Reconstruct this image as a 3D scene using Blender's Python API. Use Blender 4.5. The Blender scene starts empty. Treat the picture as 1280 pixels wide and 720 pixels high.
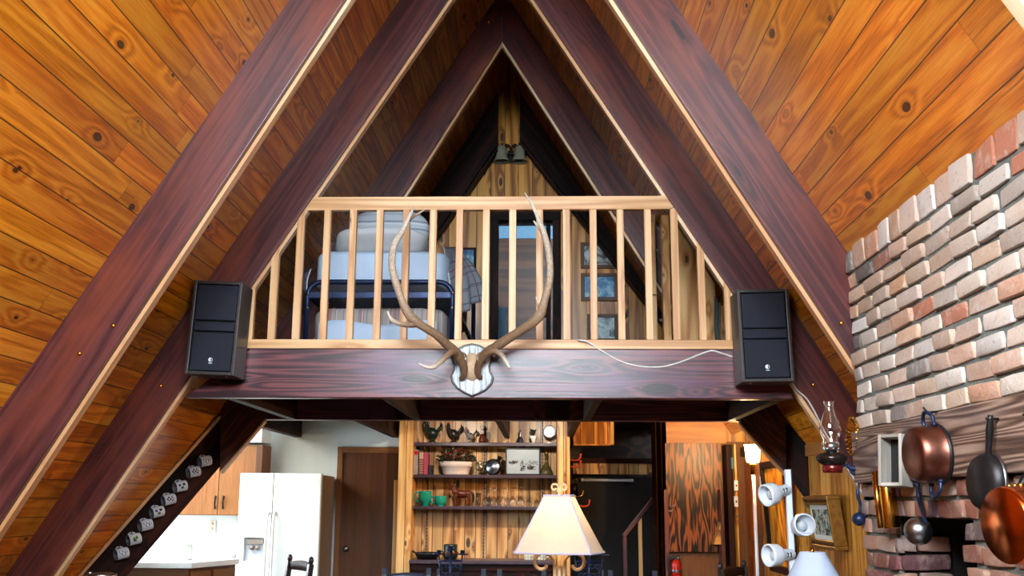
import bpy, bmesh, math, random
from mathutils import Vector as V, Matrix as M
random.seed(11)
S = bpy.context.scene
COL = S.collection
PI = math.pi
# ------------------------------------------------------------------ camera
ZB = 2.05                                   # underside of the loft beam
CAM = V((0.3083, 0.0, ZB - 0.584))
F_PX = 1292.64
_p, _y, _r = 0.2049, -0.0290, 0.0061
_f = V((math.sin(_y) * math.cos(_p), math.cos(_y) * math.cos(_p), math.sin(_p)))
_ri = V((math.cos(_y), -math.sin(_y), 0))
_up = _ri.cross(_f)
CR = _ri * math.cos(_r) + _up * math.sin(_r)
CU = _up * math.cos(_r) - _ri * math.sin(_r)
CF = _f


def ray(x, y):
    return CR * ((x - 640) / F_PX) - CU * ((y - 360) / F_PX) + CF


def at(x, y, Y):                            # point of the sight line that lies at depth Y
    d = ray(x, y)
    return CAM + d * ((Y - CAM.y) / d.y)


def atX(x, y, X):
    d = ray(x, y)
    return CAM + d * ((X - CAM.x) / d.x)


def atP(x, y, p, n):                        # ... on the plane through p with normal n
    d = ray(x, y)
    return CAM + d * ((V(p) - CAM).dot(V(n)) / d.dot(V(n)))


cd = bpy.data.cameras.new('camera')
cd.sensor_width = 36.0
cd.lens = 36.0 * F_PX / 1280.0
cd.clip_start = 0.05
cam = bpy.data.objects.new('camera', cd)
COL.objects.link(cam)
mm = M((CR, CU, -CF)).transposed().to_4x4()
mm.translation = CAM
cam.matrix_world = mm
S.camera = cam
S.view_settings.view_transform = 'Standard'
S.view_settings.look = 'None'
S.view_settings.gamma = 1.0
S.view_settings.use_curve_mapping = False

# house frame
YA, YB, YC, YD = 4.697, 5.885, 7.513, 9.198
ZR, SL = 5.45, 1.645                        # roof boards: z = ZR - SL*|x|
YG = 9.42                                   # loft gable wall
YK = 9.62                                   # wall of the ground floor
YF = -0.8                                   # glazed front gable
LZ = ZB + 0.286                             # loft floor
XK = 2.175                                  # right knee wall
XB = 1.72                                   # face of the brick chimney


def roofz(x):
    return ZR - SL * abs(x)


def roofx(z):
    return (ZR - z) / SL


# ------------------------------------------------------------------ mesh building
class MB:
    def __init__(s):
        s.v, s.f, s.g, s.sm = [], [], [], []

    def off(s):
        return V((random.uniform(0, 40), random.uniform(0, 40), random.uniform(0, 40)))

    def add(s, vs, fs, gs, smooth=False):
        b = len(s.v)
        s.v += [V(q) for q in vs]
        s.g += [V(q) for q in gs]
        s.f += [tuple(b + i for i in f) for f in fs]
        s.sm += [smooth] * len(fs)

    def box(s, lo, hi, mat=None, grain=None, plain=False):
        lo, hi = V(lo), V(hi)
        lo, hi = V(map(min, lo, hi)), V(map(max, lo, hi))
        d = hi - lo
        g = grain if grain is not None else max(range(3), key=lambda i: d[i])
        vs = [V((x, y, z)) for x in (lo.x, hi.x) for y in (lo.y, hi.y) for z in (lo.z, hi.z)]
        fs = [(0, 1, 3, 2), (4, 6, 7, 5), (0, 4, 5, 1), (2, 3, 7, 6), (0, 2, 6, 4), (1, 5, 7, 3)]
        o = V((0, 0, 0)) if plain else s.off()
        ax = [g] + [i for i in range(3) if i != g]
        gs = [V((q[ax[0]], q[ax[1]], q[ax[2]])) + o for q in vs]
        if mat is not None:
            vs = [mat @ q for q in vs]
        s.add(vs, fs, gs)
        return s

    def bar(s, a, b, w, h, up=(0, 0, 1)):
        a, b = V(a), V(b)
        t = b - a
        L = t.length
        t.normalize()
        u = V(up)
        x = t.cross(u)
        if x.length < 1e-5:
            x = t.cross(V((0, 1, 0)))
        x.normalize()
        z = x.cross(t)
        m = M((x, t, z)).transposed().to_4x4()
        m.translation = a
        return s.box((-w / 2, 0, -h / 2), (w / 2, L, h / 2), m, 1)

    def tube(s, pts, rad, n=10, cap=True, closed=False, norm=False):
        pts = [V(p) for p in pts]
        k = len(pts)
        if not isinstance(rad, (list, tuple)):
            rad = [rad] * k
        vs, fs, gs = [], [], []
        ref = None
        L = 0
        tot = sum((pts[i + 1] - pts[i]).length for i in range(k - 1)) or 1
        o = V((0, 0, 0)) if norm else s.off()
        for i, p in enumerate(pts):
            if closed:
                t = pts[(i + 1) % k] - pts[i - 1]
            else:
                t = pts[min(i + 1, k - 1)] - pts[max(i - 1, 0)]
            t.normalize()
            if ref is None:
                ref = V((0, 0, 1)) if abs(t.z) < 0.9 else V((1, 0, 0))
            x = t.cross(ref)
            x.normalize()
            z = x.cross(t)
            ref = z
            if i:
                L += (pts[i] - pts[i - 1]).length
            for j in range(n):
                a = 2 * PI * j / n
                r = rad[i]
                vs.append(p + x * (r * math.cos(a)) + z * (r * math.sin(a)))
                gs.append(V((L / tot if norm else L, r * math.cos(a), r * math.sin(a))) + o)
        m = k if closed else k - 1
        for i in range(m):
            for j in range(n):
                i2 = (i + 1) % k
                fs.append((i * n + j, i * n + (j + 1) % n, i2 * n + (j + 1) % n, i2 * n + j))
        s.add(vs, fs, gs, True)
        if cap and not closed:
            b = len(s.v) - k * n
            s.f += [tuple(b + j for j in range(n))[::-1], tuple(b + (k - 1) * n + j for j in range(n))]
            s.sm += [False, False]
        return s

    def lathe(s, prof, org=(0, 0, 0), axis=(0, 0, 1), n=24, wob=None, smooth=True):
        """prof = [(radius, height)] turned about axis through org"""
        ax = V(axis).normalized()
        x = ax.orthogonal().normalized()
        y = ax.cross(x)
        org = V(org)
        k = len(prof)
        vs, fs, gs = [], [], []
        o = s.off()
        for i, (r, h) in enumerate(prof):
            for j in range(n):
                a = 2 * PI * j / n
                rr = max(r, 1e-4)
                if wob:
                    rr *= wob(i, a)
                vs.append(org + ax * h + x * (rr * math.cos(a)) + y * (rr * math.sin(a)))
                gs.append(V((h, rr * math.cos(a), rr * math.sin(a))) + o)
        for i in range(k - 1):
            for j in range(n):
                fs.append((i * n + j, i * n + (j + 1) % n, (i + 1) * n + (j + 1) % n, (i + 1) * n + j))
        s.add(vs, fs, gs, smooth)
        return s

    def ball(s, c, r, n=16, m=10, rot=None):
        c = V(c)
        r = V((r, r, r)) if isinstance(r, (int, float)) else V(r)
        vs, fs, gs = [], [], []
        o = s.off()
        for i in range(m + 1):
            th = PI * i / m
            for j in range(n):
                a = 2 * PI * j / n
                q = V((r.x * math.sin(th) * math.cos(a), r.y * math.sin(th) * math.sin(a), r.z * math.cos(th)))
                if i in (0, m):
                    q += V((1e-5 * math.cos(a), 1e-5 * math.sin(a), 0))
                if rot is not None:
                    q = rot @ q
                vs.append(c + q)
                gs.append(q + o)
        for i in range(m):
            for j in range(n):
                fs.append((i * n + j, (i + 1) * n + j, (i + 1) * n + (j + 1) % n, i * n + (j + 1) % n))
        s.add(vs, fs, gs, True)
        return s

    def prism(s, poly, ext, grain=None):
        """poly: list of 3-D points of a flat outline; ext: extrusion vector; grain: direction of the grain"""
        poly = [V(p) for p in poly]
        ext = V(ext)
        k = len(poly)
        vs = poly + [p + ext for p in poly]
        n = V((0, 0, 0))
        for i in range(k):
            n += poly[i].cross(poly[(i + 1) % k])
        fl = n.dot(ext) > 0
        a, b = tuple(range(k)), tuple(range(k, 2 * k))
        fs = [a[::-1] if fl else a, b if fl else b[::-1]]
        for i in range(k):
            j = (i + 1) % k
            q = (i, j, k + j, k + i)
            fs.append(q if fl else q[::-1])
        g = V(grain).normalized() if grain is not None else (poly[1] - poly[0]).normalized()
        e = ext.normalized()
        c = e.cross(g)
        if c.length < 1e-4:
            c = e.orthogonal()
        c.normalize()
        o = s.off()
        s.add(vs, fs, [V((q.dot(g), q.dot(c), q.dot(e))) + o for q in vs])
        return s

    def poly(s, pts, g=None):
        pts = [V(p) for p in pts]
        s.add(pts, [tuple(range(len(pts)))], g or [V(p) for p in pts])
        return s

    def grid(s, fn, nu, nv, smooth=True, gfn=None):
        vs = [V(fn(i / nu, j / nv)) for i in range(nu + 1) for j in range(nv + 1)]
        gs = [V(gfn(i / nu, j / nv)) for i in range(nu + 1) for j in range(nv + 1)] if gfn else vs
        fs = [(i * (nv + 1) + j, (i + 1) * (nv + 1) + j, (i + 1) * (nv + 1) + j + 1, i * (nv + 1) + j + 1) for i in range(nu) for j in range(nv)]
        s.add(vs, fs, gs, smooth)
        return s

    def obj(s, name, mat, parent=None, bevel=0.0, solid=0.0, sub=0, label=None, cat=None, group=None, kind=None):
        me = bpy.data.meshes.new(name)
        me.from_pydata([tuple(q) for q in s.v], [], s.f)
        at_ = me.attributes.new('gc', 'FLOAT_VECTOR', 'POINT')
        at_.data.foreach_set('vector', [c for q in s.g for c in q])
        me.polygons.foreach_set('use_smooth', s.sm)
        me.materials.append(mat)
        me.update()
        o = bpy.data.objects.new(name, me)
        COL.objects.link(o)
        if solid:
            md = o.modifiers.new('solid', 'SOLIDIFY')
            md.thickness = solid
            md.offset = 0
        if bevel:
            md = o.modifiers.new('bevel', 'BEVEL')
            md.width = bevel
            md.segments = 2
            md.limit_method = 'ANGLE'
            md.angle_limit = 0.6
        if sub:
            md = o.modifiers.new('sub', 'SUBSURF')
            md.levels = sub
            md.render_levels = sub
        if parent is not None:
            o.parent = parent
            q = parent
            w = M.Identity(4)
            while q is not None:            # meshes are built in world space
                w = w @ M.Translation(-V(q.get('_o', (0, 0, 0)))) if q.parent is None else w
                q = q.parent
            o.matrix_parent_inverse = w if parent.parent is None else M.Identity(4)
        tag(o, label, cat, group, kind)
        return o


def tag(o, label=None, cat=None, group=None, kind=None):
    if label:
        o['label'] = label
    if cat:
        o['category'] = cat
    if group:
        o['group'] = group
    if kind:
        o['kind'] = kind


def thing(name, label, cat, loc, group=None):
    o = bpy.data.objects.new(name, None)
    COL.objects.link(o)
    o.location = loc
    o['_o'] = tuple(loc)
    tag(o, label, cat, group)
    return o


def dup(root, loc, label, rz=0.0, group=None, scale=1.0):
    r = root.copy()
    COL.objects.link(r)
    r.location = loc
    r.rotation_euler = (0, 0, rz)
    r.scale = (scale,) * 3
    r['label'] = label
    if group:
        r['group'] = group

    def rec(src, dst):
        for c in [q for q in bpy.data.objects if q.parent is src]:
            d = c.copy()
            COL.objects.link(d)
            d.parent = dst
            d.matrix_parent_inverse = c.matrix_parent_inverse.copy()
            rec(c, d)
    rec(root, r)
    return r


def struct(mb, name, mat, **k):
    return mb.obj(name, mat, kind='structure', **k)


def clip(poly, n, d):
    """keep the part of a 2-D polygon where n.p <= d"""
    out = []
    for i in range(len(poly)):
        a, b = poly[i], poly[(i + 1) % len(poly)]
        da, db = n[0] * a[0] + n[1] * a[1] - d, n[0] * b[0] + n[1] * b[1] - d
        if da <= 0:
            out.append(a)
        if da * db < 0:
            t = da / (da - db)
            out.append((a[0] + (b[0] - a[0]) * t, a[1] + (b[1] - a[1]) * t))
    return out


def spline(pts, k=6):
    """Catmull-Rom through a list of vectors"""
    P = [V(p) for p in pts]
    P = [P[0] * 2 - P[1]] + P + [P[-1] * 2 - P[-2]]
    out = []
    for i in range(1, len(P) - 2):
        a, b, c, d = P[i - 1:i + 3]
        for j in range(k):
            t = j / k
            out.append(0.5 * ((2 * b) + (c - a) * t + (2 * a - 5 * b + 4 * c - d) * t * t + (3 * b - a - 3 * c + d) * t ** 3))
    out.append(P[-2])
    return out


def lerps(vals, n):
    out = []
    for i in range(n):
        t = i / (n - 1) * (len(vals) - 1)
        k = min(int(t), len(vals) - 2)
        out.append(vals[k] + (vals[k + 1] - vals[k]) * (t - k))
    return out


# ------------------------------------------------------------------ materials
def lin(c):
    return tuple(((v / 255) / 12.92 if v / 255 <= 0.04045 else ((v / 255 + 0.055) / 1.055) ** 2.4) for v in c) + (1.0,)


class NT:
    def __init__(s, name):
        s.m = bpy.data.materials.new(name)
        s.m.use_nodes = True
        s.t = s.m.node_tree
        s.b = s.t.nodes['Principled BSDF']
        s.out = s.t.nodes['Material Output']

    def n(s, ty, **k):
        nd = s.t.nodes.new(ty)
        for a, v in k.items():
            setattr(nd, a, v)
        return nd

    def set(s, sock, v):
        if isinstance(v, bpy.types.NodeSocket):
            s.t.links.new(v, sock)
        else:
            sock.default_value = v

    def math(s, op, a, b=0.0, c=None, clamp=False):
        nd = s.n('ShaderNodeMath', operation=op, use_clamp=clamp)
        s.set(nd.inputs[0], a)
        s.set(nd.inputs[1], b)
        if c is not None:
            s.set(nd.inputs[2], c)
        return nd.outputs[0]

    def mix(s, f, a, b, mode='MIX'):
        nd = s.n('ShaderNodeMix', data_type='RGBA', blend_type=mode)
        s.set(nd.inputs[0], f)
        s.set(nd.inputs[6], a)
        s.set(nd.inputs[7], b)
        return nd.outputs[2]

    def ramp(s, f, stops):
        nd = s.n('ShaderNodeValToRGB')
        e = nd.color_ramp.elements
        while len(e) < len(stops):
            e.new(0.5)
        for el, (p, c) in zip(e, stops):
            el.position = p
            el.color = c if len(c) == 4 else tuple(c) + (1,)
        s.set(nd.inputs[0], f)
        return nd.outputs[0]

    def gc(s):
        return s.n('ShaderNodeAttribute', attribute_name='gc').outputs['Vector']

    def scale(s, v, k):
        nd = s.n('ShaderNodeVectorMath', operation='MULTIPLY')
        s.set(nd.inputs[0], v)
        nd.inputs[1].default_value = k
        return nd.outputs[0]

    def noise(s, v, sc=1.0, det=2.0, rough=0.5, dist=0.0):
        nd = s.n('ShaderNodeTexNoise')
        s.set(nd.inputs['Vector'], v)
        nd.inputs['Scale'].default_value = sc
        nd.inputs['Detail'].default_value = det
        nd.inputs['Roughness'].default_value = rough
        nd.inputs['Distortion'].default_value = dist
        return nd.outputs[0]

    def bump(s, h, st=0.3, dist=0.01):
        nd = s.n('ShaderNodeBump')
        nd.inputs['Strength'].default_value = st
        nd.inputs['Distance'].default_value = dist
        s.set(nd.inputs['Height'], h)
        s.t.links.new(nd.outputs[0], s.b.inputs['Normal'])

    def done(s, col=None, rough=0.5, metal=0.0, spec=0.5, coat=0.0, **k):
        if col is not None:
            s.set(s.b.inputs['Base Color'], col)
        s.set(s.b.inputs['Roughness'], rough)
        s.set(s.b.inputs['Metallic'], metal)
        s.set(s.b.inputs['Specular IOR Level'], spec)
        s.set(s.b.inputs['Coat Weight'], coat)
        s.b.inputs['Coat Roughness'].default_value = 0.2
        for a, v in k.items():
            s.set(s.b.inputs[a.replace('_', ' ')], v)
        return s.m


def wood(name, c, plank=0.0, gap=0.004, knots=(2.2, 4.5), knot=0.09, keep=0.5, ring=26.0, stretch=(0.5, 6.0), rough=0.4, vary=0.5,
         streak=0.35, ringw=0.5, low=0.35, coat=0.0, bump=0.25, butt=3.2, knotc=(0.02, 0.006, 0.002, 1), spec=0.5, huevar=0.0, blot=None):
    """grain runs along gc.x; plank = board width across gc.y (0: one board)"""
    t = NT(name)
    g = t.gc()
    sp = t.n('ShaderNodeSeparateXYZ')
    t.set(sp.inputs[0], g)
    u, v, w = sp.outputs
    rnd = None
    gapm = None
    if plank:
        q = t.math('DIVIDE', v, plank)
        idx = t.math('FLOOR', q)
        fr = t.math('FRACT', q)
        wn = t.n('ShaderNodeTexWhiteNoise', noise_dimensions='1D')
        t.set(wn.inputs['W'], idx)
        r0 = wn.outputs['Value']
        edge = t.math('MINIMUM', fr, t.math('SUBTRACT', 1.0, fr))
        gapm = t.math('LESS_THAN', edge, gap / plank)
        if butt:
            uu = t.math('DIVIDE', t.math('ADD', u, t.math('MULTIPLY', r0, 97.0)), butt)
            ui = t.math('FLOOR', uu)
            uf = t.math('FRACT', uu)
            gapm = t.math('MAXIMUM', gapm, t.math('LESS_THAN', uf, gap * 0.7 / butt))
            wn2 = t.n('ShaderNodeTexWhiteNoise', noise_dimensions='2D')
            cb = t.n('ShaderNodeCombineXYZ')
            t.set(cb.inputs[0], idx)
            t.set(cb.inputs[1], ui)
            t.set(wn2.inputs['Vector'], cb.outputs[0])
            rnd = wn2.outputs['Value']
        else:
            rnd = r0
        cb = t.n('ShaderNodeCombineXYZ')
        t.set(cb.inputs[0], t.math('ADD', u, t.math('MULTIPLY', rnd, 53.0)))
        t.set(cb.inputs[1], t.math('ADD', v, t.math('MULTIPLY', rnd, 7.0)))
        t.set(cb.inputs[2], w)
        P = cb.outputs[0]
    else:
        P = g
    field = t.noise(t.scale(P, (stretch[0], stretch[1], stretch[1])), 1.0, 2.0, 0.45)
    vo = t.n('ShaderNodeTexVoronoi', voronoi_dimensions='2D')
    t.set(vo.inputs['Vector'], t.scale(P, (knots[0], knots[1], 1)))
    vo.inputs['Scale'].default_value = 1.0
    d = vo.outputs['Distance']
    sc = t.n('ShaderNodeSeparateColor')
    t.set(sc.inputs[0], vo.outputs['Color'])
    have = t.math('LESS_THAN', sc.outputs[0], keep)
    near = t.math('MULTIPLY', t.math('POWER', t.math('SUBTRACT', 1.0, t.math('DIVIDE', d, 0.42), clamp=True), 2.0), have)
    field = t.math('ADD', field, t.math('MULTIPLY', near, 0.30))
    rings = t.math('MULTIPLY_ADD', t.math('SINE', t.math('MULTIPLY', field, ring)), 0.5, 0.5)
    fine = t.noise(t.scale(P, (4.0, 130.0, 130.0)), 1.0, 3.0, 0.6)
    lowf = t.noise(t.scale(P, (0.9, 5.0, 5.0)), 1.0, 2.0, 0.5)
    val = t.math('ADD', t.math('MULTIPLY', rings, ringw), t.math('ADD', t.math('MULTIPLY', fine, streak), t.math('MULTIPLY', lowf, low)))
    val = t.math('DIVIDE', val, ringw + streak + low)
    col = t.ramp(val, [(0.25, c[0]), (0.5, c[1]), (0.78, c[2])])
    if blot is not None:
        bl = t.noise(t.scale(P, (1.3, 4.0, 4.0)), 1.0, 3.0, 0.65)
        col = t.mix(t.math('MULTIPLY', t.math('SUBTRACT', bl, 0.5), 4.0, clamp=True), col, blot)
    if keep > 0:
        kr = t.math('MULTIPLY', sc.outputs[1], knot)
        km = t.math('MULTIPLY', t.math('LESS_THAN', d, kr), have)
        halo = t.math('MULTIPLY', t.math('SUBTRACT', 1.0, t.math('DIVIDE', d, knot * 2.0), clamp=True), have)
        col = t.mix(t.math('MULTIPLY', halo, 0.5), col, c[0])
        col = t.mix(t.math('MULTIPLY', km, 0.85), col, knotc)
    if rnd is not None:
        hv = t.n('ShaderNodeHueSaturation')
        t.set(hv.inputs['Color'], col)
        t.set(hv.inputs['Value'], t.math('MULTIPLY_ADD', rnd, vary, 1.0 - vary / 2))
        if huevar:
            t.set(hv.inputs['Hue'], t.math('MULTIPLY_ADD', t.math('FRACT', t.math('MULTIPLY', rnd, 7.3)), huevar, 0.5 - huevar / 2))
        col = hv.outputs[0]
    h = t.math('MULTIPLY', t.math('ADD', rings, fine), 0.08)
    if gapm is not None:
        col = t.mix(t.math('MULTIPLY', gapm, 0.88), col, (0.008, 0.003, 0.001, 1))
        h = t.math('SUBTRACT', h, gapm)
    t.bump(h, bump, 0.006)
    return t.done(col, rough, spec=spec, coat=coat)


def plain(name, c, rough=0.5, metal=0.0, var=0.15, sc=30.0, spec=0.5, coat=0.0, bump=0.0, **k):
    t = NT(name)
    g = t.gc()
    nz = t.noise(g, sc, 4.0, 0.6)
    c = lin(c)
    col = t.ramp(nz, [(0.3, tuple(x * (1 - var) for x in c[:3])), (0.7, tuple(min(1, x * (1 + var)) for x in c[:3]))])
    if bump:
        t.bump(nz, bump, 0.004)
    return t.done(col, rough, metal, spec, coat, **k)


MT = {}
MT['ceil'] = wood('varnished_pine_boards', [lin((164, 80, 8)), lin((226, 130, 20)), lin((250, 176, 58))], plank=0.119, gap=0.0026, rough=0.36, vary=0.35,
                  ring=44, keep=0.6, knot=0.08, coat=0.1, bump=0.3, huevar=0.012, stretch=(0.45, 7.0), streak=0.55, ringw=0.22, low=0.3)
MT['rafter'] = wood('dark_stained_fir', [lin((44, 20, 23)), lin((80, 39, 41)), lin((122, 64, 58))], rough=0.34, ring=40, keep=0.35, knot=0.10, stretch=(0.4, 10.0),
                    knotc=(0.004, 0.002, 0.002, 1), bump=0.15, knots=(1.1, 5.0), streak=0.6, spec=0.6, ringw=0.3, low=0.45, blot=lin((126, 60, 42)))
MT['beam'] = wood('stained_beam_with_sheen', [lin((34, 14, 18)), lin((82, 38, 48)), lin((128, 68, 68))], rough=0.34, ring=60, keep=0.55, knot=0.16, stretch=(0.4, 11.0),
                  knotc=(0.004, 0.002, 0.002, 1), bump=0.3, knots=(1.5, 5.5), streak=0.5, spec=0.55, ringw=0.55, blot=lin((96, 60, 98)))  # purple blotches paint a bluish daylight sheen into the wood
MT['rough'] = wood('rough_sawn_brown', [lin((34, 14, 10)), lin((70, 32, 24)), lin((104, 54, 42))], rough=0.5, ring=70, keep=0.2, stretch=(0.8, 9.0), bump=0.9)
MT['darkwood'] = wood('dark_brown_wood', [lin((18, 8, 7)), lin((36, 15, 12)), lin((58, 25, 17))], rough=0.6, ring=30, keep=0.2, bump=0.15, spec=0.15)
MT['strip'] = wood('pale_edge_strip', [lin((196, 140, 92)), lin((226, 178, 132)), lin((246, 214, 178))], rough=0.45, keep=0.0, ring=12, bump=0.1)
MT['rail'] = wood('pale_fir_rail', [lin((190, 132, 78)), lin((216, 164, 110)), lin((234, 190, 140))], rough=0.45, keep=0.12, knot=0.05, ring=22, stretch=(0.5, 14), bump=0.1, knots=(1.5, 9))
MT['pine'] = wood('knotty_pine_panel', [lin((150, 94, 40)), lin((212, 154, 84)), lin((238, 194, 128))], plank=0.098, gap=0.0035, rough=0.42, vary=0.4, ring=26, keep=0.5, knot=0.16,
                  stretch=(0.55, 7.0), butt=0, knots=(3.2, 7.5), bump=0.4, coat=0.1)
MT['pinegold'] = wood('golden_pine_panel', [lin((144, 80, 14)), lin((212, 136, 42)), lin((240, 176, 80))], plank=0.13, gap=0.003, rough=0.36, vary=0.3, ring=24, keep=0.45, knot=0.13,
                      stretch=(0.5, 6.0), butt=0, knots=(2.6, 6.5), bump=0.35, coat=0.15)
MT['pineboard'] = wood('plain_pine_board', [lin((184, 118, 54)), lin((228, 168, 94)), lin((244, 200, 134))], rough=0.45, ring=24, keep=0.4, knot=0.1, stretch=(0.5, 8), bump=0.15, knots=(3.5, 8))
MT['door'] = wood('brown_veneer_door', [lin((64, 34, 14)), lin((86, 48, 21)), lin((108, 63, 30))], rough=0.42, ring=14, keep=0.0, stretch=(0.35, 14), streak=0.7, ringw=0.2, bump=0.06, spec=0.35)
MT['orange'] = wood('orange_cedar_door', [lin((172, 70, 14)), lin((228, 112, 32)), lin((246, 150, 62))], rough=0.32, ring=20, keep=0.1, stretch=(0.4, 10), bump=0.08, coat=0.2)
MT['cabinet'] = wood('oak_cabinet', [lin((84, 48, 20)), lin((122, 76, 36)), lin((150, 98, 52))], rough=0.5, ring=14, keep=0.0, stretch=(0.8, 20), streak=1.0, ringw=0.1, low=0.5, bump=0.1, spec=0.3)
MT['plywood'] = wood('tiger_grain_plywood', [lin((26, 11, 5)), lin((100, 54, 20)), lin((150, 86, 38))], rough=0.36, ring=52, keep=0.0, stretch=(1.5, 11.0), ringw=1.2, streak=0.15, low=0.12, bump=0.03, spec=0.3)
MT['plyplain'] = wood('plain_plywood', [lin((150, 86, 30)), lin((186, 116, 48)), lin((206, 138, 66))], rough=0.45, ring=16, keep=0.0, stretch=(0.8, 8), bump=0.05)
MT['mantle'] = wood('grey_weathered_timber', [lin((60, 40, 32)), lin((124, 96, 80)), lin((176, 150, 132))], rough=0.6, ring=150, keep=0.15, knot=0.2, stretch=(0.3, 8.0), bump=0.9, knots=(1.2, 3.5), streak=0.5, low=0.3,
                    blot=lin((70, 66, 78)))
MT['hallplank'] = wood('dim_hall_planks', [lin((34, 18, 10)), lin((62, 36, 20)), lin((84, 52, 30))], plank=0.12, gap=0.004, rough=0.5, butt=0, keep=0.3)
MT['floor'] = wood('oak_floor', [lin((50, 28, 14)), lin((80, 48, 26)), lin((100, 64, 38))], plank=0.09, gap=0.002, rough=0.3, keep=0.0)
MT['white'] = plain('white_enamel', (240, 244, 240), 0.25, var=0.02, sc=6)
MT['wallwhite'] = plain('white_plaster', (226, 232, 226), 0.8, var=0.03, sc=8, bump=0.05)
MT['counter'] = plain('white_laminate', (240, 242, 240), 0.3, var=0.02)
MT['black'] = plain('black_paint', (14, 13, 15), 0.45)
MT['blackiron'] = plain('black_iron', (22, 22, 26), 0.4, 0.6, var=0.3)
MT['blueiron'] = plain('blue_black_iron', (30, 44, 78), 0.4, 0.5, var=0.3)
MT['navy'] = plain('dark_navy_cloth', (8, 15, 34), 0.75, var=0.2, sc=400)
MT['cabgrey'] = plain('dark_grey_veneer', (52, 46, 44), 0.4, var=0.2)
MT['brass'] = plain('brass', (206, 150, 62), 0.22, 1.0, var=0.15)
MT['gold'] = plain('antique_gold', (150, 108, 46), 0.4, 0.7, var=0.3)
MT['steel'] = plain('brushed_steel', (150, 152, 156), 0.3, 1.0, var=0.1)
MT['pewter'] = plain('pewter', (150, 158, 166), 0.28, 1.0, var=0.25)
MT['copper'] = plain('polished_copper', (206, 108, 52), 0.2, 1.0, var=0.25, sc=12)
MT['oldcopper'] = plain('tarnished_copper', (128, 84, 70), 0.36, 1.0, var=0.35, sc=14, bump=0.15)
MT['castiron'] = plain('seasoned_cast_iron', (26, 26, 28), 0.42, 0.4, var=0.3)
MT['teal'] = plain('teal_glaze', (20, 150, 128), 0.18, var=0.1)
MT['red'] = plain('red_paint', (178, 26, 18), 0.25, var=0.1)
MT['redplastic'] = plain('orange_red_plastic', (206, 62, 40), 0.35)
MT['cream'] = plain('cream_metal', (214, 176, 132), 0.35, var=0.2)
MT['plasticwhite'] = plain('white_plastic', (226, 232, 240), 0.35, var=0.02)
MT['cable'] = plain('white_cable', (226, 220, 214), 0.5)
MT['mortar'] = plain('grey_mortar', (112, 116, 110), 0.9, var=0.25, sc=60, bump=0.5)
MT['bone'] = plain('tan_hide', (196, 162, 128), 0.6, var=0.12, sc=40)
MT['paper'] = plain('ivory_paper', (226, 224, 214), 0.7, var=0.04)
MT['void'] = plain('soot_and_shade_black', (9, 7, 7), 0.7)  # soot in the firebox, painted darkness in the stair opening
MT['brownhorse'] = plain('brown_glazed_clay', (92, 36, 18), 0.3, var=0.3, sc=20)
MT['greenblack'] = plain('dark_green_glaze', (22, 40, 34), 0.3, var=0.4, sc=30)
MT['blueshelf'] = plain('purple_brown_shelf', (66, 48, 60), 0.35, var=0.25, sc=20)
MT['chairdark'] = plain('dark_stained_chair', (40, 26, 26), 0.35, var=0.25)
MT['chairsheen'] = plain('dark_chair_blue_sheen', (44, 54, 74), 0.35, var=0.25)  # blue daylight sheen painted into the dark chair colour
MT['potwhite'] = plain('pale_pink_pot', (226, 208, 198), 0.5, var=0.05)
MT['leaf'] = plain('dark_leaf', (30, 44, 22), 0.5, var=0.5, sc=80)
MT['flower'] = plain('red_flower', (150, 26, 28), 0.5, var=0.4, sc=50)
MT['flowerpale'] = plain('pale_flower', (206, 176, 170), 0.5, var=0.3, sc=50)


def mat_glass(name, tint=(1, 1, 1), amt=0.82, rough=0.03):
    t = NT(name)
    tr = t.n('ShaderNodeBsdfTransparent')
    tr.inputs[0].default_value = tuple(tint) + (1,)
    gl = t.n('ShaderNodeBsdfGlossy')
    gl.inputs['Roughness'].default_value = rough
    lw = t.n('ShaderNodeLayerWeight')
    lw.inputs[0].default_value = 0.35
    mx = t.n('ShaderNodeMixShader')
    t.set(mx.inputs[0], t.math('MULTIPLY_ADD', lw.outputs['Facing'], 0.95, 1 - amt - 0.06, clamp=True))
    t.t.links.new(tr.outputs[0], mx.inputs[1])
    t.t.links.new(gl.outputs[0], mx.inputs[2])
    t.t.links.new(mx.outputs[0], t.out.inputs[0])
    return t.m


MT['glass'] = mat_glass('clear_glass')
MT['jar'] = mat_glass('greenish_glass', (0.85, 0.95, 0.9), 0.7)


def mat_brick():
    t = NT('tumbled_brick')
    geo = t.n('ShaderNodeNewGeometry')
    r = geo.outputs['Random Per Island']
    col = t.ramp(r, [(0.0, lin((200, 146, 116))), (0.14, lin((212, 196, 180))), (0.27, lin((186, 154, 134))), (0.38, lin((224, 218, 212))),
                     (0.5, lin((204, 158, 124))), (0.6, lin((176, 164, 154))), (0.7, lin((200, 172, 148))), (0.8, lin((216, 206, 196))), (0.9, lin((108, 98, 96))), (0.96, lin((190, 126, 100)))])
    g = t.gc()
    n1 = t.noise(g, 14, 4, 0.65)
    n2 = t.noise(g, 70, 3, 0.6)
    col = t.mix(t.math('MULTIPLY', t.math('SUBTRACT', n1, 0.52, clamp=True), 3.0, clamp=True), col, lin((214, 204, 196)))
    col = t.mix(t.math('MULTIPLY', t.math('SUBTRACT', 0.42, n1, clamp=True), 2.5, clamp=True), col, lin((188, 138, 114)))
    col = t.mix(t.math('MULTIPLY', t.math('SUBTRACT', n2, 0.6, clamp=True), 3.0, clamp=True), col, lin((70, 60, 56)))
    t.bump(t.math('ADD', n1, n2), 0.6, 0.006)
    return t.done(col, 0.85, spec=0.25)


MT['brick'] = mat_brick()


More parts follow.
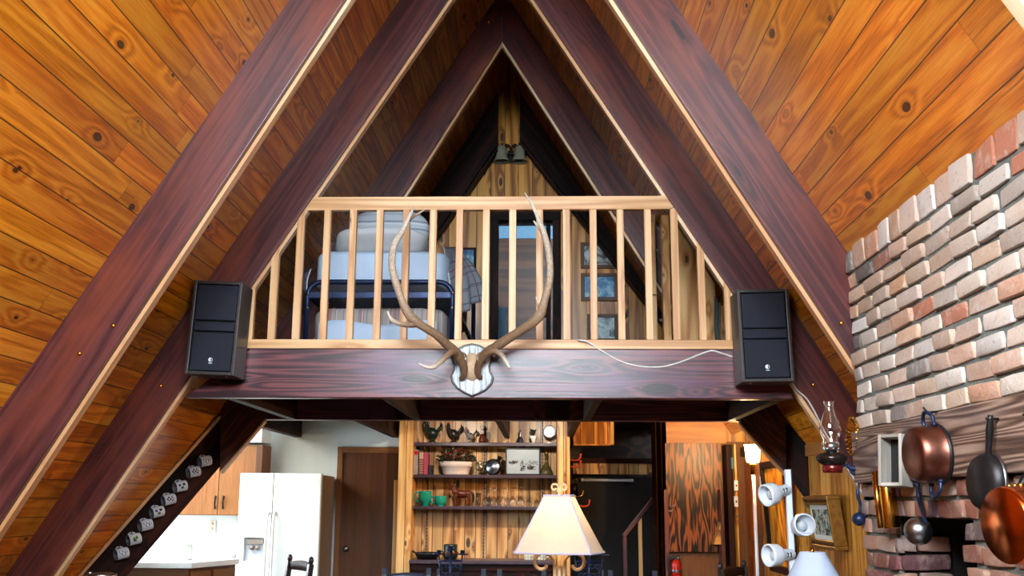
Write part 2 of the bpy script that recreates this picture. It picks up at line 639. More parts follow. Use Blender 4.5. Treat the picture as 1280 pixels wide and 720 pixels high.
def mat_lower_brick():
    t = NT('lower_dark_brick')  # darker, redder tones for the bricks below the mantel
    geo = t.n('ShaderNodeNewGeometry')
    r = geo.outputs['Random Per Island']
    col = t.ramp(r, [(0.0, lin((150, 92, 72))), (0.3, lin((178, 140, 118))), (0.5, lin((132, 84, 70))), (0.7, lin((186, 158, 140))), (0.85, lin((70, 62, 76))), (0.95, lin((150, 80, 62)))])
    g = t.gc()
    n1 = t.noise(g, 16, 4, 0.65)
    col = t.mix(t.math('MULTIPLY', t.math('SUBTRACT', n1, 0.5, clamp=True), 2.5, clamp=True), col, lin((196, 170, 156)))
    t.bump(n1, 0.6, 0.006)
    return t.done(col, 0.8, spec=0.3)


MT['brick_low'] = mat_lower_brick()


def mat_antler():
    t = NT('antler')
    g = t.gc()
    sp = t.n('ShaderNodeSeparateXYZ')
    t.set(sp.inputs[0], g)
    n1 = t.noise(t.scale(g, (30, 60, 60)), 3.0, 3, 0.6)
    col = t.ramp(t.math('ADD', t.math('MULTIPLY', sp.outputs[0], 0.85), t.math('MULTIPLY', t.math('SUBTRACT', n1, 0.5), 0.9)),
                 [(0.0, lin((104, 74, 50))), (0.4, lin((160, 130, 102))), (0.68, lin((210, 192, 172))), (0.92, lin((240, 234, 226)))])
    t.bump(n1, 0.6, 0.006)
    return t.done(col, 0.45)


MT['antler'] = mat_antler()


def mat_white_streak():
    t = NT('whitewashed_board')
    g = t.gc()
    n1 = t.noise(t.scale(g, (6, 60, 60)), 1.0, 3, 0.6)
    col = t.ramp(n1, [(0.36, lin((96, 108, 124))), (0.5, lin((206, 212, 214))), (0.7, lin((236, 236, 232)))])
    return t.done(col, 0.6)


MT['whitewash'] = mat_white_streak()


def mat_plaid(name, base, lines, sc):
    """woven plaid: thin stripes both ways along gc.x and gc.y"""
    t = NT(name)
    sp = t.n('ShaderNodeSeparateXYZ')
    t.set(sp.inputs[0], t.gc())
    col = base
    for ax, period, wd, c in lines:
        fr = t.math('FRACT', t.math('DIVIDE', sp.outputs[ax], period * sc))
        mk = t.math('LESS_THAN', fr, wd)
        col = t.mix(t.math('MULTIPLY', mk, 0.75), col, c)
    nz = t.noise(t.gc(), 160, 2)
    t.bump(nz, 0.2, 0.002)
    return t.done(col, 0.9, spec=0.2)


MT['plaid'] = mat_plaid('plaid_cloth', lin((178, 186, 198)), [(0, 0.10, 0.12, lin((120, 132, 156))), (0, 0.17, 0.05, lin((140, 84, 96))), (1, 0.12, 0.12, lin((108, 122, 150))), (1, 0.19, 0.05, lin((150, 80, 92))), (0, 0.05, 0.06, lin((226, 226, 226)))], 1.0)
MT['plaidpink'] = mat_plaid('striped_bedspread', lin((184, 172, 166)), [(0, 0.05, 0.12, lin((104, 112, 140))), (0, 0.21, 0.12, lin((176, 120, 116))), (0, 0.083, 0.1, lin((216, 212, 206)))], 1.0)
MT['pillowstripe'] = mat_plaid('striped_pillowcase', lin((188, 194, 202)), [(1, 0.06, 0.22, lin((110, 120, 142))), (1, 0.083, 0.12, lin((226, 228, 230)))], 1.0)
MT['sheet'] = plain('white_sheet', (206, 226, 250), 0.85, var=0.03, sc=10)
MT['pillow'] = plain('white_cotton', (246, 248, 252), 0.9, var=0.02)


def mat_picture(name, stops, sc=9.0, seed=0.0, grad=None):
    t = NT(name)
    g = t.n('ShaderNodeVectorMath', operation='ADD')
    t.set(g.inputs[0], t.gc())
    g.inputs[1].default_value = (seed, seed * 0.7, 0)
    n1 = t.noise(g.outputs[0], sc, 5, 0.65, 0.6)
    return t.done(t.ramp(n1, stops), 0.25, spec=0.5)


def mat_emit(name, c, st):
    t = NT(name)
    return t.done(lin(c), 0.5, Emission_Color=lin(c), Emission_Strength=st)


def mat_shade(name, c, tr=0.45):
    t = NT(name)
    g = t.gc()
    nz = t.noise(t.scale(g, (20, 300, 300)), 1.0, 2)
    cc = lin(c)
    col = t.ramp(nz, [(0.3, tuple(x * 0.93 for x in cc[:3])), (0.7, cc[:3])])
    df = t.n('ShaderNodeBsdfDiffuse')
    t.set(df.inputs[0], col)
    tl = t.n('ShaderNodeBsdfTranslucent')
    t.set(tl.inputs[0], col)
    mx = t.n('ShaderNodeMixShader')
    mx.inputs[0].default_value = tr
    t.t.links.new(df.outputs[0], mx.inputs[1])
    t.t.links.new(tl.outputs[0], mx.inputs[2])
    t.t.links.new(mx.outputs[0], t.out.inputs[0])
    return t.m


MT['shade'] = mat_shade('cream_fabric_shade', (226, 206, 182), 0.28)
MT['shadeblue'] = mat_shade('cool_white_shade', (214, 226, 246), 0.3)
MT['bell'] = mat_shade('frosted_bell_glass', (206, 204, 176), 0.5)
# ------------------------------------------------------------------ the setting
def roofpoly(sd, pts):                      # (x, Y) pairs on the roof plane
    return [V((x, y, roofz(x))) for x, y in pts]


XL = -ZR / SL                               # roof foot on the left
# left slope: runs to the floor, opens for the kitchen along the hip rafter
HP0 = V((-2.045, 7.524, roofz(2.045)))
HD = V((-0.655, -0.622, -0.655 * SL))
tz = HP0.z / (0.655 * SL)
HP1 = HP0 + HD * tz                         # hip rafter meets the floor
nl = V((-SL, 0, 1)).normalized()
nr = V((SL, 0, 1)).normalized()
SKY0, SKY1, SKX0, SKX1 = -0.3, 0.9, 0.72, 1.40       # unseen roof windows, added to let daylight onto the near ceilings
for sd, nrm, far, nm in ((-1, nl, [(0, 9.7), (HP0.x, 9.7), (HP0.x, HP0.y), (HP1.x, HP1.y)], 'ceiling_left'), (1, nr, [(0, 9.7), (2.045, 9.7), (2.045, HP0.y), (XK, 7.40)], 'ceiling_right')):
    b = MB()
    b.off = lambda: V((11.3, 4.05, 7.7))
    foot = HP1.x if sd < 0 else XK
    b.prism(roofpoly(sd, [(0, SKY1)] + far + [(foot, SKY1)]), nrm * 0.05, (0, 1, 0))
    for x0, x1, y0, y1 in ((0, SKX0, YF, SKY1), (SKX1, abs(foot), YF, SKY1), (SKX0, SKX1, YF, SKY0)):
        b.prism(roofpoly(sd, [(sd * x0, y0), (sd * x0, y1), (sd * x1, y1), (sd * x1, y0)]), nrm * 0.05, (0, 1, 0))
    struct(b, nm, MT['ceil'])
    b = MB()
    for p_, q_ in (((SKX0, SKY0), (SKX0, SKY1)), ((SKX0, SKY1), (SKX1, SKY1)), ((SKX1, SKY1), (SKX1, SKY0)), ((SKX1, SKY0), (SKX0, SKY0))):
        b.bar(V((sd * p_[0], p_[1], roofz(p_[0]))) + nrm * 0.03, V((sd * q_[0], q_[1], roofz(q_[0]))) + nrm * 0.03, 0.05, 0.09, nrm)
    struct(b, 'added_skylight_left' if sd < 0 else 'added_skylight_right', MT['rail'])
b = MB()
b.box((-4.4, YF - 0.2, -0.06), (3.0, 13.0, 0.0), grain=1)
struct(b, 'floor', MT['floor'])
# right knee wall of golden pine, boards upright
b = MB()
zk = roofz(XK)
b.prism([(XK, YF, 0), (XK, YF, zk), (XK, 7.4, zk), (XK, 7.4, LZ - 0.05), (XK, 10.0, LZ - 0.05), (XK, 10.0, 0)], (0.06, 0, 0), (0, 0, 1))
kw = struct(b, 'wall_right', MT['pinegold'])
b = MB()
b.box((XK - 0.02, 4.75, zk - 0.075), (XK, 7.38, zk + 0.005), grain=1)
struct(b, 'trim_1', MT['plyplain'])
# short return that closes the roof corner over the knee wall
b = MB()
b.prism([(2.045, 7.53, roofz(2.045)), (XK, 7.41, zk), (XK, 7.41, LZ), (2.045, 7.53, LZ)], (0.02, 0.02, 0), (0, 0, 1))
struct(b, 'wall_corner', MT['darkwood'])
# kitchen extension on the left
b = MB()
b.box((-4.2, YK, 0), (-0.86, YK + 0.06, 2.5), grain=2, plain=True)
struct(b, 'wall_kitchen', MT['wallwhite'])
b = MB()
b.box((-4.26, 5.4, 0), (-4.2, YK, 1.25), plain=True)
b.box((-4.26, 5.4, 2.0), (-4.2, YK, 2.5), plain=True)
b.box((-4.26, 5.4, 1.25), (-4.2, 8.0, 2.0), plain=True)
b.box((-4.26, 9.2, 1.25), (-4.2, YK, 2.0), plain=True)
struct(b, 'wall_kitchen_left', MT['wallwhite'])
b = MB()
for y in (8.0, 8.57, 9.14):
    b.box((-4.25, y, 1.25), (-4.19, y + 0.06, 2.0))
b.box((-4.25, 8.0, 1.25), (-4.17, 9.2, 1.29))
b.box((-4.25, 8.0, 1.96), (-4.19, 9.2, 2.0))
struct(b, 'window_2', MT['white'])
b = MB()
b.prism([(-4.26, 5.4, 2.36), (-2.06, 7.5, 2.36), (-2.06, YK, 2.36), (-4.26, YK, 2.36)], (0, 0, 0.1), (0, 1, 0))
struct(b, 'ceiling_kitchen', MT['wallwhite'])
b = MB()
b.prism([HP0, HP1, (-4.26, HP1.y - 0.85, 0), (-4.26, HP1.y - 0.85, 2.45), (HP0.x, HP0.y, 2.45)], (-0.03, 0.03, 0), (0, 0, 1))
struct(b, 'wall_dormer', MT['wallwhite'])
# loft floor and the ceiling under it
b = MB()
b.box((-2.06, YB + 0.07, LZ - 0.045), (XK, YK + 0.05, LZ), grain=1)
struct(b, 'floor_loft', MT['darkwood'])
# gable wall of the loft with the doorway cut out
dl0, dr0 = at(616, 300, YG), at(697, 300, YG)
dtop = at(655, 265, YG).z
b = MB()


def gpoly(pts):
    b.prism([(x, YG, z) for x, z in pts], (0, 0.06, 0), (0, 0, 1))


gpoly([(dl0.x, LZ), (dl0.x, dtop), (dl0.x, roofz(dl0.x)), (-roofx(LZ), LZ)])
gpoly([(dl0.x, dtop), (dr0.x, dtop), (dr0.x, roofz(dr0.x)), (0, ZR), (dl0.x, roofz(dl0.x))])
gpoly([(dr0.x, LZ), (roofx(LZ), LZ), (dr0.x, roofz(dr0.x))])
struct(b, 'wall_gable', MT['pinegold'])
# dim room behind the loft doorway
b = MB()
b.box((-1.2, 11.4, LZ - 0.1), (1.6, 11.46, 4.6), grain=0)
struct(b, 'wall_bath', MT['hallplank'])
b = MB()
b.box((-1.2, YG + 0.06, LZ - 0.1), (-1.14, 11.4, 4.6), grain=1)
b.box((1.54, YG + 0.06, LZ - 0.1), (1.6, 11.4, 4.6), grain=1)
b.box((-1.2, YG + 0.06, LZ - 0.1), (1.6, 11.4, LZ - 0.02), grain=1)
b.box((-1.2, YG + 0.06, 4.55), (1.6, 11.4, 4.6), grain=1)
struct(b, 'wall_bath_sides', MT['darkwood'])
# frame of the loft doorway
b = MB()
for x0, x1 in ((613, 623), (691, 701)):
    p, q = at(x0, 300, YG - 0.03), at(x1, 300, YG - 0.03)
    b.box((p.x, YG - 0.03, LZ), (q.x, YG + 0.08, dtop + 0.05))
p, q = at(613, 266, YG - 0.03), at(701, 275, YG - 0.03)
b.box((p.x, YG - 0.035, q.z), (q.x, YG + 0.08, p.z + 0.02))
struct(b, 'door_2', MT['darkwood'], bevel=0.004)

# back wall of the ground floor: shelf niche, hall opening, plywood wall
nx0, nx1 = at(514, 600, YK).x, at(697, 600, YK).x
b = MB()
b.box((nx0 - 0.05, YK, 0), (nx1 + 0.05, YK + 0.04, LZ - 0.05), grain=2)
struct(b, 'wall_back', MT['pine'])
# posts either side of the niche
b = MB()
for x0, x1 in ((497.5, 507), (507.5, 515)):
    b.box((at(x0, 600, 9.32).x, 9.32, 0), (at(x1, 600, 9.32).x, YK, LZ - 0.05), grain=2)
struct(b, 'pillar_left', MT['pineboard'], bevel=0.004)
b = MB()
for x0, x1 in ((696, 704.5), (705, 712.5)):
    b.box((at(x0, 600, 9.32).x, 9.32, 0), (at(x1, 600, 9.32).x, YK, LZ - 0.05), grain=2)
struct(b, 'pillar_right', MT['pine'], bevel=0.004)
# hall behind: planked far wall, dark sides
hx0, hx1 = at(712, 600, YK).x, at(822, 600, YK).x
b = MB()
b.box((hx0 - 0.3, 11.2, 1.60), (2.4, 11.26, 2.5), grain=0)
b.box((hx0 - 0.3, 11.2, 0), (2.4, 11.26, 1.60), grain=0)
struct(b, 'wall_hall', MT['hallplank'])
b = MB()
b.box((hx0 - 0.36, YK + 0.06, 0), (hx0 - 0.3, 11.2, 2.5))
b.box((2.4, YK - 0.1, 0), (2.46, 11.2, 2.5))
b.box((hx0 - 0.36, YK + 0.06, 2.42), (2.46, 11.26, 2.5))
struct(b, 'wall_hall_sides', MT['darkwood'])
# vertical board header over the black opening, standing at the stair
p, q = at(729, 579, 10.6), at(817, 593, 10.6)
b = MB()
b.box((p.x - 0.1, 10.6, q.z), (q.x + 0.3, 10.66, p.z), grain=2)
struct(b, 'trim_2', MT['pine'])
b = MB()
b.box((p.x - 0.1, 10.58, p.z - 0.002), (q.x + 0.3, 10.68, p.z + 0.05), grain=0)
struct(b, 'trim_3', MT['darkwood'])
# right part of the back wall: plain plywood above, pine left and right
px0, px1 = at(833, 600, YK).x, at(909, 600, YK).x
b = MB()
b.box((px0 - 0.005, YK, 0), (XK, YK + 0.05, at(860, 553, YK).z + 0.03), grain=2)
struct(b, 'wall_back_right', MT['cabinet'])
b = MB()
b.box((px0 - 0.005, YK - 0.02, at(860, 554, YK).z), (px1, YK + 0.05, LZ - 0.05), grain=0)
struct(b, 'trim_4', MT['plyplain'])
b = MB()
b.box((px1, YK - 0.02, at(860, 552, YK).z), (XK, YK + 0.05, LZ - 0.05), grain=2)
struct(b, 'trim_5', MT['pinegold'])
WX, WZ = 1.15, 2.95
# front gable: unseen window added behind the camera, its opening sized to shape daylight
b = MB()
for x in (-WX, 0, WX):
    b.box((x - 0.05, YF - 0.1, 0), (x + 0.05, YF, roofz(x) + 0.03), grain=2)
for z in (WZ, 3.9, 4.5):
    xx = min(roofx(z), WX)
    b.box((-xx, YF - 0.1, z - 0.05), (xx, YF, z + 0.05), grain=0)
struct(b, 'window_1', MT['darkwood'])
b = MB()
b.box((-3.4, YF - 0.12, 0), (3.4, YF, WZ), plain=True)
b.prism([(-WX, YF, WZ), (-WX, YF, roofz(WX) + 0.04), (-roofx(WZ) - 0.05, YF, WZ)], (0, -0.1, 0), (0, 0, 1))
b.prism([(WX, YF, WZ), (WX, YF, roofz(WX) + 0.04), (roofx(WZ) + 0.05, YF, WZ)], (0, -0.1, 0), (0, 0, 1))
struct(b, 'wall_front', MT['darkwood'])  # unseen wall, closed low and at the sides to hold back daylight
b = MB()
b.box((-14, -24, -0.5), (14, YF - 0.14, -0.4), plain=True)
struct(b, 'ground', plain('pale_bounce_ground', (214, 214, 210), 0.9, var=0.05))  # unseen ground, made pale to bounce daylight up to the ceilings

# ------------------------------------------------------------------ brick chimney
def brick(mb, o, u, w, n, l, h, d):
    """a tumbled brick: o = lower left back corner, u along, w up, n out of the wall"""
    cs = [random.uniform(-0.004, 0.003) for _ in range(8)]
    ks = (-1, -0.985, -0.94, -0.87, 0, 0.87, 0.94, 0.985, 1)
    dd = d + random.uniform(-0.006, 0.008)
    tl = [random.uniform(-0.004, 0.004) for _ in range(2)]
    vs, gs, fs = [], [], []
    off = mb.off()
    k = len(ks)
    for i, a in enumerate(ks):
        for j, c in enumerate(ks):
            r = 1 - 0.09 * (abs(a) ** 4) * (abs(c) ** 4)
            x = l * (0.5 + 0.5 * a * r) + cs[0] * a * c + random.uniform(-0.0015, 0.0015)
            y = h * (0.5 + 0.5 * c * r) + cs[1] * a + cs[2] * (1 - a * a) * 0.6
            e = max(abs(a), abs(c))
            z = dd * (1.0 if e < 0.9 else 0.97 if e < 0.95 else 0.82 if e < 0.99 else 0) + (tl[0] * a + tl[1] * c if e < 0.99 else 0)
            z += random.uniform(-0.0015, 0.0015) if e < 0.9 else 0
            vs.append(o + u * x + w * y + n * z)
            gs.append(V((x, y, z)) + off)
    for i in range(k - 1):
        for j in range(k - 1):
            fs.append((i * k + j, (i + 1) * k + j, (i + 1) * k + j + 1, i * k + j + 1))
    if u.cross(w).dot(n) < 0:
        fs = [f[::-1] for f in fs]
    mb.add(vs, fs, gs, True)


YC0, YC1 = 2.0, 4.70                        # chimney from near to far end
OY0, OY1, OZ1 = 3.56, 4.27, 1.425           # fire opening
random.seed(5)
b = MB()
lowb = MB()
U, W, N = V((0, -1, 0)), V((0, 0, 1)), V((-1, 0, 0))
MZ0, MZ1 = 1.565, 1.79
rows = []
z = MZ1
for i in range(10):
    rows.append((z, 0.0712, b, 0.222))
    z += 0.0712
rows.append((z, roofz(XB) - z + 0.0, b, 0.17))
z = MZ0
rows.append((z - 0.07, 0.07, lowb, 0.21))
rows.append((z - 0.145, 0.075, lowb, 0.115))
z -= 0.145
for i in range(18):
    rows.append((z - 0.0712, 0.0712, lowb, 0.215))
    z -= 0.0712
for ri, (z, h, mb, L) in enumerate(rows):
    y = YC1 - random.uniform(0, 0.004)
    first = True
    while y > YC0:
        l = L * random.uniform(0.82, 1.12)
        if first and ri % 2:
            l *= 0.5
        if first and ri == 10:
            l *= 0.6
        first = False
        inside = z + h * 0.5 < OZ1
        if inside and OY0 < y - l and y < OY1 + 0.001:
            y -= l
            continue
        y0 = y - l
        if inside and y > OY1 and y0 < OY1:
            y0 = OY1 if y - OY1 > 0.05 else y - 0.05
        if inside and y <= OY1 and y > OY0 and y0 < OY0:
            y = OY0 + random.uniform(-0.02, 0.05)
            l = 0.16
            y0 = y - l
        hh = h - 0.013 if ri != 10 else h - 0.012 + random.uniform(-0.01, 0.012)
        brick(mb, V((XB + 0.022, y - 0.004, z + 0.004)), U, W, N, (y - y0) - 0.010, hh, 0.023)
        y = y0
wr = struct(b, 'wall_chimney', MT['brick'])
lowb.obj('wall_lower_bricks', MT['brick_low'], wr)
# far jamb of the opening, faces the camera
jb = MB()
z = OZ1 - 0.0712 * 2
k = 0
while z > 0.3:
    x = XB + 0.012
    ls = (0.21,) if k % 2 else (0.07, 0.14)
    for l in ls:
        brick(jb, V((x, OY1 - 0.0 + 0.02, z + 0.004)), V((1, 0, 0)), W, V((0, -1, 0)), l - 0.01, 0.061, 0.026)
        x += l
    z -= 0.0712
    k += 1
jb.obj('wall_jamb_bricks', MT['brick_low'], wr)
mb = MB()
mb.box((XB + 0.0105, OY1 + 0.022, 0), (2.6, YC1 - 0.008, MZ0 + 0.02), plain=True)
mb.box((XB + 0.0105, YC0, 0), (2.6, OY0 - 0.03, MZ0 + 0.02), plain=True)
mb.box((XB + 0.0105, YC0, OZ1 + 0.002), (2.6, YC1 - 0.008, roofz(XB) - 0.012), plain=True)
mb.box((XB + 0.0105, YC0, 0), (2.6, YC1 - 0.008, 0.4), plain=True)
mb.obj('wall_mortar', MT['mortar'], wr)
vb = MB()
vb.box((XB + 0.215, OY1 - 0.002, 0.3), (2.2, OY1 + 0.02, OZ1))
vb.box((XB + 0.03, OY1 + 0.016, 0.3), (2.2, OY1 + 0.02, OZ1))
vb.box((2.16, OY0 - 0.04, 0.3), (2.2, OY1 + 0.03, OZ1 + 0.01))
vb.box((XB + 0.06, OY0 - 0.035, 0.39), (2.2, OY0 - 0.02, OZ1 + 0.01))
vb.box((XB + 0.04, OY0 - 0.04, OZ1 - 0.006), (2.2, OY1 + 0.02, OZ1 + 0.0015))
vb.obj('wall_firebox', MT['void'], wr)
# ------------------------------------------------------------------ rafters
TH = (0.035, 0.052, 0.027)                  # board, pale strip, board


def halfplanes(p, q, sd, lim=None, xcut=0.0, zlo=0.0):
    """polygon (x,z) of a rafter whose inner edge passes p and q"""
    s = (p.z - q.z) / (p.x - q.x)
    z0 = p.z - s * p.x
    poly = [(-4, -1), (4, -1), (4, 7), (-4, 7)]
    poly = clip(poly, (s, -1), -z0) if False else poly
    # above inner edge: z >= z0 + s x
    poly = clip(poly, (s, -1), -z0)
    # below roof (slightly sunk into the boards)
    poly = clip(poly, (SL * sd, 1), ZR + 0.03)
    poly = clip(poly, (-sd, 0), -xcut)
    poly = clip(poly, (0, -1), -zlo)
    if lim is not None:
        poly = clip(poly, (sd, 0), lim)
    return poly, s, z0


def rafter(Y, a, c, sd, label, lim=None, xcut=0.0, zlo=0.0, mat='rafter', strip='strip', th=TH):
    p, q = (a, c) if isinstance(a, V) else (at(a[0], a[1], Y), at(c[0], c[1], Y))
    poly, s, z0 = halfplanes(p, q, sd, lim, xcut, zlo)
    root = thing('rafter', label, 'roof beam', (sd * 2.2 if sd < 0 else 1.6, Y, max(zlo, 0.0)), 'rafters of the timber roof frames')
    gr = V((1, 0, s))
    y = Y
    for i, t in enumerate(th):
        mb = MB()
        pl = poly
        if i == 1:                          # the strip sits a little below the two boards
            pl, _, _ = halfplanes(p + V((0, 0, -0.034)), q + V((0, 0, -0.034)), sd, lim, xcut, zlo)
        mb.prism([(x, y, z) for x, z in pl], (0, t, 0), gr)
        mb.obj('edge_strip' if i == 1 else 'board', MT[strip] if i == 1 else MT[mat], root, bevel=0.004 if i != 1 else 0, label='pale unstained strip on the underside' if i == 1 else None)
        y += t
    return root, poly


def bolts(root, Y, pts):
    for x, y in pts:
        mb = MB()
        p = at(x, y, Y - 0.004)
        mb.lathe([(0.0, 0.006), (0.006, 0.0055), (0.010, 0.002), (0.011, -0.004)], p, (0, -1, 0), 12)
        mb.obj('bolt', MT['brass'], root)


r_, _ = rafter(YA, (420, 15), (128, 457), -1, 'large dark rafter nearest the camera on the left, crossing the orange ceiling boards')
bolts(r_, YA, [(99, 442), (141, 407), (100, 442)][:2])
r_, _ = rafter(YA, (769, 0), (1078, 467), 1, 'large dark rafter on the right that runs down onto the top of the brick chimney', lim=1.735)
bolts(r_, YA, [(1052, 404)])
r_, _ = rafter(YB, (558.7, 0), (324, 342), -1, 'dark rafter behind the left loudspeaker, at the left end of the loft railing')
bolts(r_, YB, [(201, 482)])
r_, _ = rafter(YB, (668.7, 0), (900, 342), 1, 'dark rafter behind the right loudspeaker, running down behind the oil lamp', lim=XK + 0.03)
bolts(r_, YB, [(1017, 481)])
r_, _ = rafter(YC, (627, 51.7), (507, 240), -1, 'dark rafter above the bed, left half of the peak with bolts in the loft', zlo=ZB + 0.02)
bolts(r_, YC, [(611, 28), (617, 3)])
r_, _ = rafter(YC, (628.7, 51.7), (750, 240), 1, 'dark rafter right half of the peak over the loft, above the framed pictures', zlo=ZB + 0.02)
bolts(r_, YC, [(641, 28), (636, 3)])
rafter(YD, (623, 178), (579, 242), -1, 'shadowed rafter against the gable wall, left of the bell lamp', xcut=0.105, zlo=LZ, mat='darkwood', strip='darkwood', th=(0.06, 0.09, 0.06))  # both gable rafters: shade painted in with darker wood, strips too
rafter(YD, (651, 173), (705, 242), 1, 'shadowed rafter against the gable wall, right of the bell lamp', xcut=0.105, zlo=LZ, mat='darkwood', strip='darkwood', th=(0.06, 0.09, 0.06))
YZ = 2.17
p, q = at(1251, 0, YZ + 0.114), at(1281, 45, YZ + 0.114)
q = V((p.x + 1, p.y, p.z - 1.66))
rafter(YZ, p, q, 1, 'dark rafter whose edge just enters the top right corner of the photo', lim=1.735)
rafter(YZ, V((-p.x, 0, p.z)), V((-q.x, 0, q.z)), -1, 'dark rafter of the frame nearest the window, beyond the left edge of the photo')

# ------------------------------------------------------------------ loft beam, rear beam, joists
pl, pr = at(229, 495, YB), at(994, 499.5, YB)
tl_, tr_ = at(318, 433.5, YB), at(953, 435, YB)
b = MB()
b.prism([(pl.x, YB + 0.02, ZB), (pr.x, YB + 0.02, ZB), (tr_.x + 0.03, YB + 0.02, LZ), (tl_.x - 0.03, YB + 0.02, LZ)], (0, 0.085, 0), (1, 0, 0))
b.obj('loft_beam', MT['beam'], bevel=0.006, label='wide weathered beam with a painted purple sheen under the loft railing, antlers mounted on it', cat='beam', kind='thing')
p, q = at(326, 527, YC), at(930, 529, YC)
b = MB()
b.box((-1.98, YC + 0.01, ZB), (1.99, YC + 0.10, LZ - 0.05), grain=0)
b.obj('rear_beam', MT['beam'], bevel=0.005, label='darker horizontal beam behind and below the loft beam, over the shelves', cat='beam', kind='thing')


def joist(x, y0, y1, w, label, z0=ZB):
    mb = MB()
    mb.box((x - w / 2, y0, z0), (x + w / 2, y1, LZ - 0.05), grain=1)
    mb.obj('floor_joist', MT['darkwood'], bevel=0.003, label=label, cat='joist', group='joists under the loft floor')


jx = at(475, 499, YB).x
joist(jx + 0.02, YB + 0.11, YC, 0.05, 'short floor joist left of the antlers between the two horizontal beams')
joist(at(749, 500, YB).x, YB + 0.11, YC, 0.05, 'short floor joist above the lampshade between the two horizontal beams')
joist(at(990, 513, YB).x - 0.05, YB + 0.11, YC, 0.06, 'short floor joist under the right loudspeaker between the two beams')
joist(at(268, 513, YB).x + 0.06, YB + 0.11, YC, 0.06, 'short floor joist under the left loudspeaker between the two beams')
joist(at(498, 551, YK).x - 0.03, YC + 0.11, YK, 0.06, 'dark floor joist ending on the pine post left of the shelves')
joist(at(712, 556, YK).x - 0.0, YC + 0.11, YK, 0.06, 'dark floor joist ending at the pine post right of the shelves', ZB + 0.0)
joist(at(376, 555, YK).x - 0.03, YC + 0.11, YK, 0.07, 'dark floor joist over the refrigerator, running to the white kitchen wall')
joist(at(634, 553, YK).x, YC + 0.11, YK, 0.05, 'dark floor joist above the bell on the top shelf')

# knee braces of the rear frame and the hip rafters
for sd, pts, lab in ((-1, ((335, 500), (330, 525), (275, 590), (275, 524)), 'rough reddish knee brace under the left end of the rear beam'),
                     (1, ((918, 502), (926, 530), (983, 593), (983, 524)), 'rough reddish knee brace under the right end of the rear beam')):
    P = [at(x, y, YC - 0.02) for x, y in pts]
    b = MB()
    dx = P[2] - P[1]
    b.prism([P[0] + V((0, 0, 0.1)), P[1], P[2], P[3], P[3] + V((0, 0, 0.16))], (0, 0.07, 0), dx)
    o = b.obj('knee_brace', MT['rough'], bevel=0.004, label=lab, cat='brace', group='knee braces of the rear frame')
    b = MB()
    d = (P[2] - P[1]).normalized()
    b.bar(P[1] + V((0, 0.035, -0.006)), P[2] + V((0, 0.035, -0.006)), 0.07, 0.012)
    b.obj('edge_strip', MT['strip'], o)
hd = V((HD.x, HD.y, 0)).normalized()
hn = V((0.689, -0.725, 0)).normalized()     # face towards the room
top0, top1 = HP0 + V((0, 0, -0.005)), HP1 + V((0, 0, 0))
dz = 0.41
b = MB()
lowp = HP0 + (HP1 - HP0) * ((HP0.z - dz) / HP0.z)
ext_ = (HP0 - HP1).normalized() * 0.08
b.prism([top0 + ext_, top1, V((lowp.x, lowp.y, 0)), top0 + ext_ - V((0, 0, dz))], -hn * 0.06, HP1 - HP0)
hip = b.obj('hip_rafter', MT['darkwood'], bevel=0.004, label='dark sloping board on the left that carries the hanging mugs', cat='roof beam')
b = MB()
b.bar(top0 + hn * 0.012 + V((0, 0, -0.012)), top1 + hn * 0.012 + V((0, 0, -0.012)), 0.03, 0.02)
b.obj('edge_strip', MT['strip'], hip)
b = MB()
r0, r1 = V((2.03, 7.52, roofz(2.045))), V((XK - 0.005, 7.385, zk))
b.prism([r0, r1, V((r1.x, r1.y, r1.z - 0.42)), V((r0.x, r0.y, r0.z - 0.36))], (0.03, 0.04, 0), r1 - r0)
b.obj('hip_rafter', MT['darkwood'], bevel=0.004, label='short dark sloping board right of the right knee brace, above the track lamp', cat='roof beam')
# ================================================================== the loft
random.seed(3)
# railing
YR = YB + 0.045                             # middle plane of the railing
rl = thing('loft_railing', 'pale wooden railing with square balusters along the loft edge', 'railing', (0, YR, LZ))
zt1, zt0 = at(600, 243.8, YR - 0.02).z, at(600, 262, YR - 0.02).z
zb1 = at(600, 424.5, YR - 0.02).z
xl0, xr0 = at(381, 254, YR - 0.02).x, at(838, 254, YR - 0.02).x
b = MB()
pA = [at(380, 263, YR - 0.02), at(391, 246, YR - 0.02), at(832, 244.5, YR - 0.02), at(842.5, 259, YR - 0.02), at(838, 261.5, YR - 0.02)]
b.prism([(p.x, YR - 0.02, p.z) for p in pA], (0, 0.04, 0), (1, 0, 0))
b.obj('top_rail', MT['rail'], rl, bevel=0.004)
b = MB()
b.prism([(at(308, 430, YR).x, YR - 0.024, LZ), (at(917, 430, YR).x, YR - 0.024, LZ), (at(915, 425, YR).x, YR - 0.024, zb1), (at(310, 425, YR).x, YR - 0.024, zb1)], (0, 0.05, 0), (1, 0, 0))
b.obj('bottom_rail', MT['rail'], rl, bevel=0.003)
BAL = [(313, 7, 358, 368), (339.7, 9.5, 302, 310), (372.7, 9.5, 0, 0), (406.3, 9, 0, 0), (438.8, 9, 0, 0), (472.5, 9, 0, 0), (506, 9, 0, 0), (540, 9.5, 0, 0), (573.5, 9, 0, 0), (607, 9, 0, 0),
       (640.5, 9, 0, 0), (674.5, 9, 0, 0), (708.3, 9.3, 0, 0), (742, 9, 0, 0), (776.3, 9, 0, 0), (811, 8.8, 0, 0), (844.5, 9.5, 0, 0), (878.5, 9.3, 299, 312), (910.5, 8, 346, 358)]
